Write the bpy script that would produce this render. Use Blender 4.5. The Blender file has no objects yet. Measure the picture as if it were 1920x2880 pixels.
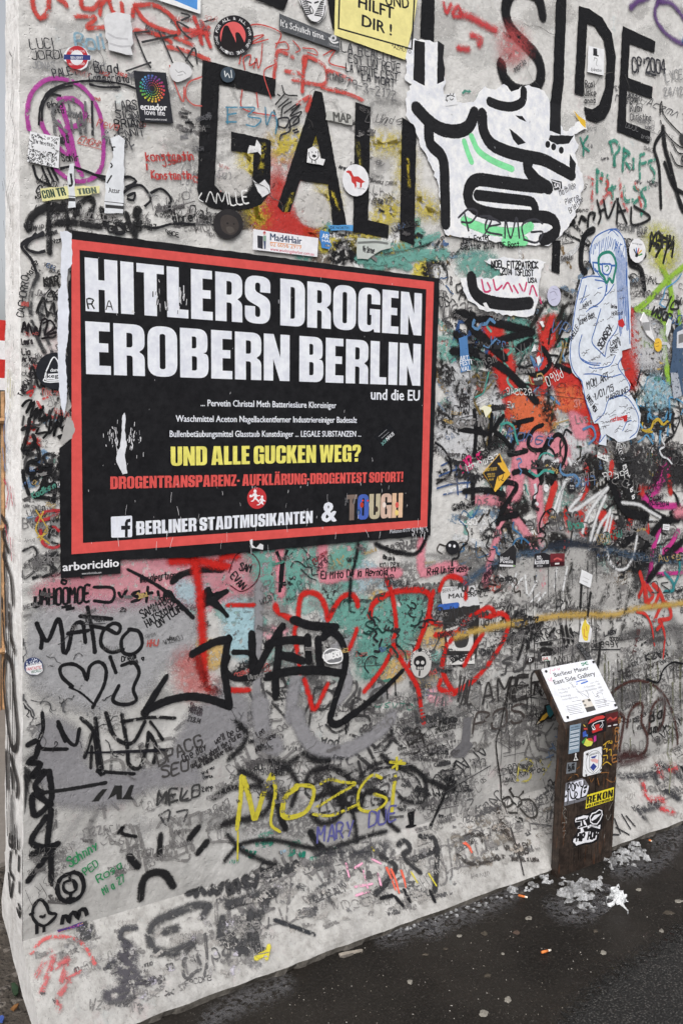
import bpy, math, random
import numpy as np
from mathutils import Vector, Matrix
from mathutils.geometry import tessellate_polygon
random.seed(7)
sc = bpy.context.scene
COL = sc.collection
# ------------------------------------------------------------------ camera
F = 2600.0                                    # focal length in photo pixels (1920 x 2880)
def _axes():
    v1 = np.array([4650 - 960, 1300 - 1440.0]); yv = 28500.0
    xv = (-F * F - v1[1] * yv) / v1[0]
    ex = np.array([v1[0], v1[1], F]); ex /= np.linalg.norm(ex)
    ez = -np.array([xv, yv, F]); ez /= np.linalg.norm(ez)
    ey = np.cross(ez, ex)
    return np.stack([ex, ey, ez], 1)
R = _axes()
CAM = np.array([-0.668, -2.308, 1.56])
cd = bpy.data.cameras.new('camera'); cam = bpy.data.objects.new('camera', cd); COL.objects.link(cam)
cd.sensor_fit = 'VERTICAL'; cd.sensor_height = 36.0; cd.lens = 36.0 * F / 2880.0
cd.clip_start = 0.05; cd.clip_end = 600.0
M4 = Matrix.Identity(4)
for i, row in enumerate((R[0], -R[1], -R[2])):
    for j in range(3): M4[j][i] = row[j]
for j in range(3): M4[j][3] = CAM[j]
cam.matrix_world = M4
sc.camera = cam
# ------------------------------------------------------------------ sky, sun, exposure (overcast winter day)
w = bpy.data.worlds.new('World'); sc.world = w; w.use_nodes = True
nt = w.node_tree
sky = nt.nodes.new('ShaderNodeTexSky'); sky.sky_type = 'NISHITA'; sky.sun_disc = False
SUN_EL, SUN_ROT = math.radians(46), math.radians(224)
sky.sun_elevation = SUN_EL; sky.sun_rotation = SUN_ROT
sky.air_density = 1.0; sky.dust_density = 6.0; sky.ozone_density = 1.0
hs = nt.nodes.new('ShaderNodeHueSaturation'); hs.inputs['Saturation'].default_value = 0.22
bg = nt.nodes['Background']; bg.inputs['Strength'].default_value = 0.15
nt.links.new(sky.outputs[0], hs.inputs['Color']); nt.links.new(hs.outputs[0], bg.inputs[0])
sd = bpy.data.lights.new('sun', 'SUN'); sd.energy = 0.7; sd.angle = math.radians(35); sd.color = (1.0, 0.985, 0.96)
so = bpy.data.objects.new('sun', sd); COL.objects.link(so)
sdir = Vector((math.sin(SUN_ROT) * math.cos(SUN_EL), math.cos(SUN_ROT) * math.cos(SUN_EL), math.sin(SUN_EL)))
so.rotation_euler = (-sdir).to_track_quat('-Z', 'Y').to_euler(); so.location = (0, -6, 8)
sc.view_settings.view_transform = 'Standard'; sc.view_settings.look = 'None'
sc.view_settings.exposure = 0.27; sc.view_settings.gamma = 1.0
sc.cycles.transparent_max_bounces = 48
sc.cycles.max_bounces = 6; sc.cycles.diffuse_bounces = 3
# ------------------------------------------------------------------ pixel -> place
KT = 640 / 1568.0
TILES = dict(A=(0, 0, KT), B=(640, 0, KT), C=(1280, 0, KT), D=(0, 640, KT), E=(640, 640, KT), F=(1280, 640, KT),
             G=(0, 1300, KT), H=(640, 1300, KT), I=(1280, 1300, KT), J=(0, 2000, 780 / 1568.0), K=(640, 1980, KT),
             L=(1280, 1800, KT), Z=(0, 0, 1920 / 1568.0), X=(0, 0, 1.0), N=(1100, 2250, 820 / 1568.0),
             S=(400, 1600, 800 / 896.0), R=(1400, 1280, 520 / 896.0), M=(1200, 880, 520 / 896.0), V=(1500, 1840, 300 / 1568.0), W=(1540, 2080, 240 / 1568.0), P=(0, 0, 120 / 196.0), Q=(0, 1440, 160 / 261.0))
def T(t, s):
    ox, oy, k = TILES[t]
    v = [float(a) for a in s.split()] if isinstance(s, str) else list(s)
    return [(ox + v[i] * k, oy + v[i + 1] * k) for i in range(0, len(v) - 1, 2)]
def ray(p): return R.T @ np.array([(p[0] - 960) / F, (p[1] - 1440) / F, 1.0])
LIFT = [0.0008]                                 # height of the newest layer above the concrete
ZL, AY, AZ = 0.222, -0.180, 0.027              # ledge height, foot of the sloping apron
AL = math.hypot(AY, ZL - AZ)
ADY, ADZ = AY / AL, (AZ - ZL) / AL              # down-slope direction
AN = np.array([0, ADZ, -ADY])                   # outward normal of the apron
if AN[2] < 0: AN = -AN
def wall_uv(p):
    r = ray(p); t = (-LIFT[0] - CAM[1]) / r[1]; q = CAM + t * r
    if q[2] >= ZL: return (max(q[0], 0.003), q[2])
    P0 = np.array([0, 0, ZL]) + AN * LIFT[0]; t = AN @ (P0 - CAM) / (AN @ r); q = CAM + t * r
    s = (ZL - q[2]) / -ADZ
    return (max(q[0], 0.003), ZL - min(s, AL - 0.002))
def wall_p(u, v, l):
    if v >= ZL: return (u, -l, v)
    s = ZL - v
    return (u, ADY * s + AN[1] * l, ZL + ADZ * s + AN[2] * l)
def end_uv(p):
    r = ray(p); t = -CAM[0] / r[0]; q = CAM + t * r
    return (min(max(q[1], 0.004), 0.17), q[2])
def end_p(u, v, l): return (-l, u, v)
def gnd_uv(p):
    r = ray(p); t = -CAM[2] / r[2]; q = CAM + t * r
    return (q[0], q[1])
def gnd_p(u, v, l): return (u, v, l)
class Plane:                                    # any other flat face: origin o, axes a, b
    def __init__(s, o, a, b):
        s.o, s.a, s.b = np.array(o, float), np.array(a, float), np.array(b, float); s.n = np.cross(s.a, s.b); s.n /= np.linalg.norm(s.n)
    def uv(s, p):
        r = ray(p); t = s.n @ (s.o - CAM) / (s.n @ r); q = CAM + t * r - s.o
        return (q @ s.a, q @ s.b)
    def p(s, u, v, l): return tuple(s.o + s.a * u + s.b * v + s.n * l)
WALL = (wall_uv, wall_p); END = (end_uv, end_p); GND = (gnd_uv, gnd_p)
def mpp(surf, p):                               # metres per photo pixel there
    q = np.array(surf[1](*surf[0](p), 0)) - CAM
    return float((R @ q)[2]) / F
def nl(d=2e-6):
    LIFT[0] += d; return LIFT[0]
# ------------------------------------------------------------------ materials
def lin(c):
    return tuple(((x / 255.0) / 12.92 if x <= 10 else ((x / 255.0 + 0.055) / 1.055) ** 2.4) for x in c)
def N(nt, typ, **kw):
    n = nt.nodes.new(typ)
    for k, v in kw.items():
        if k in n.inputs.keys() if isinstance(k, str) else False: n.inputs[k].default_value = v
        else: setattr(n, k, v)
    return n
def noise(nt, vec, scale, detail=3, rough=0.55):
    n = nt.nodes.new('ShaderNodeTexNoise'); n.inputs['Scale'].default_value = scale
    n.inputs['Detail'].default_value = detail; n.inputs['Roughness'].default_value = rough
    nt.links.new(vec, n.inputs['Vector']); return n.outputs['Fac']
def mrange(nt, val, a, b, c=0.0, d=1.0, smooth=True):
    n = nt.nodes.new('ShaderNodeMapRange'); n.interpolation_type = 'SMOOTHSTEP' if smooth else 'LINEAR'
    nt.links.new(val, n.inputs['Value'])
    for i, x in zip(('From Min', 'From Max', 'To Min', 'To Max'), (a, b, c, d)): n.inputs[i].default_value = x
    return n.outputs['Result']
def mth(nt, op, a, b):
    n = nt.nodes.new('ShaderNodeMath'); n.operation = op
    for i, x in enumerate((a, b)):
        if isinstance(x, (int, float)): n.inputs[i].default_value = x
        else: nt.links.new(x, n.inputs[i])
    return n.outputs[0]
def mix(nt, fac, a, b, mode='MIX'):
    n = nt.nodes.new('ShaderNodeMix'); n.data_type = 'RGBA'; n.blend_type = mode
    for i, x in ((0, fac), (6, a), (7, b)):
        if isinstance(x, (int, float)): n.inputs[i].default_value = x
        elif isinstance(x, tuple): n.inputs[i].default_value = (*x[:3], 1)
        else: nt.links.new(x, n.inputs[i])
    return n.outputs[2]
def pos(nt, scale=None):
    g = nt.nodes.new('ShaderNodeNewGeometry')
    if scale is None: return g.outputs['Position']
    m = nt.nodes.new('ShaderNodeMapping'); m.inputs['Scale'].default_value = scale
    nt.links.new(g.outputs['Position'], m.inputs['Vector']); return m.outputs[0]
def base_mat(name):
    m = bpy.data.materials.new(name); m.use_nodes = True
    return m, m.node_tree, m.node_tree.nodes['Principled BSDF']
def set_in(nt, b, name, v):
    if isinstance(v, (int, float)): b.inputs[name].default_value = v
    elif isinstance(v, tuple): b.inputs[name].default_value = (*v[:3], 1)
    else: nt.links.new(v, b.inputs[name])
def bump(nt, b, h, dist, strength=1.0):
    n = nt.nodes.new('ShaderNodeBump'); n.inputs['Distance'].default_value = dist; n.inputs['Strength'].default_value = strength
    nt.links.new(h, n.inputs['Height']); nt.links.new(n.outputs[0], b.inputs['Normal'])
_relief = []
def relief(nt):                                 # the concrete's roughness: one world-space field shared by wall and paint
    if not _relief:
        g = bpy.data.node_groups.new('concrete_relief', 'ShaderNodeTree')
        g.interface.new_socket('Height', in_out='OUTPUT', socket_type='NodeSocketFloat')
        p = pos(g); a = noise(g, p, 55, 4, 0.6); c = noise(g, p, 11, 2, 0.5)
        pit = mrange(g, noise(g, p, 95, 2, 0.5), 0.30, 0.40)
        h = mth(g, 'ADD', mth(g, 'ADD', mth(g, 'MULTIPLY', a, 0.8), mth(g, 'MULTIPLY', c, 1.6)), mth(g, 'MULTIPLY', pit, 0.25))
        o = g.nodes.new('NodeGroupOutput'); g.links.new(h, o.inputs[0]); _relief.append(g)
    n = nt.nodes.new('ShaderNodeGroup'); n.node_tree = _relief[0]; return n.outputs[0]
_pm = {}
def paint(col, soft=0.25, wear=0.25, op=1.0, rough=0.55, seed=0, streak=False):
    """spray or marker paint lying on the concrete: feathered, speckled edge and worn pits"""
    k = (col, soft, wear, op, rough, seed, streak)
    if k in _pm: return _pm[k]
    m, nt, b = base_mat('wall_paint'); p = pos(nt)
    l = lin(col)
    v = noise(nt, p, 70, 4, 0.65)
    set_in(nt, b, 'Base Color', mix(nt, v, tuple(x * 0.72 for x in l), tuple(min(0.9, x * 1.22 + 0.006) for x in l)))
    b.inputs['Roughness'].default_value = rough; b.inputs['Specular IOR Level'].default_value = 0.14
    at = nt.nodes.new('ShaderNodeAttribute'); at.attribute_name = 'edge'
    if soft or wear or op < 1:
        g = noise(nt, p, 330, 2, 0.7)
        d = mth(nt, 'ADD', at.outputs['Fac'], mth(nt, 'MULTIPLY', mth(nt, 'SUBTRACT', g, 0.5), 0.25 + 1.6 * soft))
        al = mrange(nt, d, max(0.02, 0.98 - soft * 1.3), 1.0, 1.0, 0.0)
        if wear:
            t = 0.27 + 0.36 * wear
            al = mth(nt, 'MULTIPLY', al, mrange(nt, noise(nt, p, 62 + 7 * seed, 7, 0.72), t - 0.035, t + 0.05))
        if streak:                                # dry-brush streaks that follow the stroke
            sa = nt.nodes.new('ShaderNodeAttribute'); sa.attribute_name = 'stroke'
            sm = nt.nodes.new('ShaderNodeMapping'); sm.inputs['Scale'].default_value = (9, 150, 1); nt.links.new(sa.outputs['Vector'], sm.inputs['Vector'])
            ts = 0.24 + 0.30 * wear
            al = mth(nt, 'MULTIPLY', al, mrange(nt, noise(nt, sm.outputs[0], 1.0, 3, 0.6), ts - 0.10, ts + 0.08, 0.12, 1.0))
        if op < 1: al = mth(nt, 'MULTIPLY', al, op)
        set_in(nt, b, 'Alpha', al)
    bump(nt, b, relief(nt), 0.006, 0.55)
    _pm[k] = m; return m
_fm = {}
def flat(col, rough=0.5, wrinkle=0.35, var=0.10, metal=0.0, wear=0.0):
    """print on paper, vinyl or enamel"""
    k = (col, rough, wrinkle, var, metal, wear)
    if k in _fm: return _fm[k]
    m, nt, b = base_mat('printed_sheet'); p = pos(nt); l = lin(col)
    v = noise(nt, p, 38, 6, 0.7)
    set_in(nt, b, 'Base Color', mix(nt, mrange(nt, v, 0.3, 0.7), tuple(x * (1 - var) for x in l), tuple(min(0.88, x * (1 + var) + 0.004) for x in l)))
    b.inputs['Roughness'].default_value = rough; b.inputs['Metallic'].default_value = metal; b.inputs['Specular IOR Level'].default_value = 0.16
    if wear:
        t = 0.27 + 0.36 * wear
        set_in(nt, b, 'Alpha', mrange(nt, noise(nt, p, 85, 6, 0.7), t - 0.03, t + 0.04))
    if wrinkle:
        a = noise(nt, pos(nt, (11, 11, 7)), 1.0, 5, 0.55); c = noise(nt, p, 48, 3, 0.6)
        bump(nt, b, mth(nt, 'ADD', a, mth(nt, 'MULTIPLY', c, 0.25)), 0.006, wrinkle * .8)
    _fm[k] = m; return m
# ------------------------------------------------------------------ mesh building
class MB:
    def __init__(s): s.v, s.f, s.e, s.mi, s.mats, s.st = [], [], [], [], [], []
    def mat(s, m):
        if m not in s.mats: s.mats.append(m)
        return s.mats.index(m)
    def add(s, vs, fs, m, es=None, st=None):
        o = len(s.v); s.v += [tuple(map(float, x)) for x in vs]; s.e += list(es) if es is not None else [0.0] * len(vs)
        s.st += st if st is not None else [(0.0, 0.0, 0.0)] * len(vs)
        k = s.mat(m)
        for f in fs: s.f.append([o + i for i in f]); s.mi.append(k)
    def build(s, name, parent=None, smooth=False, at=None):
        me = bpy.data.meshes.new(name)
        a = np.array(s.v, dtype=float)
        c = np.array(at, float) if at is not None else (a.min(0) + a.max(0)) / 2
        me.from_pydata((a - c).tolist(), [], s.f)
        for m in s.mats: me.materials.append(m)
        me.polygons.foreach_set('material_index', s.mi)
        if any(s.e):
            at_ = me.attributes.new('edge', 'FLOAT', 'POINT'); at_.data.foreach_set('value', s.e)
        if any(q[2] for q in s.st):
            a_ = me.attributes.new('stroke', 'FLOAT_VECTOR', 'POINT'); a_.data.foreach_set('vector', [x for q in s.st for x in q])
        if smooth: me.polygons.foreach_set('use_smooth', [True] * len(me.polygons))
        me.update()
        o = bpy.data.objects.new(name, me); COL.objects.link(o)
        place(o, c, parent); return o
WORLD = {}
def place(o, c, parent):
    WORLD[o.name] = np.array(c, float)
    if parent is not None:
        o.parent = parent; o.location = Vector((np.array(c) - WORLD[parent.name]).tolist())
    else: o.location = Vector([float(x) for x in c])
def empty(name, loc):
    o = bpy.data.objects.new(name, None); o.empty_display_size = 0.1; COL.objects.link(o); place(o, loc, None); return o
def tag(o, label=None, cat=None, group=None, kind=None):
    for k, v in (('label', label), ('category', cat), ('group', group), ('kind', kind)):
        if v: o[k] = v
    return o
def catmull(P, step):
    P = [np.array(p, float) for p in P]
    if len(P) == 2:
        n = max(1, int(np.linalg.norm(P[1] - P[0]) / (step * 2))); return [P[0] + (P[1] - P[0]) * i / n for i in range(n + 1)]
    Q = [2 * P[0] - P[1]] + P + [2 * P[-1] - P[-2]]; out = []
    for i in range(1, len(Q) - 2):
        a, b, c, d = Q[i - 1:i + 3]; n = max(2, int(np.linalg.norm(c - b) / step))
        for k in range(n):
            t = k / n
            out.append(0.5 * ((2 * b) + (c - a) * t + (2 * a - 5 * b + 4 * c - d) * t * t + (3 * b - a - 3 * c + d) * t ** 3))
    out.append(P[-1]); return out
def ribbon(mb, surf, px, w, m, smooth=True, taper=None, jit=0.0, lift=None):
    """one stroke of a brush, marker or can; px in photo pixels, w in photo pixels"""
    mid = px[len(px) // 2]; wm = w * mpp(surf, mid) * 1.06; h = wm / 2
    uv = [surf[0](p) for p in px]
    C = catmull(uv, max(h * 0.7, 0.006)) if smooth else [np.array(a) for i in range(len(uv) - 1) for a in catmull(uv[i:i + 2], max(h, 0.02))[:-1]] + [np.array(uv[-1])]
    keep = [C[0]]
    for c in C[1:]:
        if np.linalg.norm(c - keep[-1]) > 1e-5: keep.append(c)
    C = keep
    if len(C) < 2: return
    lf = nl() if lift is None else lift; n = len(C); vs, es, fs = [], [], []
    tg = [C[min(i + 1, n - 1)] - C[max(i - 1, 0)] for i in range(n)]
    tg = [t / (np.linalg.norm(t) + 1e-12) for t in tg]
    rows = []; sid = random.uniform(1, 90); run = 0.0; sts = []
    for ang in (-90, -60, -30):
        rows.append((C[0] + tg[0] * h * math.sin(math.radians(ang)), tg[0], math.cos(math.radians(ang)), -math.sin(math.radians(ang))))
    for i in range(n): rows.append((C[i], tg[i], 1.0, 0.0))
    for ang in (30, 60, 90):
        rows.append((C[-1] + tg[-1] * h * math.sin(math.radians(ang)), tg[-1], math.cos(math.radians(ang)), math.sin(math.radians(ang))))
    nr = len(rows)
    for k, (c, t, ws, ce) in enumerate(rows):
        f = k / (nr - 1); ww = h * max(ws, 0.02)
        if taper: ww *= taper[0] + (taper[1] - taper[0]) * f
        if jit: ww *= 1 + random.uniform(-jit, jit)
        nn = np.array([-t[1], t[0]]); l = lf + 1.5e-6 * f
        if k: run += float(np.linalg.norm(c - rows[k - 1][0]))
        for sgn in (-1, 0, 1):
            q = c + nn * ww * sgn; sts.append((run, h * sgn, sid))
            vs.append(surf[1](q[0], q[1], l)); es.append(1.0 if sgn else min(1.0, ce))
        if k:
            o = 3 * k; fs += [(o - 3, o - 2, o + 1, o), (o - 2, o - 1, o + 2, o + 1)]
    mb.add(vs, fs, m, es, sts)
def resample(px, step=None, jit=0.0, closed=True):
    out = []
    n = len(px)
    for i in range(n if closed else n - 1):
        a, b = np.array(px[i], float), np.array(px[(i + 1) % n], float)
        d = np.linalg.norm(b - a); k = max(1, int(d / step)) if step else 1
        for j in range(k):
            p = a + (b - a) * j / k
            if jit and not (j == 0 and False): p = p + np.array([random.uniform(-jit, jit), random.uniform(-jit, jit)])
            out.append(tuple(p))
    return out
def smooth_closed(px, n=6):
    P = [np.array(p, float) for p in px]; k = len(P); out = []
    for i in range(k):
        a, b, c, d = P[i - 1], P[i], P[(i + 1) % k], P[(i + 2) % k]
        for j in range(n):
            t = j / n
            out.append(tuple(0.5 * ((2 * b) + (c - a) * t + (2 * a - 5 * b + 4 * c - d) * t * t + (3 * b - a - 3 * c + d) * t ** 3)))
    return out
def fill(mb, surf, loops, m, lift=None, uvs=False, skirt=0.0):
    """flat filled outline (first loop) with holes"""
    L = [[(p if uvs else surf[0](p)) for p in lp] for lp in loops]
    lf = nl() if lift is None else lift
    tri = tessellate_polygon([[Vector((a[0], a[1], 0)) for a in lp] for lp in L])
    fl = [a for lp in L for a in lp]
    fs = []
    for t in tri:
        a, b, c = (fl[i] for i in t)
        cr = (b[0] - a[0]) * (c[1] - a[1]) - (b[1] - a[1]) * (c[0] - a[0])
        if abs(cr) < 1e-14: continue
        fs.append(t if cr > 0 else (t[0], t[2], t[1]))
    mb.add([surf[1](a[0], a[1], lf) for a in fl], fs, m)
    if skirt:
        for lp in L:
            k = len(lp); vs = [surf[1](a[0], a[1], lf) for a in lp] + [surf[1](a[0], a[1], max(0.0001, lf - skirt)) for a in lp]
            mb.add(vs, [(i, (i + 1) % k, k + (i + 1) % k, k + i) for i in range(k)], m)
def soft_fill(mb, surf, px, feather, m, lift=None, smooth=True):
    """a cloud of spray or a rolled patch: solid inside, fading out over the feather (photo pixels)"""
    P = smooth_closed(px, 5) if smooth else resample(px, 25)
    A = np.array(P); k = len(A)
    area = 0.5 * sum(A[i][0] * A[(i + 1) % k][1] - A[(i + 1) % k][0] * A[i][1] for i in range(k))
    t = np.roll(A, -1, 0) - np.roll(A, 1, 0); t /= (np.linalg.norm(t, axis=1)[:, None] + 1e-9)
    nn = np.stack([t[:, 1], -t[:, 0]], 1) * (1 if area > 0 else -1)
    inn, out = A - nn * feather * 0.35, A + nn * feather * 0.65
    lf = nl() if lift is None else lift
    iu = [surf[0](p) for p in inn]; ou = [surf[0](p) for p in out]
    tri = tessellate_polygon([[Vector((a[0], a[1], 0)) for a in iu]])
    fs = []
    for q in tri:
        a, b, c = (iu[i] for i in q); cr = (b[0] - a[0]) * (c[1] - a[1]) - (b[1] - a[1]) * (c[0] - a[0])
        if abs(cr) > 1e-14: fs.append(q if cr > 0 else (q[0], q[2], q[1]))
    vs = [surf[1](a[0], a[1], lf) for a in iu] + [surf[1](a[0], a[1], lf) for a in ou]
    fs += [(i, (i + 1) % k, k + (i + 1) % k, k + i) for i in range(k)]
    mb.add(vs, fs, m, [0.0] * k + [1.0] * k)
def circle(c, rx, ry=None, n=40, rot=0.0):
    ry = rx if ry is None else ry; cr, sr = math.cos(rot), math.sin(rot)
    return [(c[0] + rx * math.cos(a) * cr - ry * math.sin(a) * sr, c[1] + rx * math.cos(a) * sr + ry * math.sin(a) * cr) for a in (2 * math.pi * i / n for i in range(n))]
def rounded(px, r, n=4):
    out = []; k = len(px)
    for i in range(k):
        a, b, c = (np.array(px[j % k], float) for j in (i - 1, i, i + 1))
        u, v = a - b, c - b; lu, lv = np.linalg.norm(u), np.linalg.norm(v); q = min(r, lu * 0.45, lv * 0.45)
        p0, p1 = b + u / lu * q, b + v / lv * q
        for j in range(n + 1):
            t = j / n; out.append(tuple((1 - t) ** 2 * p0 + 2 * t * (1 - t) * b + t * t * p1))
    return out
# ------------------------------------------------------------------ lettering
def frame_on(surf, A, B, h):
    """text frame: origin, along and up vectors in the surface's own metres. A, B baseline ends and h cap height, photo pixels"""
    a, b = np.array(surf[0](A)), np.array(surf[0](B)); L = np.linalg.norm(b - a); x = (b - a) / L
    up = np.array([-x[1], x[0]]); hm = h * mpp(surf, A)
    return a, x, up, L, hm
_glyph = {}
def type_mesh(body, bold):
    k = (body, bold)
    if k not in _glyph:
        cu = bpy.data.curves.new('type', 'FONT'); cu.body = body; cu.size = 1; cu.offset = bold; cu.resolution_u = 2
        o = bpy.data.objects.new('type', cu); me = o.to_mesh()
        v = np.array([x.co[:2] for x in me.vertices]); f = [tuple(p.vertices) for p in me.polygons]
        o.to_mesh_clear(); bpy.data.objects.remove(o); bpy.data.curves.remove(cu)
        _glyph[k] = (v, f)
    return _glyph[k]
CAPH = None
def typed(mb, surf, body, A, B, h, m, bold=0.0, lift=None, slant=0.0):
    global CAPH
    if CAPH is None: CAPH = float(type_mesh('H', 0.0)[0][:, 1].max())
    v, f = type_mesh(body, 0.0)
    a, x, up, L, hm = frame_on(surf, A, B, h)
    x0, x1 = v[:, 0].min(), v[:, 0].max(); sx = L / (x1 - x0); sy = hm / CAPH
    lf = nl() if lift is None else lift; bm = bold * 1.25 * max(sx, sy * .6)
    for ox, oy in ([(0, 0)] if bold < .005 else [(-bm, 0), (bm, 0), (0, bm * .5), (0, -bm * .5)]):
        vs = []
        for q in v:
            p = a + x * ((q[0] - x0) * sx + slant * q[1] * sy + ox) + up * (q[1] * sy + oy); vs.append(surf[1](p[0], p[1], lf))
        mb.add(vs, f, m); lf = lf + 1e-6 if lift is not None else nl(1e-6)
# heavy condensed capitals: contours of (x, y, corner radius), cap height 1
S_ = .235
HEAVY = {
 'H': [[(0,0),(0,1),(S_,1),(S_,.6),(.345,.6),(.345,1),(.58,1),(.58,0),(.345,0),(.345,.42),(S_,.42),(S_,0)]],
 'I': [[(0,0),(0,1),(.24,1),(.24,0)]], 'T': [[(.14,0),(.14,.83),(0,.83),(0,1),(.52,1),(.52,.83),(.38,.83),(.38,0)]],
 'L': [[(0,0),(0,1),(S_,1),(S_,.17),(.42,.17),(.42,0)]],
 'E': [[(0,0),(0,1),(.43,1),(.43,.83),(S_,.83),(S_,.6),(.4,.6),(.4,.43),(S_,.43),(S_,.17),(.44,.17),(.44,0)]],
 'F': [[(0,0),(0,1),(.43,1),(.43,.83),(S_,.83),(S_,.59),(.4,.59),(.4,.42),(S_,.42),(S_,0)]],
 'R': [[(0,0),(0,1),(.57,1,.2),(.57,.55,.1),(.46,.47,.03),(.57,.4,.1),(.57,0),(.345,0),(.345,.39,.06),(S_,.39),(S_,0)],[(S_,.55),(S_,.83),(.345,.83,.06),(.345,.55,.06)]],
 'S': [[(.335,.665),(.56,.665),(.56,1,.24),(0,1,.24),(0,.50,.14),(.335,.34,.06),(.335,.14,.07),(.225,.14,.06),(.225,.36),(0,.36),(0,0,.24),(.56,0,.24),(.56,.53,.14),(.225,.68,.06),(.225,.86,.06),(.335,.86,.06)]],
 'D': [[(0,0),(0,1),(.57,1,.22),(.57,0,.22)],[(S_,.16),(S_,.84),(.335,.84,.06),(.335,.16,.06)]],
 'O': [[(0,0,.25),(0,1,.25),(.57,1,.25),(.57,0,.25)],[(.23,.15,.05),(.23,.85,.05),(.34,.85,.05),(.34,.15,.05)]],
 'G': [[(0,0,.24),(.30,0,.12),(.40,.08,.03),(.42,0),(.57,0),(.57,.53),(.30,.53),(.30,.39),(.34,.39),(.34,.15,.06),(.23,.15,.05),(.23,.86,.05),(.34,.86,.05),(.34,.64),(.57,.64),(.57,1,.24),(0,1,.24)]],
 'N': [[(0,0),(0,1),(.22,1),(.37,.5),(.37,1),(.58,1),(.58,0),(.36,0),(.21,.47),(.21,0)]],
 'B': [[(0,0),(0,1),(.55,1,.2),(.55,.54,.13),(.46,.51,.01),(.57,.48,.13),(.57,0,.2)],[(S_,.6),(S_,.84),(.325,.84,.05),(.325,.6,.05)],[(S_,.15),(S_,.44),(.335,.44,.05),(.335,.15,.05)]],
 'U': [[(0,1),(.23,1),(.23,.15,.05),(.34,.15,.05),(.34,1),(.57,1),(.57,0,.24),(0,0,.24)]],
 'A': [[(0,0),(.13,1),(.48,1),(.61,0),(.375,0),(.36,.17),(.245,.17),(.235,0)],[(.26,.33),(.305,.8),(.35,.33)]],
 'K': [[(0,0),(0,1),(.235,1),(.235,.62),(.34,1),(.58,1),(.43,.54),(.59,0),(.35,0),(.235,.4),(.235,0)]],
 'C': [[(.34,.6),(.57,.6),(.57,1,.24),(0,1,.24),(0,0,.24),(.57,0,.24),(.57,.42),(.34,.42),(.34,.15,.05),(.23,.15,.05),(.23,.85,.05),(.34,.85,.05)]],
 'W': [[(.1,0),(0,1),(.22,1),(.265,.42),(.33,1),(.53,1),(.595,.42),(.64,1),(.86,1),(.76,0),(.51,0),(.43,.55),(.35,0)]],
 'P': [[(0,0),(0,1),(.56,1,.2),(.56,.4,.2),(S_,.4),(S_,0)],[(S_,.55),(S_,.84),(.33,.84,.05),(.33,.55,.05)]],
 'M': [[(0,0),(0,1),(.3,1),(.37,.55),(.44,1),(.74,1),(.74,0),(.53,0),(.53,.67),(.43,0),(.31,0),(.21,.67),(.21,0)]],
 'Z': [[(0,0),(0,.15),(.22,.83),(.02,.83),(.02,1),(.46,1),(.46,.87),(.23,.17),(.46,.17),(.46,0)]],
 '-': [[(0,.36),(0,.53),(.24,.53),(.24,.36)]], ' ': [], '!': [[(0,.3),(0,1),(.22,1),(.19,.3)],[(0,0),(0,.2),(.2,.2),(.2,0)]],
 '?': [[(.16,.3),(.16,.44),(.32,.62,.03),(.32,.86,.04),(.24,.86,.04),(.22,.66),(0,.66),(0,1,.22),(.55,1,.22),(.55,.6,.12),(.37,.42),(.37,.3)],[(.16,0),(.16,.2),(.37,.2),(.37,0)]],
 'V': [[(.13,0),(0,1),(.235,1),(.3,.4),(.365,1),(.6,1),(.47,0)]], 'Y': [[(.17,0),(.17,.4),(0,1),(.23,1),(.29,.65),(.35,1),(.58,1),(.41,.4),(.41,0)]],
}
HEAVY['Ä'] = HEAVY['A'] + [[(.1,1.05),(.1,1.2),(.26,1.2),(.26,1.05)], [(.35,1.05),(.35,1.2),(.51,1.2),(.51,1.05)]]
SEPARATE = {'!': 1, '?': 1, 'Ä': 2}
def rc(c):                                       # contour with rounded corners
    out = []; k = len(c)
    for i in range(k):
        p = c[i]
        if len(p) < 3: out.append((p[0], p[1])); continue
        a, b, d = (np.array(c[j % k][:2], float) for j in (i - 1, i, i + 1))
        u, v = a - b, d - b; lu, lv = np.linalg.norm(u), np.linalg.norm(v); q1, q2 = min(p[2], lu * .5), min(p[2], lv * .5)
        p0, p1 = b + u / lu * q1, b + v / lv * q2
        for j in range(7):
            t = j / 6; out.append(tuple((1 - t) ** 2 * p0 + 2 * t * (1 - t) * b + t * t * p1))
    return out
def heavy(mb, surf, text, A, B, h, m, gap=.055, space=.17, lift=None):
    a, x, up, L, hm = frame_on(surf, A, B, h)
    adv = []; X = 0
    for ch in text:
        g = HEAVY[ch]; adv.append(X)
        X += (max(p[0] for c in g for p in c) + gap) if g else space
    X -= gap; sx = L / X; lf = nl() if lift is None else lift
    for i, ch in enumerate(text):
        g = [rc(c) for c in HEAVY[ch]]
        if not g: continue
        mm = m[i % len(m)] if isinstance(m, list) else m
        mp = [[tuple(a + x * ((adv[i] + p[0]) * sx) + up * p[1] * hm) for p in c] for c in g]
        ns = SEPARATE.get(ch, 0)
        main = mp[:len(mp) - ns]
        fill(mb, surf, main, mm, lf, uvs=True)
        for c in mp[len(mp) - ns:]: fill(mb, surf, [c], mm, lf, uvs=True)
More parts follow.
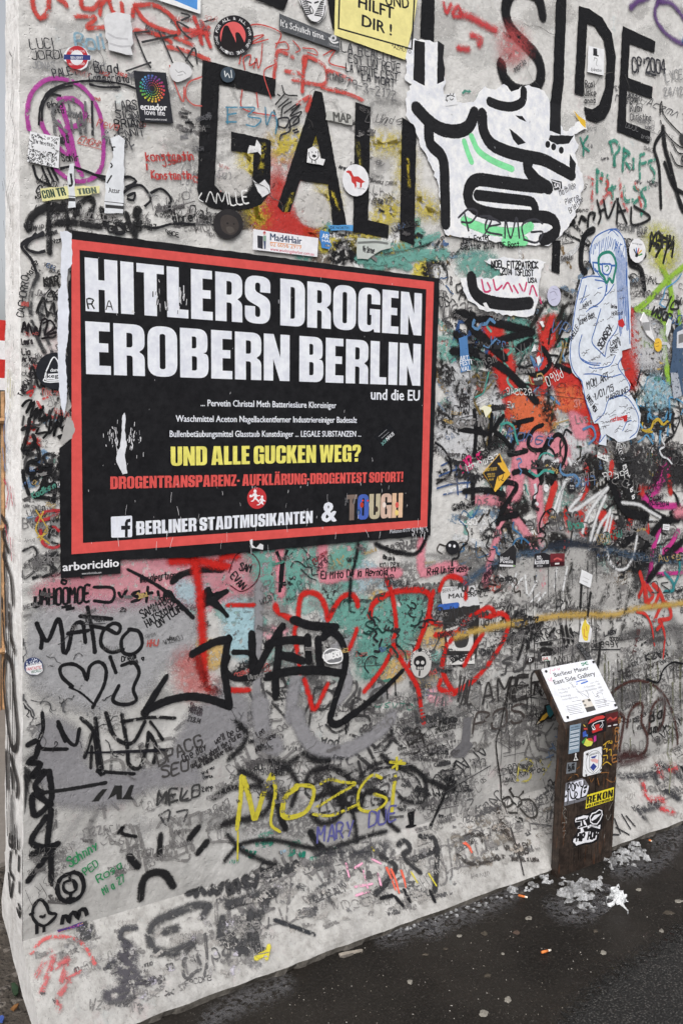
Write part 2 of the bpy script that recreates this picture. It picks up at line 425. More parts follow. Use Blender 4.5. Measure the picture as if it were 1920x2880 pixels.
# single-stroke hand lettering: 5 x 7 grid, points as digit pairs
HAND = dict(A='002640 1232', B='0006364534330333413000', C='4536160501103041', D='00062645412000', E='46060040 0333', F='460600 0333',
 G='45361605011030414323', H='0006 4046 0343', I='2026', J='4641301001', K='0006 460340', L='060040', M='0006234640', N='00064046',
 O='160501103041453616', P='00063645343303', Q='160501103041453616 2240', R='00063645343303 2340', S='45361605143341301001', T='0646 2620',
 U='060110304146', V='062046', W='0610243046', X='0046 0640', Y='0623 4620', Z='06460040',
 a='341403011030 3430', b='0600 0314344341301001', c='341403011030', d='3630 331403011030', e='024243341403011030', f='362520 1434',
 g='341403021232 34301000', h='0600 03143330', i='2420 2526', j='342010 3536', k='0600 3402 0230', l='2620', m='0400 03142420 24344340',
 n='0400 03143330', o='140301103041433414', p='0400 041434321202', q='341403011030 3430', r='0400 031434', s='34140332211000', t='262130 0444',
 u='0401103034 3430', v='042044', w='0410223044', x='0044 0440', y='0422 4410', z='04440040')
HAND.update({'0': '160501103041453616', '1': '152620', '2': '05163645340040', '3': '0516364534234130 1001', '4': '30360242', '5': '460604344341301001',
 '6': '4536160501103041423302', '7': '064610', '8': '23451605234130100123', '9': '4423140516364540', '.': '2021', '-': '0343', '!': '2622 2021',
 '+': '2125 0343', '&': '401505163513011030 42', "'": '2624', '#': '1016 3036 0242 0444', '@': '20041524354420', '/': '0046', ':': '2122 2425', ',': '2110', '*': '2125 0343 1135', '(': '261110', ')': '163110'})
WIDE = {'I': 1.5, 'i': 1.5, 'l': 1.5, '.': 1.5, '!': 1.6, "'": 1.5, 'm': 5.4, 'M': 5.2, 'W': 5.2, ' ': 3.2, '1': 3.2, ',': 1.5, ':': 1.5}
def hand(mb, surf, text, A, B, h, w, m, jit=0.10, lift=None):
    a, x, up, L, hm = frame_on(surf, A, B, h)
    X = 0; at = []
    for ch in text: at.append(X); X += WIDE.get(ch, 4.4) + 1.0
    X -= 1.0; sx = L / X; sy = hm / 6.0; inv = []
    for i, ch in enumerate(text):
        if ch not in HAND: continue
        dx, dy, sk = random.uniform(-.2, .2), random.uniform(-.35, .35), random.uniform(-.06, .1)
        x0 = -1.4 if WIDE.get(ch, 4.4) < 2 else 0
        for st in HAND[ch].split():
            pts = []
            for j in range(0, len(st) - 1, 2):
                px_, py_ = int(st[j]) + random.uniform(-jit, jit) * 2 + dx + x0, int(st[j + 1]) + random.uniform(-jit, jit) * 2 + dy
                q = a + x * ((at[i] + px_ + sk * py_) * sx) + up * py_ * sy
                pts.append(tuple(q))
            line(mb, surf, pts, w, m, A, lift)
def line(mb, surf, uv, w, m, ref, lift=None):
    """thin opaque pen line through surface points"""
    h = w * mpp(surf, ref) * 0.53
    C = catmull(uv, max(0.006, h * 1.5)) if len(uv) > 2 else [np.array(q, float) for q in uv]
    n = len(C); lf = nl(5e-7) if lift is None else lift; vs, fs = [], []
    for k in range(n):
        t = C[min(k + 1, n - 1)] - C[max(k - 1, 0)]; t = t / (np.linalg.norm(t) + 1e-12); c = C[k]
        if k == 0: c = c - t * h * .6
        if k == n - 1: c = c + t * h * .6
        nn = np.array([-t[1], t[0]]) * h * random.uniform(.8, 1.15)
        l = lf + 4e-7 * k / n
        vs += [surf[1](*(c - nn), l), surf[1](*(c + nn), l)]
        if k: fs.append((2 * k - 2, 2 * k - 1, 2 * k + 1, 2 * k))
    mb.add(vs, fs, m, [0.0] * len(vs))
# ------------------------------------------------------------------ parts of painting and printing
K, WH, RD, PK, TE, YE, SI = (24, 24, 27), (226, 228, 236), (200, 56, 50), (218, 138, 152), (110, 166, 155), (214, 200, 66), (138, 137, 141)
class G:
    """collects strokes of one painted or printed piece, then builds it as one mesh"""
    def __init__(s, surf=WALL, **kw): s.mb, s.surf, s.kw = MB(), surf, kw
    def _m(s, col, soft, wear, op=1.0): return paint(col, soft, wear, op)
    def s(s, t, col, w, pts, soft=.22, wear=.22, smooth=True, taper=None, op=1.0):
        soft = min(.95, soft * 1.5 + .08); op = min(op, .97 if max(col) < 90 else .92)
        for st in (pts.split('|') if isinstance(pts, str) else [pts]):
            ribbon(s.mb, s.surf, T(t, st), w * TILES[t][2] * (1 + .38 * soft), paint(col, soft, wear, op, streak=True), smooth, taper, 0.09)
        return s
    def p(s, t, col, pts, wear=.18, jit=.8, holes=(), step=9):
        lp = [resample(T(t, pts), step, jit)] + [resample(T(t, q), step, jit) for q in holes]
        fill(s.mb, s.surf, lp, paint(col, 0.0, wear)); return s
    def c(s, t, col, pts, feather=30, soft=.9, wear=.25, op=.86):
        soft_fill(s.mb, s.surf, T(t, pts), feather, paint(col, soft, wear, op)); return s
    def h(s, t, col, text, ax, ay, bx, by, hh, w=3.0, wear=.12):
        A, B = T(t, (ax, ay, bx, by)); k = TILES[t][2]
        hand(s.mb, s.surf, text, A, B, hh * k, w, paint(col, 0.0, wear)); return s
    def l(s, t, col, w, pts, wear=.12):
        for st in pts.split('|'):
            q = T(t, st); line(s.mb, s.surf, [s.surf[0](p) for p in q], w, paint(col, 0.0, wear), q[0])
        return s
    def done(s, name, parent, label=None, kind=None):
        o = s.mb.build(name, parent)
        return tag(o, label, None, None, kind)
class Sheet:
    """a paper or vinyl thing stuck on a surface: root mesh is the sheet, prints are its parts"""
    back = None
    def __init__(s, name, label, cat, t, pts, col, surf=WALL, group=None, jit=.4, step=14, rough=.5, wrinkle=.35, curve=False, round_r=0, thick=.0003, var=.07, wear=0.0):
        s.surf, s.t = surf, t
        px = T(t, pts) if not isinstance(pts, list) else pts
        if round_r: px = rounded(px, round_r)
        if curve: px = smooth_closed(px, 5)
        elif jit and not round_r: px = resample(px, step, jit)
        if Sheet.back is not None: LIFT[0] = Sheet.back; Sheet.back = None
        nl(1e-5); mb = MB()
        if thick > .001: Sheet.back = LIFT[0]; nl(thick * .4)
        fill(mb, surf, [px], flat(col, rough, wrinkle, var, 0.0, wear), nl(), skirt=thick + 3e-4)
        s.o = tag(mb.build(name), label, cat, group); s.part = MB()
    def f(s, col, pts, t=None, holes=(), jit=.0, rough=.5, wear=0.0, curve=False):
        t = t or s.t; q = pts if isinstance(pts, list) else T(t, pts)
        if jit: q = resample(q, 8, jit)
        if curve: q = smooth_closed(q, 5)
        fill(s.part, s.surf, [q] + [h if isinstance(h, list) else T(t, h) for h in holes], flat(col, rough, .35, .07, 0.0, wear)); return s
    def l(s, col, w, pts, t=None):
        t = t or s.t
        for st in pts.split('|'):
            q = T(t, st); line(s.part, s.surf, [s.surf[0](p) for p in q], w, flat(col), q[0])
        return s
    def s(s, col, w, pts, t=None, soft=.05, wear=.1):
        t = t or s.t
        for st in pts.split('|'): ribbon(s.part, s.surf, T(t, st), w * TILES[t][2], paint(col, soft, wear))
        return s
    def tx(s, col, body, ax, ay, bx, by, h, bold=.012, t=None, slant=0.0):
        t = t or s.t; A, B = T(t, (ax, ay, bx, by)); typed(s.part, s.surf, body, A, B, h * TILES[t][2], flat(col), bold, None, slant); return s
    def hv(s, col, body, ax, ay, bx, by, h, t=None, **kw):
        t = t or s.t; A, B = T(t, (ax, ay, bx, by))
        heavy(s.part, s.surf, body, A, B, h * TILES[t][2], [flat(c) for c in col] if isinstance(col, list) else flat(col), **kw); return s
    def h(s, col, text, ax, ay, bx, by, h, w=3.0, t=None):
        t = t or s.t; A, B = T(t, (ax, ay, bx, by)); hand(s.part, s.surf, text, A, B, h * TILES[t][2], w, flat(col)); return s
    def end(s, name, label=None, kind=None):
        """close the current print as one part"""
        o = s.part.build(name, s.o); s.part = MB()
        if label: o['label'] = label
        if kind: o['kind'] = kind
        return s
# ------------------------------------------------------------------ the setting
def setting(name, mb, smooth=False):
    o = mb.build(name, None, smooth); o['kind'] = 'structure'; return o
# wet dark asphalt, one sheet to the horizon
m_as, nt, b = base_mat('asphalt'); p = pos(nt)
ag = nt.nodes.new('ShaderNodeTexVoronoi'); ag.inputs['Scale'].default_value = 190; nt.links.new(p, ag.inputs['Vector'])
agc = nt.nodes.new('ShaderNodeSeparateColor'); nt.links.new(ag.outputs['Color'], agc.inputs[0])
grain = noise(nt, p, 120, 5, 0.7); big = noise(nt, p, 2.3, 4, 0.6)
c = mix(nt, mrange(nt, big, .35, .65), (.008, .0066, .0054), (.020, .017, .0142))
c = mix(nt, mrange(nt, grain, .45, .75), c, (.036, .031, .027))
spk = mth(nt, 'MULTIPLY', mrange(nt, agc.outputs[0], .93, .97), mrange(nt, ag.outputs['Distance'], .42, .22))
c = mix(nt, mth(nt, 'MULTIPLY', spk, .55), c, (.15, .135, .12))
set_in(nt, b, 'Base Color', c)
wet = mrange(nt, noise(nt, p, 3.1, 5, .65), .40, .62)
set_in(nt, b, 'Roughness', mrange(nt, wet, 0, 1, .42, .78)); b.inputs['Specular IOR Level'].default_value = .22
bump(nt, b, mth(nt, 'ADD', grain, mth(nt, 'MULTIPLY', noise(nt, p, 420, 2, .6), .5)), .004, .7)
mb = MB(); mb.add([(-90, -90, 0), (90, -90, 0), (90, 90, 0), (-90, 90, 0)], [(0, 1, 2, 3)], m_as); setting('ground', mb)
# coarse newer asphalt strip nearer the camera
m_co, nt, b = base_mat('coarse_asphalt'); p = pos(nt)
vo = nt.nodes.new('ShaderNodeTexVoronoi'); vo.inputs['Scale'].default_value = 150; nt.links.new(p, vo.inputs['Vector'])
sc_ = nt.nodes.new('ShaderNodeSeparateColor'); nt.links.new(vo.outputs['Color'], sc_.inputs[0])
c = mix(nt, mrange(nt, sc_.outputs[1], .45, 1.0), (.012, .011, .010), (.085, .08, .074))
c = mix(nt, mrange(nt, vo.outputs['Distance'], .35, .6), c, (.006, .006, .006))
set_in(nt, b, 'Base Color', c); b.inputs['Roughness'].default_value = .6
h = mrange(nt, vo.outputs['Distance'], 0, .6, 1, 0); bump(nt, b, h, .006, 1.0)
at = nt.nodes.new('ShaderNodeAttribute'); at.attribute_name = 'edge'
set_in(nt, b, 'Alpha', mrange(nt, mth(nt, 'ADD', at.outputs['Fac'], mth(nt, 'MULTIPLY', mth(nt, 'SUBTRACT', noise(nt, p, 60, 4, .7), .5), 1.3)), .35, .75, 1, 0))
mb = MB()
soft_fill(mb, GND, T('N', '960 1290 1080 1120 1250 980 1430 860 1600 760 1900 640 2300 480 2900 560 3300 1100 2600 2000 1700 2200 1100 1700'), 150, m_co, .004)
setting('road_surface', mb)
# bare soil and rubble beyond the wall's end
m_so, nt, b = base_mat('soil'); p = pos(nt)
v1 = nt.nodes.new('ShaderNodeTexVoronoi'); v1.inputs['Scale'].default_value = 55; nt.links.new(p, v1.inputs['Vector'])
s2 = nt.nodes.new('ShaderNodeSeparateColor'); nt.links.new(v1.outputs['Color'], s2.inputs[0])
c = mix(nt, noise(nt, p, 14, 6, .7), (.03, .024, .018), (.11, .092, .075))
c = mix(nt, mrange(nt, s2.outputs[0], .8, .95), c, (.17, .15, .13))
set_in(nt, b, 'Base Color', c); b.inputs['Roughness'].default_value = .9
bump(nt, b, mth(nt, 'ADD', noise(nt, p, 40, 6, .7), mrange(nt, v1.outputs['Distance'], 0, .5, .6, 0)), .02, 1.0)
mb = MB(); nx, ny = 60, 50; vs = []
for j in range(ny + 1):
    for i in range(nx + 1):
        x = -2.2 + 2.35 * i / nx; y = -.7 + 1.6 * j / ny
        vs.append((x, y, .006 + .016 * random.random() * (0 < i < nx and 0 < j < ny)))
q_ = lambda o: [(o + j * (nx + 1) + i, o + j * (nx + 1) + i + 1, o + (j + 1) * (nx + 1) + i + 1, o + (j + 1) * (nx + 1) + i) for j in range(ny) for i in range(nx)]
mb.add(vs, q_(0), m_so)
vs = [(.15 + 1.4 * i / nx, .3 + .6 * j / ny, .006 + .016 * random.random() * (0 < j < ny)) for j in range(ny + 1) for i in range(nx + 1)]
mb.add(vs, q_(0), m_so)
setting('soil', mb, True)
# paving behind the soil
m_pv, nt, b = base_mat('paving'); p = pos(nt)
set_in(nt, b, 'Base Color', mix(nt, noise(nt, p, 20, 5, .65), (.14, .125, .11), (.24, .22, .2))); b.inputs['Roughness'].default_value = .85
mb = MB(); mb.add([(-30, .86, .03), (30, .86, .03), (30, 40, .03), (-30, 40, .03), (-30, .86, -.05), (30, .86, -.05)], [(0, 1, 2, 3), (4, 5, 1, 0)], m_pv); setting('pavement', mb)
# ------------------------------------------------------------------ the concrete wall segment
def concrete(name, light, dark, lo, hi, streak=.35, ghost=0.0, dirt=.4, sc1=6, low_dark=.42):
    m, nt, b = base_mat(name); p = pos(nt)
    n1 = noise(nt, p, sc1, 7, .7); n2 = noise(nt, p, 48, 6, .72); st = noise(nt, pos(nt, (42, 42, 2.2)), 1.0, 5, .65)
    v = mth(nt, 'ADD', mth(nt, 'MULTIPLY', n1, .55), mth(nt, 'ADD', mth(nt, 'MULTIPLY', n2, .45 - streak * .3), mth(nt, 'MULTIPLY', st, streak * .3)))
    c = mix(nt, mrange(nt, v, lo, hi), dark, light)
    if ghost:                                     # worn-off older paint in faint colours
        for seed, col, th in ((3.1, (.62, .36, .40), .60), (5.7, (.36, .52, .56), .61), (8.3, (.60, .56, .34), .63), (2.2, (.24, .24, .25), .58)):
            q = noise(nt, pos(nt, (seed, seed * .6, seed)), 1.6, 8, .74)
            c = mix(nt, mth(nt, 'MULTIPLY', mrange(nt, q, th - .02, th + .07), ghost), c, col)
    sp = mrange(nt, noise(nt, p, 150, 4, .7), .61, .70)
    c = mix(nt, mth(nt, 'MULTIPLY', sp, dirt), c, tuple(x * .35 for x in dark))
    # concrete gets darker towards the bottom, broken up by noise
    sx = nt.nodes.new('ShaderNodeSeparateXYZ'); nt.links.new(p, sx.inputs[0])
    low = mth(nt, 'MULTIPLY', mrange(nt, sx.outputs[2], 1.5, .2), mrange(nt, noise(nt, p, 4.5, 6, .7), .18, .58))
    c = mix(nt, mth(nt, 'MULTIPLY', low, low_dark), c, tuple(x * .46 for x in dark))
    set_in(nt, b, 'Base Color', c); b.inputs['Roughness'].default_value = .82; b.inputs['Specular IOR Level'].default_value = .12
    bump(nt, b, relief(nt), .006, .6)
    return m
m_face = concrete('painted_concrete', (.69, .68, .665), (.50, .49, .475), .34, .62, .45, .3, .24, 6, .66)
m_apron = concrete('worn_white_concrete', (.55, .54, .525), (.31, .30, .285), .35, .60, .35, .15, .55, 14, .35)
m_end = concrete('whitewashed_concrete', (.82, .815, .81), (.55, .535, .52), .33, .56, .8, .15, .45)
XR, ZT = 9.0, 3.6
def jag(n, a): return [random.uniform(-a, a) for _ in range(n)]
root = empty('concrete_wall', (0, 0, 0))
tag(root, 'tall pale concrete wall with sloping base, covered in graffiti and stickers', 'wall')
mb = MB()                                         # face, slightly chipped along its near arris
zs = [ZL + (ZT - ZL) * i / 120 for i in range(121)]; jx = [abs(x) * 1.0 for x in jag(121, .006)]; jx = [max(0.0, x - .002) for x in jx]
jb = [abs(x) for x in jag(121, .010)]
vs = []
for i, z in enumerate(zs):
    th = .165 - .055 * min(1.0, max(0.0, (z - .5) / 2.2)); vs += [(jx[i] * .6, 0, z), (XR, 0, z), (0, jx[i] + .003, z), (0, th - jb[i], z), (jb[i], th, z), (XR, th, z)]
fs_face = [(6 * i, 6 * i + 1, 6 * i + 7, 6 * i + 6) for i in range(120)]
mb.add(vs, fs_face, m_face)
mb.add(vs, [(6 * i + 2, 6 * i, 6 * i + 6, 6 * i + 8) for i in range(120)] + [(6 * i + 3, 6 * i + 2, 6 * i + 8, 6 * i + 9) for i in range(120)] + [(6 * i + 4, 6 * i + 3, 6 * i + 9, 6 * i + 10) for i in range(120)], m_end)
mb.add(vs, [(6 * i + 5, 6 * i + 4, 6 * i + 10, 6 * i + 11) for i in range(120)] + [(720, 721, 725, 724), (720, 724, 723, 722)], m_end)
face = mb.build('wall_face', root)
mb = MB(); n = 260; vs = []                       # the sloping foot with its ragged toe
xs = [XR * i / n for i in range(n + 1)]
jt = jag(n + 1, .011); jt2 = jag(n + 1, .016); jl = jag(n + 1, .003)
for k in range(1, n): jt[k] = .6 * jt[k - 1] + .5 * jt[k]
for i, x in enumerate(xs):
    x0 = x = x - (.0022 if i == 0 else 0)
    vs += [(x0, 0, ZL), (x, AY * .985, ZL + (AZ - ZL) * .985), (x, AY - .004 + jt[i] * .6, AZ - .008), (x, AY + .012 + jt2[i], -.04)]
mb.add(vs, [(4 * i + k + 1, 4 * i + 5 + k, 4 * i + 4 + k, 4 * i + k) for i in range(n) for k in range(2)], m_apron)
m_toe = concrete('damp_concrete', (.20, .185, .165), (.06, .053, .046), .35, .6, .1, 0, .5)
mb.add(vs, [(4 * i + 3, 4 * i + 7, 4 * i + 6, 4 * i + 2) for i in range(n)], m_toe)
# broken end of the foot: its outline in the end plane, the rear side running along behind the wall
def end_raw(x, y):
    r = ray((x, y)); q = CAM - CAM[0] / r[0] * r; return (0.0, q[1], max(q[2], -.04))
rear = [end_raw(*q) for q in ((16, 2395), (19, 2440), (12, 2490), (7, 2530), (9, 2572), (28, 2640), (40, 2700), (54, 2746), (66, 2800), (92, 2880))]
rear.append((0.0, rear[-1][1] - .02, -.04))
e = [(0, 0, .47), (0, 0, ZL), (0, AY * .985, ZL + (AZ - ZL) * .985), (0, AY, AZ - .008), (0, AY + .012, -.04)] + rear[::-1]
tri = tessellate_polygon([[Vector((q[1], q[2], 0)) for q in e]])
mb.add([(-.002, q[1], q[2]) for k, q in enumerate(e)], [tuple(t) for t in tri], m_end)
ne = len(rear)
mb.add([(-.002, q[1], q[2]) for q in rear] + [(XR, q[1], q[2]) for q in rear], [(k, k + 1, ne + k + 1, ne + k) for k in range(ne - 1)], m_end)
foot = mb.build('wall_foot', root)
# ------------------------------------------------------------------ far behind the wall's end
m_bam = flat((176, 140, 104), .75, 0.2, .35)
fr = empty('bamboo_fence', (-2.5, 2.6, 0)); tag(fr, 'brown bamboo cane fence standing behind the end of the concrete wall', 'fence')
mb = MB()
def box(mb, m, x0, x1, y0, y1, z0, z1):
    v = [(x, y, z) for z in (z0, z1) for y in (y0, y1) for x in (x0, x1)]
    mb.add(v, [(0, 2, 3, 1), (4, 5, 7, 6), (0, 1, 5, 4), (2, 6, 7, 3), (0, 4, 6, 2), (1, 3, 7, 5)], m)
def tube(mb, a, b, r, m, n=8, r2=None, cap=True):
    a, b = np.array(a, float), np.array(b, float); d = b - a; d /= np.linalg.norm(d)
    u = np.cross(d, [0, 0, 1] if abs(d[2]) < .9 else [1, 0, 0]); u /= np.linalg.norm(u); v = np.cross(d, u); r2 = r if r2 is None else r2
    vs = [a + (u * math.cos(t) + v * math.sin(t)) * r for t in (2 * math.pi * i / n for i in range(n))] + [b + (u * math.cos(t) + v * math.sin(t)) * r2 for t in (2 * math.pi * i / n for i in range(n))]
    mb.add(vs, [(i, (i + 1) % n, n + (i + 1) % n, n + i) for i in range(n)] + ([tuple(range(n))[::-1], tuple(range(n, 2 * n))] if cap else []), m)
x = -4.5
while x < 1.6:
    tube(mb, (x, 2.6 + random.uniform(-.008, .008), .03), (x + random.uniform(-.01, .01), 2.6, 1.72 + random.uniform(-.05, .03)), .013, m_bam, 6); x += .03
mb.build('cane_slats', fr)
for z in (.35, 1.0, 1.55):
    mb = MB(); tube(mb, (-4.5, 2.575, z), (1.6, 2.575, z), .016, m_bam, 6); mb.build('rail', fr)
for x in (-4.4, -2.6, -.75):
    mb = MB(); tube(mb, (x, 2.66, .03), (x, 2.66, 1.8), .045, flat((96, 78, 60), .8, .2, .3), 8); mb.build('post', fr)
br = empty('striped_barrier', (-2.2, 3.4, .03)); tag(br, 'red and white striped barrier board showing above the cane fence', 'barrier')
mb = MB(); m_w, m_r = flat((228, 228, 230), .5, .1), flat((196, 52, 48), .5, .1)
for i, (a_, b_) in enumerate(((2.02, 2.14), (1.91, 2.02), (1.80, 1.91), (1.73, 1.80))): box(mb, (m_r, m_w)[i % 2], -4.2, 1.6, 3.38, 3.42, a_, b_)
mb.build('board', br)
for x in (-4.0, -2.0, -.2):
    mb = MB(); box(mb, m_w, x - .03, x + .03, 3.43, 3.48, .03, 2.2); mb.build('post', br)
# ------------------------------------------------------------------ graffiti: paint on the wall, oldest first. Each piece is a part of the wall
def gr(): return G(WALL)
OR, BL, LG, DG, PU, GY, BK, MG = (222, 112, 74), (86, 128, 176), (148, 190, 66), (40, 128, 104), (104, 70, 130), (120, 119, 121), K, (196, 62, 138)
LK = (62, 60, 62)
# --- stuff nobody could count: scribbled names, pen marks, drips and smears all over the wall, several generations of them
stuff = G(WALL)
def inside(p, poly):
    r = False
    for i in range(len(poly)):
        (x1, y1), (x2, y2) = poly[i - 1], poly[i]
        if (y1 > p[1]) != (y2 > p[1]) and p[0] < (x2 - x1) * (p[1] - y1) / (y2 - y1) + x1: r = not r
    return r
def field(t, poly, n, cols, size, wid, kind='pen', wear=.2, ang=None, g=None, soft=.3, op=1.0):
    g = g or stuff; P = T(t, poly); xs = [p[0] for p in P]; ys = [p[1] for p in P]; k = 0; tries = 0; last = None
    while k < n and tries < n * 12:
        tries += 1; c = (random.uniform(min(xs), max(xs)), random.uniform(min(ys), max(ys)))
        if not inside(c, P): continue
        if last and kind != 'blot' and random.random() < .55:
            c = (last[0] + random.gauss(0, 26), last[1] + random.gauss(0, 22))
            if not inside(c, P): continue
        last = c
        k += 1; col = random.choice(cols); s = random.uniform(*size); wd = random.uniform(*wid)
        base = math.atan2(1300 - c[1], 4650 - c[0]) if ang is None else math.radians(random.uniform(*ang))
        a = base + random.gauss(0, .22); ca, sa = math.cos(a), math.sin(a)
        q = lambda x, y: (c[0] + x * ca - y * sa, c[1] + x * sa + y * ca)
        if kind == 'pen':                          # an illegible scrawled name
            s *= random.choice((.55, .75, .75, .9, 1.5 if max(col) < 150 else .7)); wd *= random.choice((.6, .9, 1, 1, 1.7)); X = 0; cm = paint(col, 0.0, wear); sk = random.uniform(-.25, .35); nar = random.uniform(.55, 1.0); low = random.random() < .6
            for i in range(random.randint(2, 6)):
                g_ = HAND[random.choice(LOW if low and i else UPP)]; fx, fy = random.random() < .5, random.random() < .3
                for st in g_.split():
                    pts = []
                    for j in range(0, len(st) - 1, 2):
                        gx, gy = int(st[j]), int(st[j + 1]); gx = 4 - gx if fx else gx; gy = (4 if low and i else 6) - gy if fy else gy
                        gx += random.uniform(-.4, .4); gy += random.uniform(-.4, .4)
                        pts.append(wall_uv(q((X + gx * nar + sk * gy) * s / 6, -gy * s / 6)))
                    line(g.mb, WALL, pts, wd, cm, c, BASE[0] + random.random() * 6e-4)
                X += 5 * nar + .6
            if random.random() < .15: line(g.mb, WALL, [wall_uv(q(0, s * .3)), wall_uv(q(X * s / 6, s * random.uniform(.1, .4)))], wd, cm, c, BASE[0] + random.random() * 6e-4)
        elif kind == 'loop':                       # a flourish: hooks and half arcs
            a0 = random.uniform(0, 6.28); pts = []; x = y = 0
            for j in range(random.randint(4, 7)):
                a0 += random.uniform(-1.5, 1.9); x += s * .5 * math.cos(a0); y += s * .6 * math.sin(a0); pts.append(wall_uv(q(x, y)))
            line(g.mb, WALL, pts, wd, paint(col, 0.0, wear), c, BASE[0] + random.random() * 6e-4)
        elif kind == 'tag':                        # a quick illegible signature in a fat pen or can
            X = 0; cm = paint(col, soft, wear, .95, streak=True, seed=random.randint(0, 2)); sk = random.uniform(-.1, .35); nar = random.uniform(.6, 1.0)
            for i in range(random.randint(3, 5)):
                fx = random.random() < .5; pts = []
                for st in HAND[random.choice(UPP + LOW)].split()[:1]:
                    for j in range(0, len(st) - 1, 2):
                        gx, gy = int(st[j]), int(st[j + 1]); gx = 4 - gx if fx else gx
                        gx += random.uniform(-.6, .6); gy += random.uniform(-.7, .7); pts.append(q((X + gx * nar + sk * gy) * s / 6, -gy * s / 6))
                ribbon(g.mb, WALL, pts, wd, cm, jit=.1); X += 4.2 * nar
        elif kind == 'smear':                      # a worn lick of paint
            pts = [q(-s * .5, 0), q(random.uniform(-.1, .1) * s, random.uniform(-.2, .2) * s), q(s * .5, random.uniform(-.2, .2) * s)]
            ribbon(g.mb, WALL, pts, wd, paint(col, soft, wear, op, seed=random.randint(0, 2)), jit=.2)
        elif kind == 'drip':
            L = s * random.uniform(.5, 1.2); ribbon(g.mb, WALL, [c, (c[0] + random.uniform(-2, 2), c[1] + L * .5), (c[0] + random.uniform(-3, 3), c[1] + L)], wd, paint(col, .15, wear), taper=(1, .6))
        elif kind == 'blot':
            pts = [(c[0] + s * random.uniform(.4, 1.0) * math.cos(6.283 * j / 8), c[1] + s * random.uniform(.35, .8) * math.sin(6.283 * j / 8)) for j in range(8)]
            soft_fill(g.mb, WALL, pts, s * .35, paint(col, soft, wear, op, seed=random.randint(0, 2)))
UPP = 'ABCDEGHJKLMNOPRSTUVWYZ2349'; LOW = 'abcdeghkmnoprstuvwyz'; BASE = [0.0008]
UPPER = '130 120 640 30 640 560 140 560'
# old layers
field('X', '90 60 1900 20 1900 700 1240 780 200 660 80 640', 44, [(206, 205, 203), (196, 194, 192), (216, 215, 213)], (30, 90), (0, 0), 'blot', .4, soft=.95, op=.6)
field('X', '80 1560 1500 1500 1900 1400 1900 2060 1200 2280 80 2580', 55, [(150, 149, 149), (196, 195, 194), (120, 119, 119)], (30, 80), (0, 0), 'blot', .55, soft=.9, op=.7)
field('X', '1250 1500 1910 1500 1910 2050 1250 2050', 46, [(70, 69, 68), (110, 108, 104), (216, 216, 214)], (120, 300), (10, 26), 'smear', .78, (84, 96))
field('X', '1240 860 1900 860 1900 1640 1240 1640', 170, [(34, 34, 36), (60, 58, 60), (205, 205, 206), (205, 205, 206), (150, 149, 148), (226, 226, 228), (130, 160, 154), (176, 90, 80), (120, 140, 160), (110, 96, 78)], (16, 60), (0, 0), 'blot', .62, soft=.8)
field('X', '1240 640 1900 700 1900 1640 1240 1640', 110, [(36, 36, 38), (60, 60, 62), (120, 166, 158), (225, 226, 230), (205, 206, 208), (120, 140, 160), (130, 110, 80)], (60, 180), (8, 22), 'smear', .55, (20, 160))
field('X', '470 1580 1240 1520 1240 1960 560 1960', 60, [(130, 176, 168), (150, 180, 174), (216, 160, 170), (40, 40, 42), (170, 190, 198), (196, 166, 110), (150, 150, 154)], (26, 70), (0, 0), 'blot', .5, soft=.8)
field('X', '60 1180 180 1180 180 1560 60 1560', 16, [(60, 60, 60), (200, 60, 50), (226, 226, 226), (120, 150, 180)], (14, 40), (0, 0), 'blot', .6, soft=.7)
field('X', '640 600 1230 640 1240 800 700 700', 36, [(30, 30, 32), TE, (222, 222, 222), (206, 190, 80), (120, 110, 100), (90, 80, 72)], (18, 52), (0, 0), 'blot', .5, soft=.7)
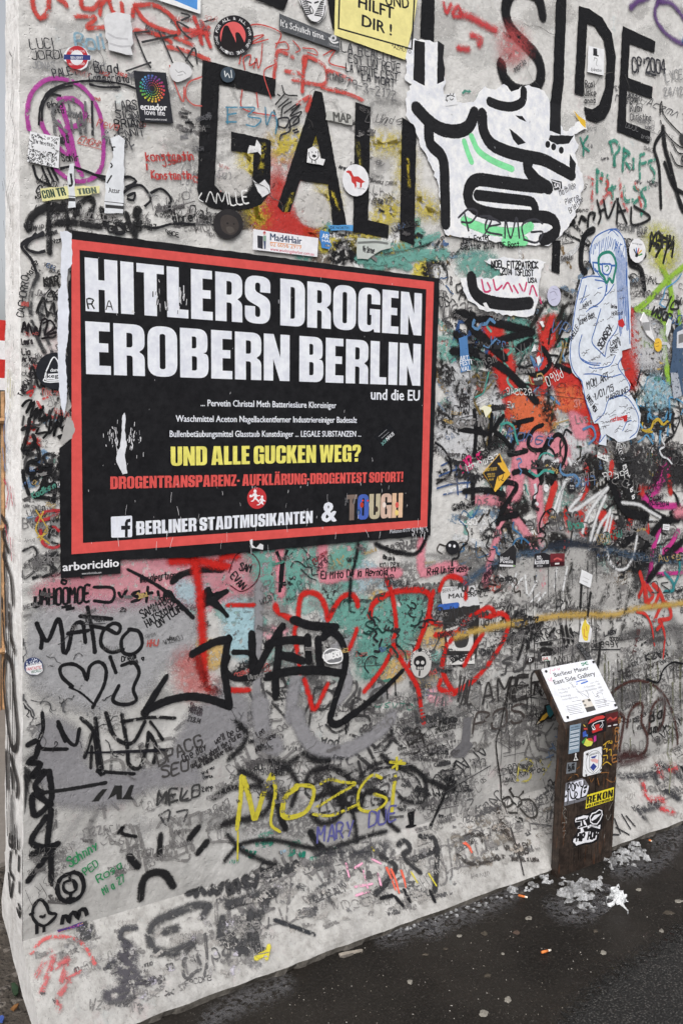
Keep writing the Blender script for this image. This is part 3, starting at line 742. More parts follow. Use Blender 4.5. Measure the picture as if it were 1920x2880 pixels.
# --- the fine crust of visitors' scrawls
INK = [(44, 44, 46), (60, 60, 62), (84, 82, 83), (108, 106, 107), (128, 126, 126)]
INK2 = INK * 4 + [(170, 84, 80), (80, 106, 146), (74, 130, 116), (176, 150, 96)]
def crust(part):
    'part: the share of each field drawn in this generation'
    BASE[0] = nl(2e-5); LIFT[0] += 6.2e-4
    field('X', UPPER, int(74 * part), [(120, 120, 124), (90, 90, 94), (150, 150, 152), (180, 90, 86)], (10, 24), (1.3, 2.4))
    field('B', '680 520 1180 720 1180 1500 700 1480', int(26 * part), INK, (9, 16), (1.4, 2.4))
    field('B', '980 1000 1190 1050 1190 1500 980 1480', int(19 * part), INK, (9, 15), (1.5, 2.6))
    field('C', '640 480 1350 560 1350 1500 880 1500', int(26 * part), [(120, 120, 122), (80, 80, 84)], (9, 18), (1.3, 2.3))
    field('C', '660 1200 860 1300 860 1500 760 1480', int(7 * part), INK, (10, 16), (1.4, 2.2))
    field('A', '160 1250 560 1300 560 1760 160 1760', int(34 * part), INK, (10, 24), (1.6, 3.6))
    field('A', '560 1380 1400 1440 1560 1700 560 1560', int(40 * part), INK, (10, 22), (1.5, 3.2))
    field('A', '1200 740 1400 760 1380 920 1200 900', int(23 * part), INK, (8, 14), (1.5, 3.0))
    field('D', '140 240 400 260 400 1764 140 1764', int(46 * part), INK2, (9, 22), (1.5, 3.4))
    field('G', '150 0 410 0 420 800 160 860', int(63 * part), INK2, (9, 24), (1.5, 3.6))
    field('G', '150 860 1300 760 1560 640 1560 900 1300 1300 160 1300', int(63 * part), INK2, (9, 22), (1.4, 3.0))
    field('G', '160 1200 720 1300 700 1764 160 1764', int(36 * part), [(70, 70, 72), (90, 90, 92), (56, 56, 58)], (10, 30), (1.8, 5), 'loop', .35)
    field('J', '150 0 900 0 900 420 200 300', int(28 * part), INK, (10, 26), (1.6, 4), 'loop', .3)
    field('J', '160 520 1200 560 1300 820 160 1120', int(40 * part), [(110, 108, 108), (90, 88, 88), (130, 128, 128)], (12, 34), (1.6, 3.2), wear=.45)
    field('J', '880 300 1400 120 1560 60 1568 400 1200 520 860 520', int(46 * part), INK, (9, 18), (1.4, 2.6))
    field('H', '0 620 1560 560 1560 1764 0 1764', int(161 * part), INK2, (9, 24), (1.4, 3.4))
    field('H', '880 960 1330 940 1300 1300 900 1400', int(70 * part), [(30, 60, 56), (36, 36, 40)], (14, 36), (3, 7), 'loop', .25)
    field('H', '150 620 620 600 620 960 180 960', int(10 * part), [(36, 60, 60), (36, 36, 40)], (14, 36), (2.5, 6), 'loop', .25)
    field('H', '1320 960 1568 900 1568 1764 1200 1764', int(53 * part), INK, (8, 18), (1.4, 2.6))
    field('K', '0 0 1568 0 1568 780 0 880', int(172 * part), INK, (9, 24), (1.3, 3.0))
    field('K', '1160 60 1568 60 1560 780 1200 840', int(74 * part), INK, (8, 22), (1.3, 3.2))
    field('K', '0 880 700 1000 680 1080 0 1160', int(23 * part), [(40, 130, 110), (60, 140, 120), (150, 180, 200)], (8, 16), (2, 4), wear=.5)
    field('E', '900 180 1560 340 1560 620 1440 420', int(19 * part), INK2, (10, 26), (2, 6), 'loop', .3)
    field('E', '1450 420 1568 420 1568 1764 1440 1764', int(51 * part), INK2, (9, 26), (1.6, 4.5))
    field('B', '640 1560 1560 1560 1560 1764 700 1764', int(26 * part), INK2, (9, 22), (1.6, 4))
    field('F', '0 560 1568 560 1568 1764 0 1764', int(267 * part), INK2 + [(226, 228, 230), (226, 228, 230)], (9, 28), (1.5, 4.2))
    field('F', '0 600 900 600 900 1764 0 1764', int(55 * part), [(36, 36, 38), (60, 56, 52), (70, 150, 140), (90, 130, 170)], (18, 54), (3.5, 9), 'loop', .3)
    field('F', '1200 700 1568 560 1568 1764 1000 1500', int(45 * part), [(36, 36, 38), (60, 56, 52), (90, 150, 190), (206, 208, 212), (190, 160, 60)], (16, 46), (3, 9), 'loop', .3)
    field('F', '700 20 1568 20 1568 560 1200 560 700 440', int(30 * part), INK, (9, 20), (1.4, 2.6))
    field('I', '0 0 1568 0 1568 800 0 760', int(207 * part), INK2 + [(226, 228, 230)], (9, 28), (1.5, 4.2))
    field('I', '0 160 560 300 560 900 0 900', int(40 * part), [(36, 36, 38), (60, 56, 52), (60, 110, 150)], (14, 40), (2.5, 7), 'loop', .3)
    field('I', '560 100 1568 100 1568 560 600 560', int(24 * part), [(36, 36, 38), (30, 30, 32), (206, 208, 212)], (16, 46), (3, 10), 'loop', .3)
    field('I', '0 700 1568 640 1568 1400 0 1560', int(198 * part), INK, (8, 24), (1.3, 3.4))
    field('I', '300 700 1300 640 1300 1360 420 1360', int(32 * part), [(40, 40, 42), (50, 48, 48)], (50, 150), (2.2, 5), 'drip', .3)
    field('I', '640 560 1000 560 1000 800 640 800', int(21 * part), [(30, 30, 34)], (50, 130), (2, 4), 'drip', .2)
    field('L', '0 0 780 0 700 1100 0 1100', int(120 * part), INK + [(120, 118, 116)] * 3, (9, 26), (1.2, 2.6))
    field('L', '1050 0 1568 0 1568 760 1130 860', int(86 * part), INK + [(120, 118, 116)] * 2, (9, 26), (1.2, 2.8))
    field('L', '300 0 720 0 720 500 300 1000', int(28 * part), [(60, 58, 58), (46, 44, 44)], (40, 110), (1.6, 3.2), 'drip', .35)
    field('L', '1000 20 1568 20 1568 600 1100 700', int(43 * part), [(70, 68, 64), (110, 112, 90)], (60, 190), (2, 6), 'drip', .5)
    # on the sloping foot
    FOOT = [(84, 83, 84), (120, 118, 117), (150, 147, 144)]
    field('J', '170 1400 700 1180 1568 940 1568 1420 640 1740 240 1764', int(132 * part), FOOT, (8, 22), (1.4, 4.5), wear=.5)
    field('K', '0 1240 1568 800 1568 1360 0 1740', int(149 * part), FOOT, (8, 22), (1.4, 4.5), wear=.5)
    field('L', '0 1200 700 1100 660 1440 0 1720', int(74 * part), FOOT, (9, 30), (1.4, 4), wear=.45)
    field('L', '1130 900 1568 760 1568 1180 1100 1320', int(34 * part), FOOT, (9, 30), (1.4, 4), wear=.45)
    field('J', '300 1300 1568 940 1568 1420 640 1700', int(50 * part), [(120, 119, 120), (150, 148, 148), (170, 166, 176)], (8, 26), (0, 0), 'blot', .7, soft=.8)
    field('K', '0 1240 1568 860 1568 1320 0 1700', int(57 * part), [(110, 109, 110), (140, 138, 136), (160, 156, 152)], (8, 26), (0, 0), 'blot', .7, soft=.8)
    field('L', '0 1260 680 1140 640 1440 0 1680', int(28 * part), [(120, 114, 106), (150, 142, 134)], (8, 26), (0, 0), 'blot', .66, soft=.8)
crust(.6)
field('X', '70 1540 1500 1500 1900 1400 1900 2060 1200 2250 80 2560', 60, [(120, 119, 119), (150, 149, 148), (92, 91, 92), (176, 175, 174)], (90, 260), (20, 60), 'smear', .35, (-40, 100), soft=.95, op=.5)
field('X', '1240 700 1900 700 1900 1640 1240 1640', 50, [(60, 60, 62), (150, 149, 148), (92, 91, 92), (206, 205, 204)], (80, 220), (16, 44), 'smear', .4, (-40, 100), soft=.95, op=.6)
field('X', '90 260 1200 260 1200 620 90 620', 22, [(176, 175, 174), (210, 209, 208), (150, 149, 148)], (60, 180), (10, 30), 'smear', .45, (-20, 100), soft=.95, op=.45)
TG = [(34, 34, 36), (34, 34, 36), (52, 51, 52), (74, 73, 74)]
field('F', '0 560 800 560 900 1764 0 1764', 12, TG + [(170, 60, 56)], (44, 90), (6, 12), 'tag', .25)
field('F', '1200 700 1568 560 1568 1764 1000 1600', 8, TG + [(90, 130, 160)], (40, 90), (6, 12), 'tag', .3)
field('I', '0 160 1568 100 1568 560 0 700', 9, TG, (40, 90), (6, 12), 'tag', .25)
field('I', '0 700 1568 640 1568 1400 0 1560', 14, TG + [(120, 118, 116)], (36, 90), (5, 11), 'tag', .35)
field('H', '0 960 1560 900 1560 1764 0 1764', 9, [(60, 59, 60), (84, 83, 84), (112, 110, 110)], (40, 100), (5, 12), 'tag', .4)
field('K', '0 0 1568 0 1568 760 0 860', 9, [(60, 59, 60), (84, 83, 84), (120, 118, 118)], (40, 110), (5, 12), 'tag', .45)
field('J', '160 420 1400 380 1300 820 160 1100', 7, [(100, 99, 99), (126, 124, 123), (84, 83, 83)], (50, 120), (5, 11), 'tag', .5)
field('G', '160 0 410 0 420 860 160 900', 7, TG, (40, 80), (6, 11), 'tag', .3)
field('D', '140 260 400 260 400 1764 140 1764', 9, TG, (36, 80), (5, 10), 'tag', .35)
field('E', '1450 420 1568 420 1568 1764 1440 1764', 8, TG + [(54, 82, 130)], (40, 90), (6, 11), 'tag', .3)
field('L', '0 0 700 0 640 1000 0 1100', 6, [(84, 83, 84), (112, 110, 110), (130, 128, 126)], (50, 120), (5, 10), 'tag', .5)
field('J', '200 1400 700 1200 1568 960 1568 1400 640 1700 260 1740', 5, [(84, 83, 84), (112, 110, 110)], (50, 110), (6, 14), 'tag', .5)
field('K', '0 1260 1568 860 1568 1320 0 1700', 7, [(74, 73, 74), (112, 110, 110)], (44, 100), (6, 14), 'tag', .5)
# --- clouds and rolled patches
gr().c('Z', PK, '100 1345 300 1290 480 1275 640 1270 640 1330 520 1372 380 1392 240 1375 110 1378', 40, wear=.4, op=.62).c('Z', (214, 150, 170), '120 1375 330 1385 420 1400 250 1425 130 1420', 40, wear=.4, op=.7).done('paint_patch', face, 'faded pink spray band below the black poster')
gr().c('H', TE, '170 600 560 590 640 700 500 860 420 960 250 900 190 760', 50, wear=.5).c('H', TE, '750 590 940 570 900 720 850 860 760 820 700 700', 40, wear=.5).c('H', TE, '720 960 900 1000 1130 960 1300 930 1330 1020 1290 1150 1150 1290 950 1290 880 1200 790 1120', 45, wear=.46).c('H', TE, '930 1290 1090 1290 1060 1420 940 1480 900 1380', 40, wear=.4, op=.8).done('paint_patch', face, 'teal spray cloud behind the red bubble letters')
gr().c('H', (170, 204, 214), '0 980 170 1010 170 1300 40 1310 0 1200', 40, wear=.4).c('G', (176, 208, 218), '1240 820 1420 880 1340 960 1230 930', 40, wear=.4, op=.7).done('paint_patch', face, 'pale blue smudge left of the thick black tag')
SV = (142, 141, 145)
gr().c('J', SV, '250 60 420 110 480 300 600 360 760 350 930 300 1010 160 1090 20 1260 -90 1390 -60 1390 100 1330 190 1100 260 1120 400 860 420 640 520 330 520 270 430 210 330', 40, wear=.12).done('paint_patch', face, 'silver rolled paint around the heavy black name')
gr().c('G', (166, 166, 169), '330 1000 700 1030 1000 1000 1330 1060 1290 1300 1100 1420 1000 1560 700 1680 400 1600 200 1480 170 1200', 60, wear=.22).done('paint_patch', face, 'grey rolled paint under the black marker names')
gr().s('H', SV, 72, '218 840 215 1100 205 1400 195 1760', wear=.1).s('H', SV, 105, '480 1440 450 1600 430 1764', wear=.15).s('H', SV, 80, '800 1400 830 1540 760 1650', wear=.2).done('silver_stroke', face, 'silver vertical bar of paint below the poster')
gr().s('K', SV, 120, '470 60 520 200 620 310 780 330 940 260 1060 170 1130 90', wear=.08).s('K', SV, 150, '225 -10 235 150 260 250 330 300', wear=.2).done('silver_stroke', face, 'broad silver curve like a smile')
gr().c('B', (190, 48, 42), '290 1350 330 1230 420 1280 370 1400 470 1470 600 1600 560 1640 400 1610 240 1590 200 1480', 45, wear=.15).c('B', (205, 110, 104), '300 1010 420 1030 420 1250 330 1330 260 1280', 80, wear=.5, op=.45).done('spray_cloud', face, 'red spray cloud at the foot of the black letter A')
YD = (206, 188, 70)
sp = gr()
for q in ('130 1050 200 1110 180 1220 110 1180', '320 960 480 930 520 980 400 1060 330 1040', '150 1260 210 1400 240 1520 180 1500', '640 1320 740 1340 730 1420 660 1400', '990 960 1150 950 1200 990 1060 1030', '1200 1040 1260 1100 1250 1280 1200 1260', '1010 1480 1130 1400 1180 1480 1060 1560 1000 1560', '1300 1330 1400 1400 1420 1480 1310 1440', '900 1640 1000 1640 980 1720', '600 920 640 960 630 1010'): sp.c('B', YD, q, 55, wear=.5, op=.8)
sp.done('spray_cloud', face, 'speckled yellow spray dusted over the black letters')
gr().s('C', (205, 70, 66), 40, '1380 -5', .5) if False else None
gr().s('F', LG, 62, '1410 160 1420 260 1470 380 1490 520 1450 700 1440 860 1470 1060', wear=.3).s('F', LG, 50, '1250 560 1330 500 1440 380 1568 270', wear=.3).s('F', LG, 56, '1260 680 1300 800 1400 780 1420 720', wear=.4).s('F', LG, 40, '1540 580 1550 800 1545 1080', wear=.35).s('F', LG, 44, '1240 560 1390 610 1440 660', wear=.4).c('F', (196, 196, 90), '1340 40 1430 20 1500 120 1480 260 1380 240', 50, wear=.5).done('spray_stroke', face, 'lime green spray strokes near the blue line figure')
gr().s('F', RD, 90, '230 600 270 800 300 980 340 1150 370 1290', wear=.3).s('F', RD, 80, '640 640 610 760 580 900 560 1040 570 1130', wear=.35).s('F', RD, 70, '1210 580 1240 800 1210 960 1180 1120', wear=.25).s('F', RD, 76, '670 1010 760 1090 840 1180 900 1300', wear=.35).s('F', RD, 90, '900 1330 960 1400 980 1440', wear=.2).c('F', RD, '1160 620 1240 640 1250 900 1220 1100 1150 1000 1140 800', 30, wear=.25).done('paint_patch', face, 'red paint bands behind the black brush strokes')
gr().c('F', OR, '420 1200 560 1170 600 1300 540 1420 440 1400 380 1290', 40, wear=.5).s('F', OR, 45, '730 1130 790 1200 880 1130|560 1230 540 1400 560 1500|600 1280 720 1230 770 1260', wear=.45).s('F', OR, 30, '500 1330 520 1500|640 1300 640 1400', wear=.4).done('paint_patch', face, 'orange paint patch under the black letters')
gr().c('F', TE, '60 190 240 190 250 300 130 330 40 280', 40, wear=.45).c('F', TE, '260 260 340 290 310 380 250 350', 40, wear=.5).c('F', TE, '370 690 510 700 500 800 400 900 370 800', 40, wear=.5).s('F', TE, 26, '330 800 290 900 380 910 340 1050 400 1150|240 700 330 690 320 740|300 1190 330 1300 310 1400|420 1160 440 1260', wear=.3).c('F', TE, '70 850 150 870 150 960 90 960', 30, wear=.4).done('paint_patch', face, 'teal drips and patches beside the red bands')
gr().s('F', BL, 24, '520 890 570 1000 600 930|570 1000 570 1110 530 1160|570 1110 630 1150|440 1250 480 1180 510 1200|650 1160 720 1220|700 980 730 1040', wear=.3).s('F', (90, 150, 190), 34, '1380 1050 1330 1300 1360 1450|1400 1150 1470 1200 1440 1320 1340 1300|1420 1350 1400 1560|1480 1280 1460 1420', wear=.5).done('spray_stroke', face, 'light blue paint strokes among the red bands')
gr().s('E', TE, 70, '900 215 1100 230 1250 270', wear=.35).s('E', TE, 90, '1020 260 1300 190 1500 180', wear=.4).s('B', TE, 60, '1050 1710 1250 1690 1450 1620', wear=.5).done('spray_cloud', face, 'teal spray above the upper edge of the black poster')
# --- pink fat letters
pk = gr()
for wd, q in ((88, '360 600 362 740 368 900'), (84, '655 570 655 700 662 800 800 780 1000 765 1180 765'), (84, '1340 520 1330 640 1345 760 1450 730 1560 715')): pk.s('H', PK, wd, q, soft=.3, wear=.12)
for wd, q in ((75, '560 -40 575 200 585 400 592 620 590 700'), (72, '410 -20 390 120 340 330 290 500 240 680 205 830'), (76, '140 260 300 270 400 370 480 480 570 640'), (66, '590 730 610 800 590 880'), (84, '60 750 -10 760')): pk.s('I', PK, wd, q, soft=.3, wear=.15)
for wd, q in ((86, '840 1300 860 1380'), (84, '650 1460 720 1560 760 1640'), (60, '780 1400 810 1520'), (88, '480 1480 440 1600 420 1764'), (60, '540 1440 500 1560 540 1764')): pk.s('F', PK, wd, q, soft=.3, wear=.2)
pk.s('D', PK, 1, '0 0 1 1') if False else None
pk.done('graffiti_lettering', face, 'fat pink letters running beside and below the poster')
None and gr().s('I', (196, 60, 140), 60, '1440 -20 1400 120 1330 250 1200 280 1120 240', wear=.2).s('I', (196, 60, 140), 56, '1300 330 1568 310', wear=.25).s('I', (196, 60, 140), 60, '1420 480 1360 600 1340 700', wear=.25).s('I', (196, 60, 140), 46, '1560 480 1480 580 1430 640 1568 620|1400 760 1568 750', wear=.3).s('I', (196, 60, 140), 30, '1340 740 1330 860', wear=.2).done('graffiti_lettering', face, 'magenta strokes by the far edge with a handwritten name')
gr().s('R', RD, 50, '275 140 245 250 230 320|425 40 432 140 402 200|330 280 340 360 328 440', wear=.15).s('R', RD, 70, '395 290 410 370|500 290 540 340 560 380|690 170 720 185 755 170', wear=.18).s('R', RD, 40, '550 40 545 110|640 310 635 350|720 340 722 385|820 60 835 180|260 60 290 90', wear=.2).done('paint_patch', face, 'red paint behind the white scrawl')
wp_ = gr()
for q in ('80 260 200 270 210 460 150 490 100 380', '60 500 220 480 230 640 120 700 60 640', '330 380 380 400 350 480 290 470', '640 560 760 600 800 700 700 760 640 680', '560 640 640 650 660 740 580 780'): wp_.c('M', (204, 205, 208), q, 22, wear=.4, op=.9)
for q in ('240 320 420 430 400 560 250 520', '60 440 240 460 320 640 80 700', '330 640 520 600 620 690 420 720'): wp_.c('R', (188, 186, 184), q, 40, wear=.42, op=.8)
wp_.done('paint_patch', face, 'chipped whitish paint around the painted bands')
gr().c('M', RD, '262 20 340 40 400 150 425 300 440 420 380 430 340 300 305 150', 20, wear=.3, op=.95).c('M', RD, '545 50 625 15 625 120 575 200 605 300 560 400 510 330 560 200', 20, wear=.34, op=.95).c('M', RD, '600 305 700 255 740 330 780 420 830 540 830 610 760 560 690 480 640 400', 20, wear=.3, op=.95).c('M', OR, '430 400 530 395 610 500 560 570 470 540 410 470', 26, wear=.4, op=.9).c('M', OR, '640 360 740 380 760 440 660 470', 26, wear=.5, op=.9).s('M', TE, 15, '340 190 380 165 410 180 370 230 400 280 390 330 420 370|310 90 290 60 330 50|360 410 400 390 450 370', wear=.2).c('M', TE, '400 60 470 40 520 140 440 200 390 130', 26, wear=.48).c('M', TE, '60 120 140 140 120 220 70 210', 26, wear=.5).s('M', (96, 140, 182), 14, '505 215 540 260 560 220|540 260 545 340 520 380|580 390 640 440|650 180 665 230', wear=.3).s('M', (206, 186, 80), 22, '270 470 310 455 300 500', wear=.3).done('paint_patch', face, 'patchwork of red, orange and teal paint beside the poster')
gr().c('R', (196, 60, 140), '690 230 760 140 820 20 830 60 790 150 740 240', 14, wear=.15, op=.95).s('R', (196, 60, 140), 36, '700 242 800 246 875 246|780 360 752 450 736 560 722 612|872 370 830 440 800 470 890 460', wear=.15).s('R', (196, 60, 140), 22, '770 576 890 570|582 178 588 222', wear=.2).done('graffiti_lettering', face, 'magenta bars by the far edge crossing red paint')
BD, OL, DB = (38, 36, 36), (128, 110, 66), (54, 82, 130)
mx = gr()
mx.s('M', BD, 15, '700 0 660 80 620 165|640 10 600 95|665 30 640 135|600 80 588 150|690 120 670 200|720 40 700 120', soft=.2, wear=.35)
mx.s('M', OL, 14, '200 340 240 300 270 330 312 290|240 400 290 370 322 330|230 430 262 500|620 420 600 520|660 160 640 260|300 540 290 640', soft=.2, wear=.4)
mx.s('M', DB, 10, '50 850 120 830 222 820|60 790 150 760 230 790|80 880 200 860|70 740 122 720 182 740|140 720 150 880|200 800 190 896', soft=.15, wear=.3)
for q in ('40 235 100 250 130 330 90 350 60 300', '45 470 100 445 130 520 80 560 50 540', '130 350 200 330 210 420 170 440', '280 560 340 580 330 660 280 640', '560 430 620 450 600 540 570 520', '700 760 760 700 860 760 890 860 830 890 760 820', '620 700 680 720 670 800 630 780', '200 150 250 170 250 260 210 240'): mx.c('M', BD, q, 16, soft=.8, wear=.6, op=.9)
for q in ('540 120 640 100 690 220 720 290 640 300 580 260 540 190', '240 30 280 60 260 130 230 100', '420 0 480 20 470 120 430 110', '10 200 100 180 150 260 80 300 20 280', '820 0 890 10 890 120 840 90', '250 380 330 400 320 470 260 450', '100 420 170 400 190 470 120 480'): mx.c('R', BD, q, 16, soft=.6, wear=.42, op=.92)
mx.s('R', BD, 13, '230 40 242 150|440 0 450 165|482 60 470 140|500 20 520 120|330 250 360 330 350 420|380 300 420 390|40 300 70 400 100 460|120 180 90 260 130 330', soft=.15, wear=.3)
mx.c('F', (52, 51, 53), '1200 1480 1340 1500 1500 1540 1560 1640 1540 1764 1250 1764 1180 1600', 40, wear=.52, op=.9).s('F', BD, 15, '1320 1240 1450 1228 1460 1320 1400 1360 1320 1350 1310 1285|1290 900 1270 1000 1250 1080|1350 880 1330 1010|1280 990 1340 980|1400 1020 1440 1120|1260 1120 1210 1260|1500 860 1480 960|1440 940 1410 1010', soft=.1, wear=.25)
mx.c('F', (150, 190, 206), '1350 1040 1450 1080 1480 1200 1380 1240 1310 1160', 40, wear=.55, op=.8).c('F', (206, 206, 209), '1250 620 1400 700 1440 900 1300 960 1240 840', 40, wear=.45, op=.8)
mx.done('paint_smear', face, 'black, olive and blue dry brush marks filling the crowded side of the wall')
gr().c('M', PK, '420 700 480 595 560 590 565 650 532 720 555 890 512 896 482 745 445 896 392 890 430 780', 14, wear=.24, op=.95).c('M', PK, '695 480 760 515 775 600 725 605 700 540', 14, wear=.25, op=.95).c('M', PK, '580 598 650 600 692 680 662 742 600 655', 14, wear=.25, op=.95).done('graffiti_lettering', face, 'pink letter A shape beside the yellow diamond')
# --- the big painted name of the open air gallery
gr().p('C', K, '693 -10 765 -10 745 560 725 745 650 722 672 560').done('painted_lettering', face, 'black painted letter I running down into the paste-up')
gr().p('C', K, '1150 178 1378 285 1370 362 1200 300 1188 535 1358 598 1352 680 1180 620 1175 840 1342 905 1335 990 1112 903').done('painted_lettering', face, 'black painted letter E with peeling edges')
gr().p('C', K, '850 40 920 60 1010 120 1075 230 1105 400 1090 600 1070 740 1030 820 970 845 900 820 885 735 940 755 990 720 1030 600 1040 400 1020 270 960 180 908 160 882 660 818 645').done('painted_lettering', face, 'black painted letter D around a small white card')
gr().s('C', K, 84, '600 108 590 40 560 -30 470 -70 380 -40 348 40 352 120 400 220 500 320 572 410 590 500 572 580 520 625 440 625 370 580 330 520 315 440', soft=.04, wear=.1).done('painted_lettering', face, 'black painted letter S torn at its lower curve')
gr().p('X', K, '570 167 776 222 773 271 617 235 604 520 620 540 650 545 690 525 711 494 713 433 650 424 650 369 762 394 760 540 735 575 700 588 640 592 590 582 562 562 555 535').done('painted_lettering', face, 'black painted letter G with a scratched name')
gr().p('B', K, '600 622 650 635 820 1555 725 1550 690 1272 500 1240 430 1460 380 1460 345 1420', holes=['610 930 655 1140 545 1115']).done('painted_lettering', face, 'black painted letter A dusted with yellow and red')
gr().p('B', K, '880 705 985 738 968 1515 1110 1550 1105 1640 863 1600').done('painted_lettering', face, 'black painted letter L beside the oval horse sticker')
gr().p('B', K, '1200 805 1300 870 1285 1690 1185 1655').done('painted_lettering', face, 'second black letter L half covered by white paper')
gr().p('B', K, '150 -10 420 -10 385 72 270 25').p('B', K, '685 -10 745 -10 735 205 722 195').done('painted_lettering', face, 'feet of black letters cut by the upper edge')
gr().p('B', K, '1335 -10 1425 -10 1420 290 1325 260').done('painted_lettering', face, 'black stem of a letter T beside the yellow notice')
gr().s('F', K, 48, '895 305 865 260 868 140 895 50 950 15', soft=.05, wear=.2).s('F', K, 48, '1170 170 1240 180 1300 190|1200 200 1210 250 1270 280 1290 350 1300 420', soft=.05, wear=.25).p('F', K, '670 90 725 90 715 320 660 300', wear=.3).done('painted_lettering', face, 'curved black letters behind the blue line figure')
gr().s('B', (200, 178, 60), 26, '1240 1100 1250 1280', soft=.9, wear=.6).s('B', (150, 140, 60), 36, '890 980 920 1180', soft=.9, wear=.65).s('B', (180, 165, 60), 40, '250 1000 230 1180', soft=.9, wear=.66).s('B', (200, 180, 66), 34, '400 1450 450 1340|720 1330 760 1440', soft=.9, wear=.62).done('spray_dust', face, 'yellow overspray on the black letters')
for t, q, l in (('B', '60 1170 130 1190 160 1250 110 1330 20 1340 -40 1280 -30 1200', 'cream round scar inside the black letter G'), ('B', '560 1320 650 1350 700 1440 670 1540 590 1560 500 1510 480 1420 510 1340', 'white round scar under the black letter A')):
    gr().c(t, (206, 203, 200), q, 14, soft=.6, wear=.36, op=.8).done('paint_scar', face, l)
gr().p('B', (224, 224, 226), '200 960 190 1010 150 1000 135 1060 210 1045 230 1070 230 1000').p('B', (220, 220, 224), '175 1240 215 1270 255 1235 290 1280 295 1330 240 1360 210 1320').done('paint_scar', face, 'torn white scraps on the letter G')
gr().s('A', (222, 222, 222), 9, '1390 1330 1370 1370 1400 1390|1420 1390 1450 1320 1480 1390|1490 1400 1500 1330 1530 1390 1550 1330', wear=.2).h('B', (222, 222, 222), 'ILLE', 0, 1410, 150, 1400, 80, 4).done('marker_lettering', face, 'pale name scratched along the curve of the letter G')
# --- red spray script at the upper edge
gr().s('A', (196, 66, 58), 38, '225 -20 235 60 280 125 330 80 340 -20|400 -10 450 20 460 40|560 -10 570 50 640 60 690 10', soft=.25, wear=.35).s('A', (196, 66, 58), 34, '690 100 700 30 740 -10|750 -10 780 80 840 100 840 20|920 60 915 110|930 40 990 130 1090 190 1230 225 1200 130 1080 40 930 35', soft=.25, wear=.3).s('A', (200, 72, 62), 34, '520 110 660 120 600 190 740 185|860 200 1000 215 1140 260 1180 290|1150 320 1280 350 1440 410|1210 260 1330 310', soft=.3, wear=.4).done('graffiti_lettering', face, 'red spray script across the upper corner')
gr().s('A', (200, 70, 66), 36, '1340 120 1370 200 1390 300|1270 200 1440 230|1440 190 1280 260|1390 150 1450 320', soft=.25, wear=.3).done('spray_star', face, 'red spray asterisk near the round black emblem')
gr().s('B', (200, 74, 66), 30, '450 395 350 350 330 450 320 530|400 490 520 500 530 390 670 460 660 580 450 550|650 600 720 620 840 650 930 690|860 550 690 480', soft=.25, wear=.45).s('B', (200, 74, 66), 34, '540 400 520 520 515 630|480 720 560 670 570 680 545 760', soft=.2, wear=.4).l('B', (190, 80, 74), 3.5, '330 330 360 220 150 180 80 440|150 260 250 240 160 300 280 270|120 480 110 400 160 380 150 450 190 430|180 470 200 400 210 470 230 420 240 300|330 300 400 290 420 340 360 340|450 280 500 340 470 360|520 330 600 340 620 380 550 360|660 380 740 340 700 430 820 470|100 620 110 750 330 800|200 640 210 740|300 680 250 500 330 440').done('graffiti_lettering', face, 'worn red tag above the black letters')
gr().s('C', (196, 62, 66), 62, '30 90 110 120 200 170 280 210', soft=.8, wear=.25).s('C', (196, 62, 66), 50, '110 240 180 270 160 310|20 330 90 340', soft=.8, wear=.3).c('C', (200, 90, 92), '340 220 440 240 470 330 430 400 345 390', 60, wear=.45, op=.6).s('C', (200, 62, 66), 36, '-80 20 -60 90 -30 30|-20 90 20 40 40 110 -10 110', soft=.6, wear=.3).done('graffiti_lettering', face, 'blurry red sprayed word beside the letter S')
gr().s('C', (96, 66, 122), 52, '1205 50 1260 5 1330 -20', soft=.4, wear=.1).s('C', (96, 66, 122), 44, '1420 -20 1375 60 1385 140 1440 220 1510 275 1580 305|1390 10 1480 20 1540 80 1580 140', soft=.5, wear=.1).done('spray_stroke', face, 'purple spray curl in the upper corner')
gr().s('A', (170, 62, 150), 30, '200 890 190 780 215 650 300 560 400 540 520 570 610 640 680 760 710 900 715 1050 700 1150 650 1220 560 1250 470 1230 380 1160', soft=.12, wear=.3).s('A', (170, 62, 150), 34, '285 830 310 900 400 1010 480 1060 450 960 405 840', soft=.12, wear=.3).s('A', (170, 62, 150), 36, '420 690 450 800 480 900 510 1040 540 1150 565 1205', soft=.12, wear=.25).s('A', (170, 62, 150), 34, '405 685 500 680 570 730 585 800 540 860 460 880', soft=.12, wear=.25).done('graffiti_lettering', face, 'purple letter P in a circle')
gr().l('A', (36, 36, 40), 6, '270 860 280 740 330 640 420 590 560 560 700 560 850 580 935 610|290 830 300 720 380 620 500 590|620 580 700 600 830 600|330 640 420 660').h('A', (46, 46, 50), 'eloas !', 330, 735, 480, 745, 40, 3.5).h('A', (46, 46, 50), '12.9.13', 365, 775, 445, 780, 22, 2.5).h('A', (50, 50, 54), 'lub 13', 420, 985, 480, 985, 50, 3).h('A', (40, 40, 40), 'Sohir', 430, 1110, 550, 1110, 45, 3).done('marker_lettering', face, 'black marker loop and date around the purple circle')
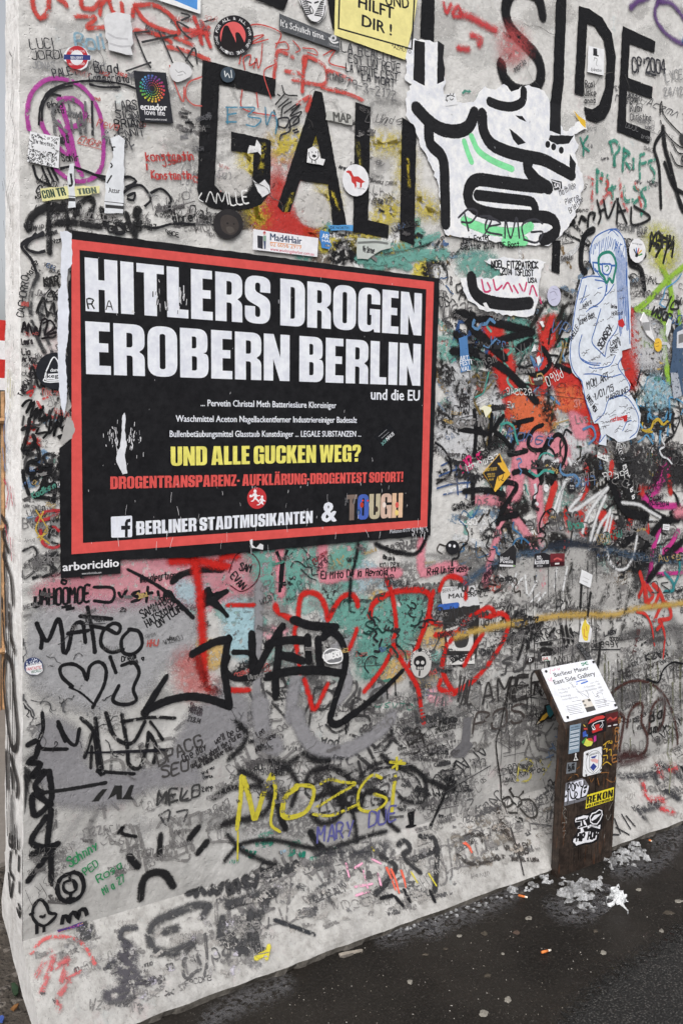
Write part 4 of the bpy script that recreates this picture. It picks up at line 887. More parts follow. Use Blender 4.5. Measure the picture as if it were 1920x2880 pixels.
gr().s('C', (50, 130, 112), 20, '50 640 70 625 100 630|150 670 170 650 195 660|860 950 880 1010 880 1070|910 940 880 1000 920 1040', wear=.4).s('C', (56, 140, 120), 26, '1060 980 1100 970 1130 1020 1100 1070 1090 1140|1065 980 1100 1140|1160 1020 1150 1180|1160 1030 1200 1060 1160 1090 1200 1160|1225 1090 1225 1160|1300 1060 1270 1080 1270 1230|1270 1130 1310 1120|1370 1100 1330 1120 1370 1190 1360 1250', wear=.42).s('C', (56, 140, 120), 30, '975 1170 975 1320|980 1180 1010 1200 1000 1250|1050 1210 1050 1300 1100 1290|1080 1280 1080 1370|1160 1290 1170 1380 1220 1380|1230 1290 1280 1340 1230 1400|1330 1290 1280 1320 1310 1400 1280 1480', wear=.5).s('C', (196, 80, 78), 30, '900 1220 960 1250|940 1260 940 1440|1000 1230 1050 1260 1020 1350|1000 1400 1060 1330 1080 1420|1130 1240 1150 1380 1190 1460|1240 1260 1260 1330 1280 1420', wear=.6).done('graffiti_lettering', face, 'green and red dripping words beside the paste-up')
gr().s('C', K, 26, '780 1555 820 1530 800 1500 830 1490|850 1540 870 1490 900 1520 870 1500|910 1560 920 1480 960 1470 950 1510', wear=.2).s('C', K, 22, '975 1380 1000 1480 985 1540|1020 1380 1050 1500 1100 1390|1030 1440 990 1460|1120 1370 1110 1540|1110 1370 1180 1540|1120 1460 1170 1450|1210 1430 1220 1550 1340 1500 1230 1420', wear=.15).done('graffiti_lettering', face, 'black marker tag above the blue line figure')
gr().s('C', K, 46, '1430 880 1440 1000 1480 1150 1530 1350 1568 1450', soft=.08, wear=.2).s('C', K, 30, '1430 900 1370 1010 1400 1140 1410 1300 1415 1430|1440 1120 1500 1280 1568 1330', soft=.1, wear=.2).l('C', (40, 40, 40), 4, '1420 700 1430 780 1480 850 1568 940|1410 830 1450 920 1530 1000 1568 1020|1420 700 1410 720 1410 790|1480 1050 1520 1130 1568 1150|1490 980 1530 1050 1568 1060').done('graffiti_lettering', face, 'black winged letter at the far edge')
gr().s('F', K, 22, '1335 160 1370 60 1400 30|1345 100 1400 120|1400 30 1420 110 1380 200|1420 60 1460 100 1430 240|1480 60 1460 140 1500 100 1490 200', soft=.1, wear=.15).h('F', (46, 46, 44), 'ABHY', 1335, 130, 1500, 150, 90, 7).done('graffiti_lettering', face, 'black marker tag on lime green')
gr().s('A', (34, 34, 36), 56, '195 1575 215 1500 290 1440 370 1420 430 1440', wear=.2, soft=.1).s('A', (34, 34, 36), 44, '345 1410 340 1550 340 1740|440 1400 460 1500 480 1580|340 1540 480 1530 700 1560 720 1540|520 1480 560 1400 640 1370 620 1500|700 1440 740 1560|870 1470 920 1600 940 1430|960 1440 930 1640', wear=.4, soft=.15).l('A', (34, 34, 38), 7, '420 1160 500 1150 620 1190 730 1240|640 1200 760 1220 770 1180|230 1140 260 1230 350 1280|290 1150 320 1220 350 1280|330 1160 370 1250|360 1160 400 1240|850 1330 900 1290 980 1280 1040 1370 1000 1420|870 1290 940 1250 900 1220 860 1220|1040 1330 1110 1300 1170 1350 1180 1390|880 1350 930 1330 920 1380 880 1370|1000 1560 1080 1570 1200 1540 1340 1545|770 1580 820 1550 860 1600 800 1610 790 1560').h('A', (40, 40, 42), 'aDOU', 750, 1600, 980, 1590, 60, 6).h('A', (40, 40, 42), 'abre', 1200, 1530, 1330, 1520, 50, 4).s('A', (40, 40, 42), 26, '1170 1400 1170 1440', wear=.2).done('graffiti_lettering', face, 'thick black tag above the corner of the black poster')
gr().l('A', (40, 40, 44), 8, '300 1620 190 1650 150 1700 220 1790 260 1900|250 1610 180 1700 250 1740 310 1730|150 1690 300 1600').done('marker_stroke', face, 'black looped line beside the poster corner')
gr().s('D', (60, 60, 62), 34, '280 300 230 400 210 520 220 640 260 760 310 860', soft=.3, wear=.4).s('D', (70, 70, 72), 30, '300 540 280 620 310 720 360 860', soft=.3, wear=.5).done('spray_stroke', face, 'dark double arc beside the poster')
gr().s('D', K, 30, '205 1320 190 1420 150 1530|190 1370 140 1390|230 1430 240 1480 160 1540 200 1540|190 1560 250 1500 270 1590 200 1620 200 1690 300 1660 220 1700 230 1764', soft=.08, wear=.2).s('G', K, 28, '210 0 270 20 290 70 230 130 240 60 330 30 360 20|350 40 300 160 240 230|330 20 280 230 330 150|300 180 380 150 370 270|240 240 360 250|160 60 170 130 200 220', soft=.08, wear=.2).done('graffiti_lettering', face, 'black marker tag running down beside the poster')
gr().s('G', (176, 50, 56), 24, '420 330 320 340 250 400 330 390 400 350|280 460 300 560 370 590 420 570|370 440 440 500', wear=.35).l('G', (190, 160, 70), 4, '250 330 330 470 260 520|300 340 250 470 340 560|330 440 280 540').done('spray_stroke', face, 'dark red loop beside the lower poster corner')
gr().s('G', (44, 44, 46), 22, '160 610 230 580 260 640 180 700 150 800 230 760 290 690|300 700 340 640 400 620 330 690 390 740 300 790|280 640 400 640', wear=.4).done('graffiti_lettering', face, 'worn black tag near the wall corner')
gr().l('D', (30, 26, 30), 6, '150 720 170 650 190 740 200 660 230 740 250 680 270 750 290 640 330 640 310 740 340 720 380 690 350 640 300 660|290 765 340 755|140 700 190 690|330 740 390 720').l('D', (24, 24, 26), 7, '130 1230 180 1200 220 1190 180 1280 240 1200 210 1310 260 1240 240 1320 300 1230 270 1330 320 1290 300 1340 350 1300 340 1420 400 1330 370 1440 410 1290 430 1300 420 1380 480 1350 430 1400 530 1370|220 1380 270 1380 250 1420 330 1410 300 1450|520 1420 400 1440 460 1460').done('marker_lettering', face, 'thin black signature beside the poster, half over it')
# --- big tags under the poster
gr().s('G', K, 30, '255 1110 290 1200 285 1280|265 1140 330 1230 400 1080 430 1180 440 1310 470 1290 510 1130 570 1110 590 1240|470 1180 610 1160|605 1000 640 1180 655 1310|555 1060 660 1070 770 1080', soft=.07, wear=.06).s('G', K, 27, '640 1130 740 1150 810 1180 830 1130 780 1110 710 1170 700 1260 770 1310 850 1290|900 1150 840 1220 850 1310 920 1320 980 1260 960 1170 890 1150', soft=.07, wear=.06).done('graffiti_lettering', face, 'thick black marker name with a crossed T')
gr().s('G', K, 26, '500 1545 430 1480 420 1410 500 1390 570 1430 600 1500 620 1410 680 1375 730 1420 720 1530 640 1690|760 1340 800 1450|840 1400 920 1380 960 1450 920 1560 940 1640 860 1670 780 1640 820 1540', soft=.06, wear=.08).s('G', K, 16, '480 1550 560 1590 640 1660', wear=.1).done('graffiti_lettering', face, 'black marker heart and figure eight')
gr().h('G', K, 'JAHOOMOE', 240, 990, 620, 960, 110, 7).l('G', K, 8, '220 980 270 970|245 930 240 1000|430 1000 490 990|460 1015 510 1005').l('G', K, 7, '430 810 460 820 450 840 425 830 430 810').done('marker_lettering', face, 'thin black signature with a star under the poster')
gr().s('G', K, 22, '650 860 780 870 770 960 650 955|820 900 840 930 870 890|960 890 910 910 970 940 910 960|1020 860 1010 960|980 910 1050 900|1090 890 1095 940|1130 950 1140 890 1180 900 1190 950', soft=.06, wear=.1).done('marker_lettering', face, 'black marker first name on pink spray')
gr().s('G', K, 34, '885 740 1000 800 1130 880 1240 980 1330 1070', soft=.12, wear=.1, taper=(.6, 1)).s('G', K, 50, '1190 820 1260 770 1400 740 1530 740', soft=.12, wear=.1).s('G', K, 30, '1370 945 1440 870 1450 960 1568 890|1400 990 1480 970 1568 1060', soft=.1, wear=.05).p('G', K, '1380 940 1440 870 1470 900 1568 870 1568 900 1500 950 1568 1040 1568 1060 1440 980 1390 1010').done('spray_stroke', face, 'sweeping black spray stroke under the poster')
gr().h('G', K, '#localpartner', 965, 830, 1215, 800, 50, 3.2).h('G', K, 'SAMM+DAN', 985, 1080, 1210, 940, 60, 3.4).h('G', K, 'HATS&MAPS', 1020, 1140, 1240, 985, 55, 3.4).h('G', K, 'ON TOUR', 1090, 1140, 1260, 1020, 50, 3.4).h('G', K, 'Dream', 840, 1375, 945, 1350, 35, 3).h('G', K, 'big @', 900, 1395, 1000, 1365, 30, 3).h('G', (60, 54, 58), 'Sleptin', 1300, 1690, 1390, 1730, 40, 3).h('G', (60, 54, 58), 'Ahtlen', 1300, 1720, 1390, 1750, 35, 3).done('marker_lettering', face, 'small black visitor names on the silver and pink paint')
gr().s('H', (196, 36, 30), 66, '-50 680 -20 650 70 650', soft=.4, wear=.1).s('G', (196, 36, 30), 76, '1180 680 1350 680 1568 720', soft=.35, wear=.1).s('G', (196, 36, 30), 78, '1330 650 1370 850 1390 1100 1400 1250 1410 1500', soft=.4, wear=.08).s('G', (110, 20, 20), 70, '1350 1310 1370 1400 1400 1480', soft=.4, wear=.1).c('G', (206, 60, 54), '1240 1360 1330 1330 1380 1500 1440 1500 1440 1580 1300 1590 1240 1500', 60, wear=.4, op=.45).s('H', (190, 36, 30), 40, '0 985 180 985', soft=.3, wear=.3).s('H', (190, 36, 30), 46, '20 1570 150 1570', soft=.3, wear=.3).done('spray_stroke', face, 'red sprayed letter T crossing the pink band')
# photo poster fragments behind the red letters
s = Sheet('sticker', 'black and white photo sheet half hidden by red spray letters', 'photo sheet', 'H', '1480 1010 1735 985 1720 1300 1700 1390 1510 1400', (50, 48, 48), jit=1.5, wear=.12)
s.f((206, 204, 202), '1500 1150 1600 1120 1690 1180 1690 1300 1520 1300', wear=.2).f((60, 58, 58), '1560 1180 1620 1150 1660 1200 1640 1270 1570 1270', curve=True).f((216, 214, 212), '1505 1335 1700 1320 1700 1388 1510 1398').end('photo_print')
s.tx((44, 42, 44), 'GET', 1590, 1375, 1690, 1365, 42, .04).end('printed_lettering')
s = Sheet('sticker', 'white sheet with black capitals and a blue scribbled bar', 'sticker', 'H', '1460 860 1700 850 1735 985 1480 1010', (206, 206, 208), jit=1.5, wear=.15)
s.tx((48, 46, 48), 'MAUER', 1520, 940, 1700, 925, 32, .02).s((60, 100, 180), 40, '1460 1000 1580 985').tx((80, 78, 80), 'BERN 2014', 1480, 900, 1590, 880, 26, .01).end('printed_lettering')
RB = (200, 38, 32)
rd = gr()
rd.s('H', RB, 50, '330 985 340 1020 420 1070 480 1090 490 1000 510 920 570 895 640 930 680 1020 690 1090 730 1010 790 930 850 910 890 950 895 990', soft=.3, wear=.04)
rd.s('H', RB, 44, '480 1100 460 1180 480 1300 500 1450|890 1150 850 1260 820 1300|530 1500 560 1600 600 1700 690 1530', soft=.35, wear=.1)
rd.s('H', RB, 48, '980 1060 1000 980 1080 920 1160 890 1280 880 1360 890 1400 940 1380 1060 1340 1180 1290 1310 1250 1400', soft=.28, wear=.06)
rd.s('H', RB, 44, '1095 810 1130 900 1150 1020 1160 1150 1140 1250 1200 1370 1270 1480 1310 1560 1330 1680 1350 1800|1150 1250 1090 1380 1030 1470 940 1580', soft=.3, wear=.06)
rd.s('I', RB, 44, '-110 880 -70 800 0 790 70 840 70 940|-150 890 -180 1000 -170 1090 -100 1120|-140 1190 -30 1180 60 1170|-100 1500 -110 1560 0 1600', soft=.3, wear=.1)
rd.s('I', RB, 44, '-60 1260 -90 1420 -30 1560 20 1570 150 1480 270 1330 350 1180 360 1080 310 1040 240 1060 130 1050 60 1110 -40 1240|190 1180 130 1270 60 1400|270 1040 230 1000 150 1040', soft=.28, wear=.06)
rd.done('graffiti_lettering', face, 'bright red spray letters sweeping over teal and grey')
bt = gr()
bt.s('S', K, 27, '8 455 35 405 75 342', soft=.03, wear=.05, taper=(1.2, .5)).s('S', K, 26, '15 445 80 415 150 402 210 410 275 432|275 434 266 370 258 310 266 250 272 218|274 222 230 230 190 250 158 268', soft=.03, wear=.04)
bt.s('S', K, 17, '288 262 338 266 360 300 335 340 288 344 262 312 272 278', soft=.03, wear=.04).s('S', K, 27, '345 205 347 260 350 340|355 335 385 275 425 205 442 182|432 195 428 280 420 340 420 400|398 236 460 224 512 226|440 272 470 278 505 290|520 215 524 290|553 222 556 270 562 310|392 340 470 322 560 320 635 330', soft=.03, wear=.03)
bt.s('S', K, 27, '475 160 530 178 610 184|570 215 590 195', soft=.03, wear=.03).s('S', K, 24, '575 192 618 212 640 270 634 330 615 390 600 440 592 478 612 490 645 472', soft=.03, wear=.04).s('S', K, 25, '640 475 700 430 760 380 818 322', soft=.1, wear=.1, taper=(1.1, .6)).l('S', K, 4, '796 345 798 400|770 365 772 410|640 480 642 520')
bt.done('graffiti_lettering', face, 'thickest black tag with long underline below the poster')
gr().s('H', K, 34, '900 560 880 680 850 800 840 960', soft=.6, wear=.1).s('H', K, 38, '1020 560 1080 590 1180 620 1290 630 1340 580 1370 510', soft=.35, wear=.08).s('H', K, 24, '1440 120 1510 110 1540 40 1500 -30', soft=.5, wear=.1).s('E', K, 22, '1440 1764 1530 1700 1530 1600 1480 1520 1430 1480', soft=.4, wear=.1).done('spray_stroke', face, 'soft black spray curve at the lower poster corner')
gr().h('H', K, "El Mito De la Reynold", 645, 805, 1105, 775, 50, 3.6).l('H', K, 4, '1130 750 1130 725 1155 725 1150 750').h('H', K, 'R+R', 1375, 780, 1450, 770, 45, 3.6).h('H', K, 'Unterwags', 1470, 765, 1650, 750, 45, 3.6).h('H', (140, 50, 60), '23.11.2014', 590, 700, 690, 630, 28, 2.6).h('H', (70, 40, 50), 'Sara', 620, 750, 690, 680, 50, 3).done('marker_lettering', face, 'black pen words inside the fat pink letters')
gr().l('H', K, 9, '340 620 375 690 410 610|375 690 365 760 360 890|370 700 360 880|385 690 372 860|390 830 395 845').h('H', K, 'SAM', 80, 740, 160, 760, 50, 4).h('H', K, 'EVAN', 20, 790, 100, 880, 50, 4).l('H', (80, 30, 40), 3, '10 760 60 640 150 620 220 700 200 820 100 890 20 850').done('marker_lettering', face, 'black pen letters on the first pink bar')
# --- lower wall
gr().s('J', K, 22, '240 10 245 100 225 205 380 215|330 60 380 160 430 190 450 100|330 80 370 170', soft=.06, wear=.1).s('J', K, 24, '460 40 530 120 560 340 590 350|540 40 560 200 580 340|600 10 640 130 700 180 760 170 820 60|520 130 480 260|690 20 720 200 730 300 790 320 830 200 840 120|850 130 880 200 870 290', soft=.1, wear=.35).s('J', (28, 28, 34), 18, '500 235 700 230 945 220', soft=.06, wear=.12, taper=(.6, 1.3)).s('J', K, 20, '690 60 860 35 990 40|850 60 920 160|520 200 515 320|550 340 760 355', soft=.1, wear=.35).done('graffiti_lettering', face, 'heavy black underlined tag on silver paint')
gr().s('J', K, 36, '200 170 160 190|220 200 200 260 160 290 230 300 180 370 260 340 200 420 240 470|280 340 290 500 200 590 190 470 290 530|260 600 180 740 300 780|290 560 270 760 300 760|330 750 180 810|280 800 160 960|290 780 290 960', soft=.08, wear=.12).c('J', (30, 30, 32), '120 340 170 350 150 440 130 560 122 560', 14, soft=.4, wear=.2).s('J', K, 20, '293 975 296 985', wear=0).done('graffiti_lettering', face, 'black spiky tag running down the wall corner')
gr().l('J', K, 12, '420 910 350 940 325 1000 345 1060 400 1080 460 1040 475 980 455 925 420 912').l('J', K, 8, '405 955 365 970 362 1010 395 1030 430 1010 430 970 405 955|398 920 395 960|402 1030 398 1075|380 1060 420 1060|420 970 425 1000').done('marker_drawing', face, 'black marker ring with a smaller ring inside')
gr().l('J', K, 9, '210 1200 185 1160 195 1100 230 1065 265 1100 280 1140 320 1150 290 1190 250 1215 210 1200|172 1150 190 1140|210 1210 210 1255|250 1215 250 1245').s('J', K, 18, '230 1160 245 1165 255 1155', wear=0).l('J', K, 12, '352 1200 360 1160 385 1165 390 1200 400 1150 425 1140 445 1175 450 1130 480 1120 492 1150').done('marker_drawing', face, 'small black marker drawing of a chick with two legs')
gr().s('J', (28, 28, 30), 44, '1120 660 1070 720|1170 740 1120 800|730 820 780 880', soft=.15, wear=.2).s('J', (28, 28, 30), 36, '910 700 900 810', soft=.2, wear=.3).s('J', (28, 28, 30), 48, '795 1060 810 960 860 915 930 920 980 990', soft=.15, wear=.15).s('J', K, 22, '670 690 700 650 690 690 770 710', wear=.3).done('spray_stroke', face, 'loose black dabs and an arch low on the wall')
gr().s('J', (30, 30, 32), 22, '250 460 400 440 600 405', soft=.1, wear=.2).p('J', (40, 40, 40), '520 510 580 440 610 440 560 505 560 510').p('J', (40, 40, 40), '610 500 650 420 690 420 690 500 660 500 660 470').p('J', (40, 40, 40), '690 500 740 415 760 420 740 480 760 500').done('graffiti_lettering', face, 'black marker bar letters on the silver edge')
gr().s('J', (60, 60, 62), 14, '900 450 890 530 940 470 960 530|970 470 1010 520|1060 450 1030 500 1080 500 1090 450|900 590 960 560 940 640 910 600|1000 570 1060 560 1040 620', soft=.2, wear=.45).h('J', (70, 68, 68), 'DPACG', 900, 310, 1150, 190, 70, 6).h('J', (70, 68, 68), 'SEO', 920, 380, 1070, 330, 65, 6).h('J', (60, 60, 60), 'MELO', 890, 530, 1130, 480, 70, 6).done('marker_lettering', face, 'faint black capitals on silver')
gr().h('J', (44, 42, 44), 'One day', 1040, 290, 1170, 215, 45, 3.4).h('J', (44, 42, 44), "we'll be old", 1220, 190, 1380, 100, 40, 3.2).h('J', (44, 42, 44), 'and think about the stories', 1085, 325, 1370, 140, 34, 2.8).h('J', (44, 42, 44), 'we could have told.', 1120, 325, 1320, 210, 32, 2.8).h('J', (44, 42, 44), 'Lea', 1460, 150, 1500, 120, 40, 3).h('J', (44, 42, 44), 'Daniela', 1475, 185, 1560, 145, 34, 3).h('J', (44, 42, 44), 'Albert', 1450, 240, 1520, 190, 36, 3).h('J', (44, 42, 44), '21.8.14', 1060, 55, 1130, 70, 28, 2.6).done('marker_lettering', face, 'small black handwritten sentence on silver paint')
gr().h('J', (46, 130, 84), 'Sohnny', 395, 880, 560, 780, 60, 4).h('J', (46, 130, 84), 'PED', 490, 930, 560, 870, 45, 3.4).h('J', (46, 130, 84), 'Rosa', 560, 970, 700, 880, 45, 3.4).h('J', (46, 130, 84), 'Mi a 27', 590, 1040, 710, 960, 45, 3.4).done('marker_lettering', face, 'green marker names low on the wall')
bs = gr()
bs.s('K', (34, 33, 35), 60, '-30 830 60 800 150 790 260 740 300 660 260 570 180 500 90 460', soft=.7, wear=.25).s('K', (34, 33, 35), 56, '-90 640 20 580 110 570 240 560', soft=.6, wear=.25).s('K', (30, 30, 32), 52, '310 540 340 680 370 790 400 860', soft=.25, wear=.15).s('K', (34, 33, 35), 52, '320 460 400 440 460 500 480 580 440 700', soft=.5, wear=.2).s('K', (34, 33, 35), 56, '570 570 540 530 590 460 720 440 830 500 860 570|600 640 720 620 790 700 740 800 640 820 580 760', soft=.45, wear=.2).s('K', (34, 33, 35), 60, '700 560 780 620 810 690 870 720', soft=.4, wear=.15)
bs.s('K', (34, 33, 35), 46, '830 620 880 600 930 650 910 720 860 730|900 640 1000 600 1080 640 1060 720|1070 720 1100 800 1180 880', soft=.4, wear=.2).s('K', (40, 40, 42), 36, '920 490 1000 420 1120 400 1240 420 1330 480 1370 560 1350 660 1280 680 1180 640', soft=.4, wear=.4).s('K', (40, 40, 42), 20, '940 500 1060 440 1180 450 1290 500 1330 580 1310 640', soft=.3, wear=.45)
bs.s('K', (30, 30, 32), 44, '860 730 880 850 890 950', soft=.5, wear=.2).s('K', (30, 30, 32), 52, '570 880 600 940 650 990', soft=.2, wear=.1).s('K', (30, 30, 32), 44, '-20 1080 40 1010 110 960 260 935 400 950 560 990 700 1000', soft=.5, wear=.1).s('K', (36, 36, 38), 42, '0 900 90 1000 200 1060 330 1110', soft=.6, wear=.15).s('K', (40, 40, 42), 50, '700 1000 850 950 1000 900 1090 880', soft=.8, wear=.35)
bs.s('K', (34, 34, 36), 46, '1060 350 1160 430 1280 450 1380 520 1480 570 1568 580', soft=.55, wear=.1).s('K', (30, 30, 32), 56, '280 390 400 410 480 370|520 340 600 380 700 390', soft=.7, wear=.3).s('K', (34, 34, 36), 46, '10 380 100 290 130 200 60 120', soft=.7, wear=.3).s('K', (40, 40, 42), 40, '1130 170 1120 260 1080 310', soft=.6, wear=.3)
bs.done('graffiti_lettering', face, 'large soft black spray letters behind the yellow name')
yl = gr()
YM = (200, 188, 60)
yl.s('K', YM, 35, '95 500 90 650 65 860', wear=0.20, soft=.08).s('K', YM, 40, '110 510 150 650 185 790 210 740 250 610 300 490', wear=0.24, soft=.08).s('K', YM, 27, '310 490 330 600 310 720 300 830 360 880', wear=0.24, soft=.08, taper=(1.2, .7)).l('K', YM, 5, '72 880 70 1000 68 1080').s('K', YM, 36, '480 570 400 640 380 760 440 780 540 740 590 640 580 570 470 560', wear=0.27, soft=.08, taper=(1.3, .7)).s('K', YM, 22, '640 550 700 520 800 540 880 550 780 610 600 720|590 760 700 770 790 740 900 690', wear=0.47, soft=.1).s('K', YM, 24, '1060 510 1000 490 940 540 900 620 910 720 1000 740 1080 690 1090 650 1010 620', wear=0.37, soft=.1).s('K', YM, 32, '1155 500 1140 620 1130 740', wear=0.27, soft=.08).s('K', YM, 22, '1165 370 1165 450|1120 400 1220 410|1195 390 1135 440', wear=0.24, soft=.08)
yl.done('graffiti_lettering', face, 'yellow marker name with a star over the letter I')
gr().h('K', (92, 92, 150), 'MARY', 620, 960, 860, 900, 110, 6).h('K', (92, 92, 150), 'DUE', 970, 850, 1160, 800, 100, 6).done('marker_lettering', face, 'violet marker capitals under the yellow name')
gr().h('K', (40, 40, 40), 'BCE @ KEKCh', 1390, 165, 1568, 120, 40, 3.4).h('K', (40, 40, 40), '29.03.2015', 1430, 200, 1568, 165, 30, 3).h('K', (50, 48, 48), 'DR', 1250, 290, 1350, 210, 80, 6).h('K', (50, 48, 48), 'ST', 1290, 350, 1380, 270, 80, 6).h('K', (50, 48, 48), 'D', 1390, 350, 1440, 320, 70, 6).s('K', (30, 30, 32), 26, '1568 400 1530 520 1470 680 1410 810|1410 810 1400 860', soft=.15, wear=.3).s('K', K, 40, '1500 510 1568 540', soft=.4, wear=.1).p('K', K, '1240 750 1290 730 1280 830 1300 830 1300 850 1225 855 1225 840 1250 830').done('marker_lettering', face, 'black capitals and a date beside the yellow star')
gr().p('L', (104, 103, 106), '55 540 110 530 100 700 125 720 60 810 -10 810 -40 780 40 700').done('silver_stroke', face, 'grey brush shape low on the wall')
gr().h('L', (56, 54, 54), 'AMER', 180, 440, 600, 360, 150, 7).l('L', (50, 48, 48), 7, '350 460 370 290 400 400 430 260 390 410 500 400|390 320 500 310|380 260 500 255|550 290 540 370|550 290 590 380').h('L', (70, 64, 62), 'POS', 120, 640, 480, 560, 130, 7).h('L', (60, 58, 58), 'VAL', 0, 430, 110, 440, 170, 7).done('marker_lettering', face, 'tall thin grey capitals beside the information post')
gr().s('L', (40, 37, 36), 13, '390 250 340 440 310 600 280 690 290 830 310 960 315 1090', soft=.1, wear=.2).s('L', (44, 42, 42), 11, '385 1300 420 1420 450 1520 475 1630', soft=.1, wear=.2).done('wall_crack', face, 'long dark vertical crack in the concrete')
gr().l('L', (58, 56, 54), 6, '320 1100 370 1080 400 1130 350 1160 320 1110|400 1080 440 1090 460 1130 430 1160|370 1030 400 1080|440 1080 465 1050|460 1110 520 1110 560 1160 560 1220 510 1230 450 1170|340 1130 360 1190 430 1200').s('L', (50, 48, 46), 20, '380 1020 382 1026|465 1045 466 1050', wear=0).s('L', (40, 40, 40), 16, '390 1120 420 1140|420 1230 460 1240 460 1260 430 1260', wear=.4).done('marker_drawing', face, 'worn drawing of a winged bee above the foot of the wall')
gr().h('L', (186, 176, 90), 'BY', 420, 960, 640, 970, 140, 6, .62).h('L', (110, 130, 160), 'XY K', 660, 830, 740, 640, 60, 4, .3).done('marker_lettering', face, 'pale yellow and blue marker letters by the post')
BN = (74, 46, 42)
gr().s('L', BN, 26, '1070 370 1130 320 1210 285 1300 285 1380 320 1450 400 1500 520 1525 640 1530 720', soft=.5, wear=.2).s('L', BN, 34, '1110 500 1160 530 1150 620 1130 760|1180 600 1200 500 1250 440 1290 450 1280 560 1320 660 1310 760 1250 800 1150 790|1330 640 1350 480 1400 410 1440 430 1430 560 1390 620', soft=.5, wear=.25).c('L', (70, 46, 46), '1130 780 1240 770 1300 800 1280 830 1130 860 1100 840', 30, wear=.4, op=.8).h('L', (40, 40, 40), 'da', 1340, 570, 1430, 530, 70, 6).h('L', (40, 40, 40), 'amily', 1330, 650, 1450, 620, 60, 5).done('spray_stroke', face, 'brown spray arch and letters beyond the information post')
# --- middle and far side
BB = (26, 26, 29)
gr().s('F', BB, 66, '0 590 150 620 300 660 450 700 530 720', soft=.12, wear=.12).s('F', BB, 70, '60 590 110 680 200 770 270 840 340 900', soft=.12, wear=.15).s('F', BB, 60, '530 720 430 740 300 780 250 800|520 780 430 830', soft=.15, wear=.2).s('F', BB, 62, '-20 850 120 860 250 920 370 1000 450 1080 510 1150 560 1200', soft=.15, wear=.12).s('F', BB, 60, '0 730 60 800 110 850', soft=.2, wear=.2).done('spray_stroke', face, 'broad black brush strokes across the red bands')
gr().s('F', BB, 44, '600 830 640 890 650 940 600 1000 540 1010 450 970|700 950 790 990', soft=.12, wear=.12).s('F', (40, 38, 36), 36, '800 480 700 430 620 520 560 620 520 680|830 520 760 540 680 680|740 540 720 680 700 760|640 1030 640 1180 610 1260', soft=.3, wear=.4).s('F', (90, 78, 56), 30, '130 990 170 1130 200 1000|170 1130 130 1190|640 600 600 700|690 620 700 760', soft=.3, wear=.45).done('spray_stroke', face, 'black hook stroke between the red bands')
gr().s('F', K, 36, '130 1260 140 1420 130 1570|30 1390 240 1420|150 1350 200 1430|250 1290 240 1430 230 1520|330 1300 270 1390 340 1460 400 1540|400 1350 530 1320|440 1350 400 1480 370 1560 490 1540|420 1450 500 1430', soft=.06, wear=.12).s('F', K, 32, '600 1360 540 1390 500 1480 530 1530 620 1520 680 1440 720 1430 760 1500 750 1600 700 1680 660 1764', soft=.06, wear=.1).s('F', K, 28, '640 1450 590 1560 570 1660 590 1764', soft=.06, wear=.1).s('I', K, 30, '560 0 590 60 600 130', soft=.06, wear=.1).done('graffiti_lettering', face, 'black marker letters with a long loop above the yellow diamond')
gr().s('I', BB, 44, '60 200 200 190 330 220|120 90 120 280|330 130 420 160 380 240 330 320 290 420|300 390 420 360|400 70 470 60 540 100', soft=.12, wear=.25).done('graffiti_lettering', face, 'black brush tag below the yellow diamond')
gr().s('F', (54, 53, 55), 100, '1090 1400 1110 1500 1130 1620 1160 1764', soft=.25, wear=.05).s('I', (34, 34, 36), 90, '1130 -40 1160 60 1180 180 1220 260', soft=.25, wear=.05).h('F', (220, 220, 222), '@ LOLA ISTORIA', 1110, 1480, 1185, 1780, 36, 3).h('I', (220, 220, 222), 'lola la la', 1180, 100, 1220, 260, 32, 3).done('spray_stroke', face, 'dark grey brush bar with white handwriting')
gr().s('R', BB, 46, '545 130 570 190 592 240 640 284 722 300 690 342 640 400 610 430', soft=.15, wear=.05).s('R', BB, 30, '700 230 760 280 805 302|560 120 600 100 640 130', soft=.15, wear=.1).s('R', BB, 46, '875 310 800 320 750 380 704 470 680 545|890 420 812 490 762 560 728 602', soft=.25, wear=.05).c('R', (40, 40, 42), '670 540 720 470 720 560 690 640 660 640', 30, wear=.3, op=.8).done('spray_stroke', face, 'broad black spray arms over magenta')
WS = (224, 226, 232)
gr().s('R', WS, 26, '240 82 252 50 290 25|340 18 362 52 392 22|300 180 280 240 268 275|285 292 300 220 322 132 370 102 412 132 402 190 362 240 345 268 380 262 440 220 530 160|530 160 480 220 430 300 408 372|520 200 480 290 450 400 440 452 462 420 500 330 542 280|542 268 522 350 508 392', soft=.4, wear=.06).s('R', WS, 19, '552 290 530 400 530 480 560 542 610 552 650 500 668 420 675 370|600 230 680 240 730 270 785 302', soft=.5, wear=.08).h('F', K, 'ALL 96 Zellular', 680, 1730, 870, 1715, 40, 3.2).done('graffiti_lettering', face, 'white spray scrawl over red with hanging loop')
gr().s('I', RD, 34, '1270 760 1290 850 1260 930 1300 860 1310 960 1360 920 1320 850|1300 830 1330 980 1370 980 1400 890 1360 840|1400 880 1430 960 1400 1020 1370 1090|1430 960 1470 990 1480 1070 1400 1090 1420 1110 1390 1150', soft=.12, wear=.08).s('I', RD, 26, '1250 1030 1310 1050 1350 1130 1370 1260|1420 1110 1440 1200 1430 1350', soft=.1, wear=.12, taper=(1, .4)).done('graffiti_lettering', face, 'red dripping letters at the far side')
gr().s('I', (192, 160, 86), 56, '0 1200 150 1160 330 1120 480 1100', soft=.9, wear=.3).s('I', (192, 160, 86), 52, '560 1080 700 1060 900 1050 1100 1050 1240 1010 1568 970', soft=.9, wear=.3).done('spray_stroke', face, 'ochre sprayed line running along the wall')
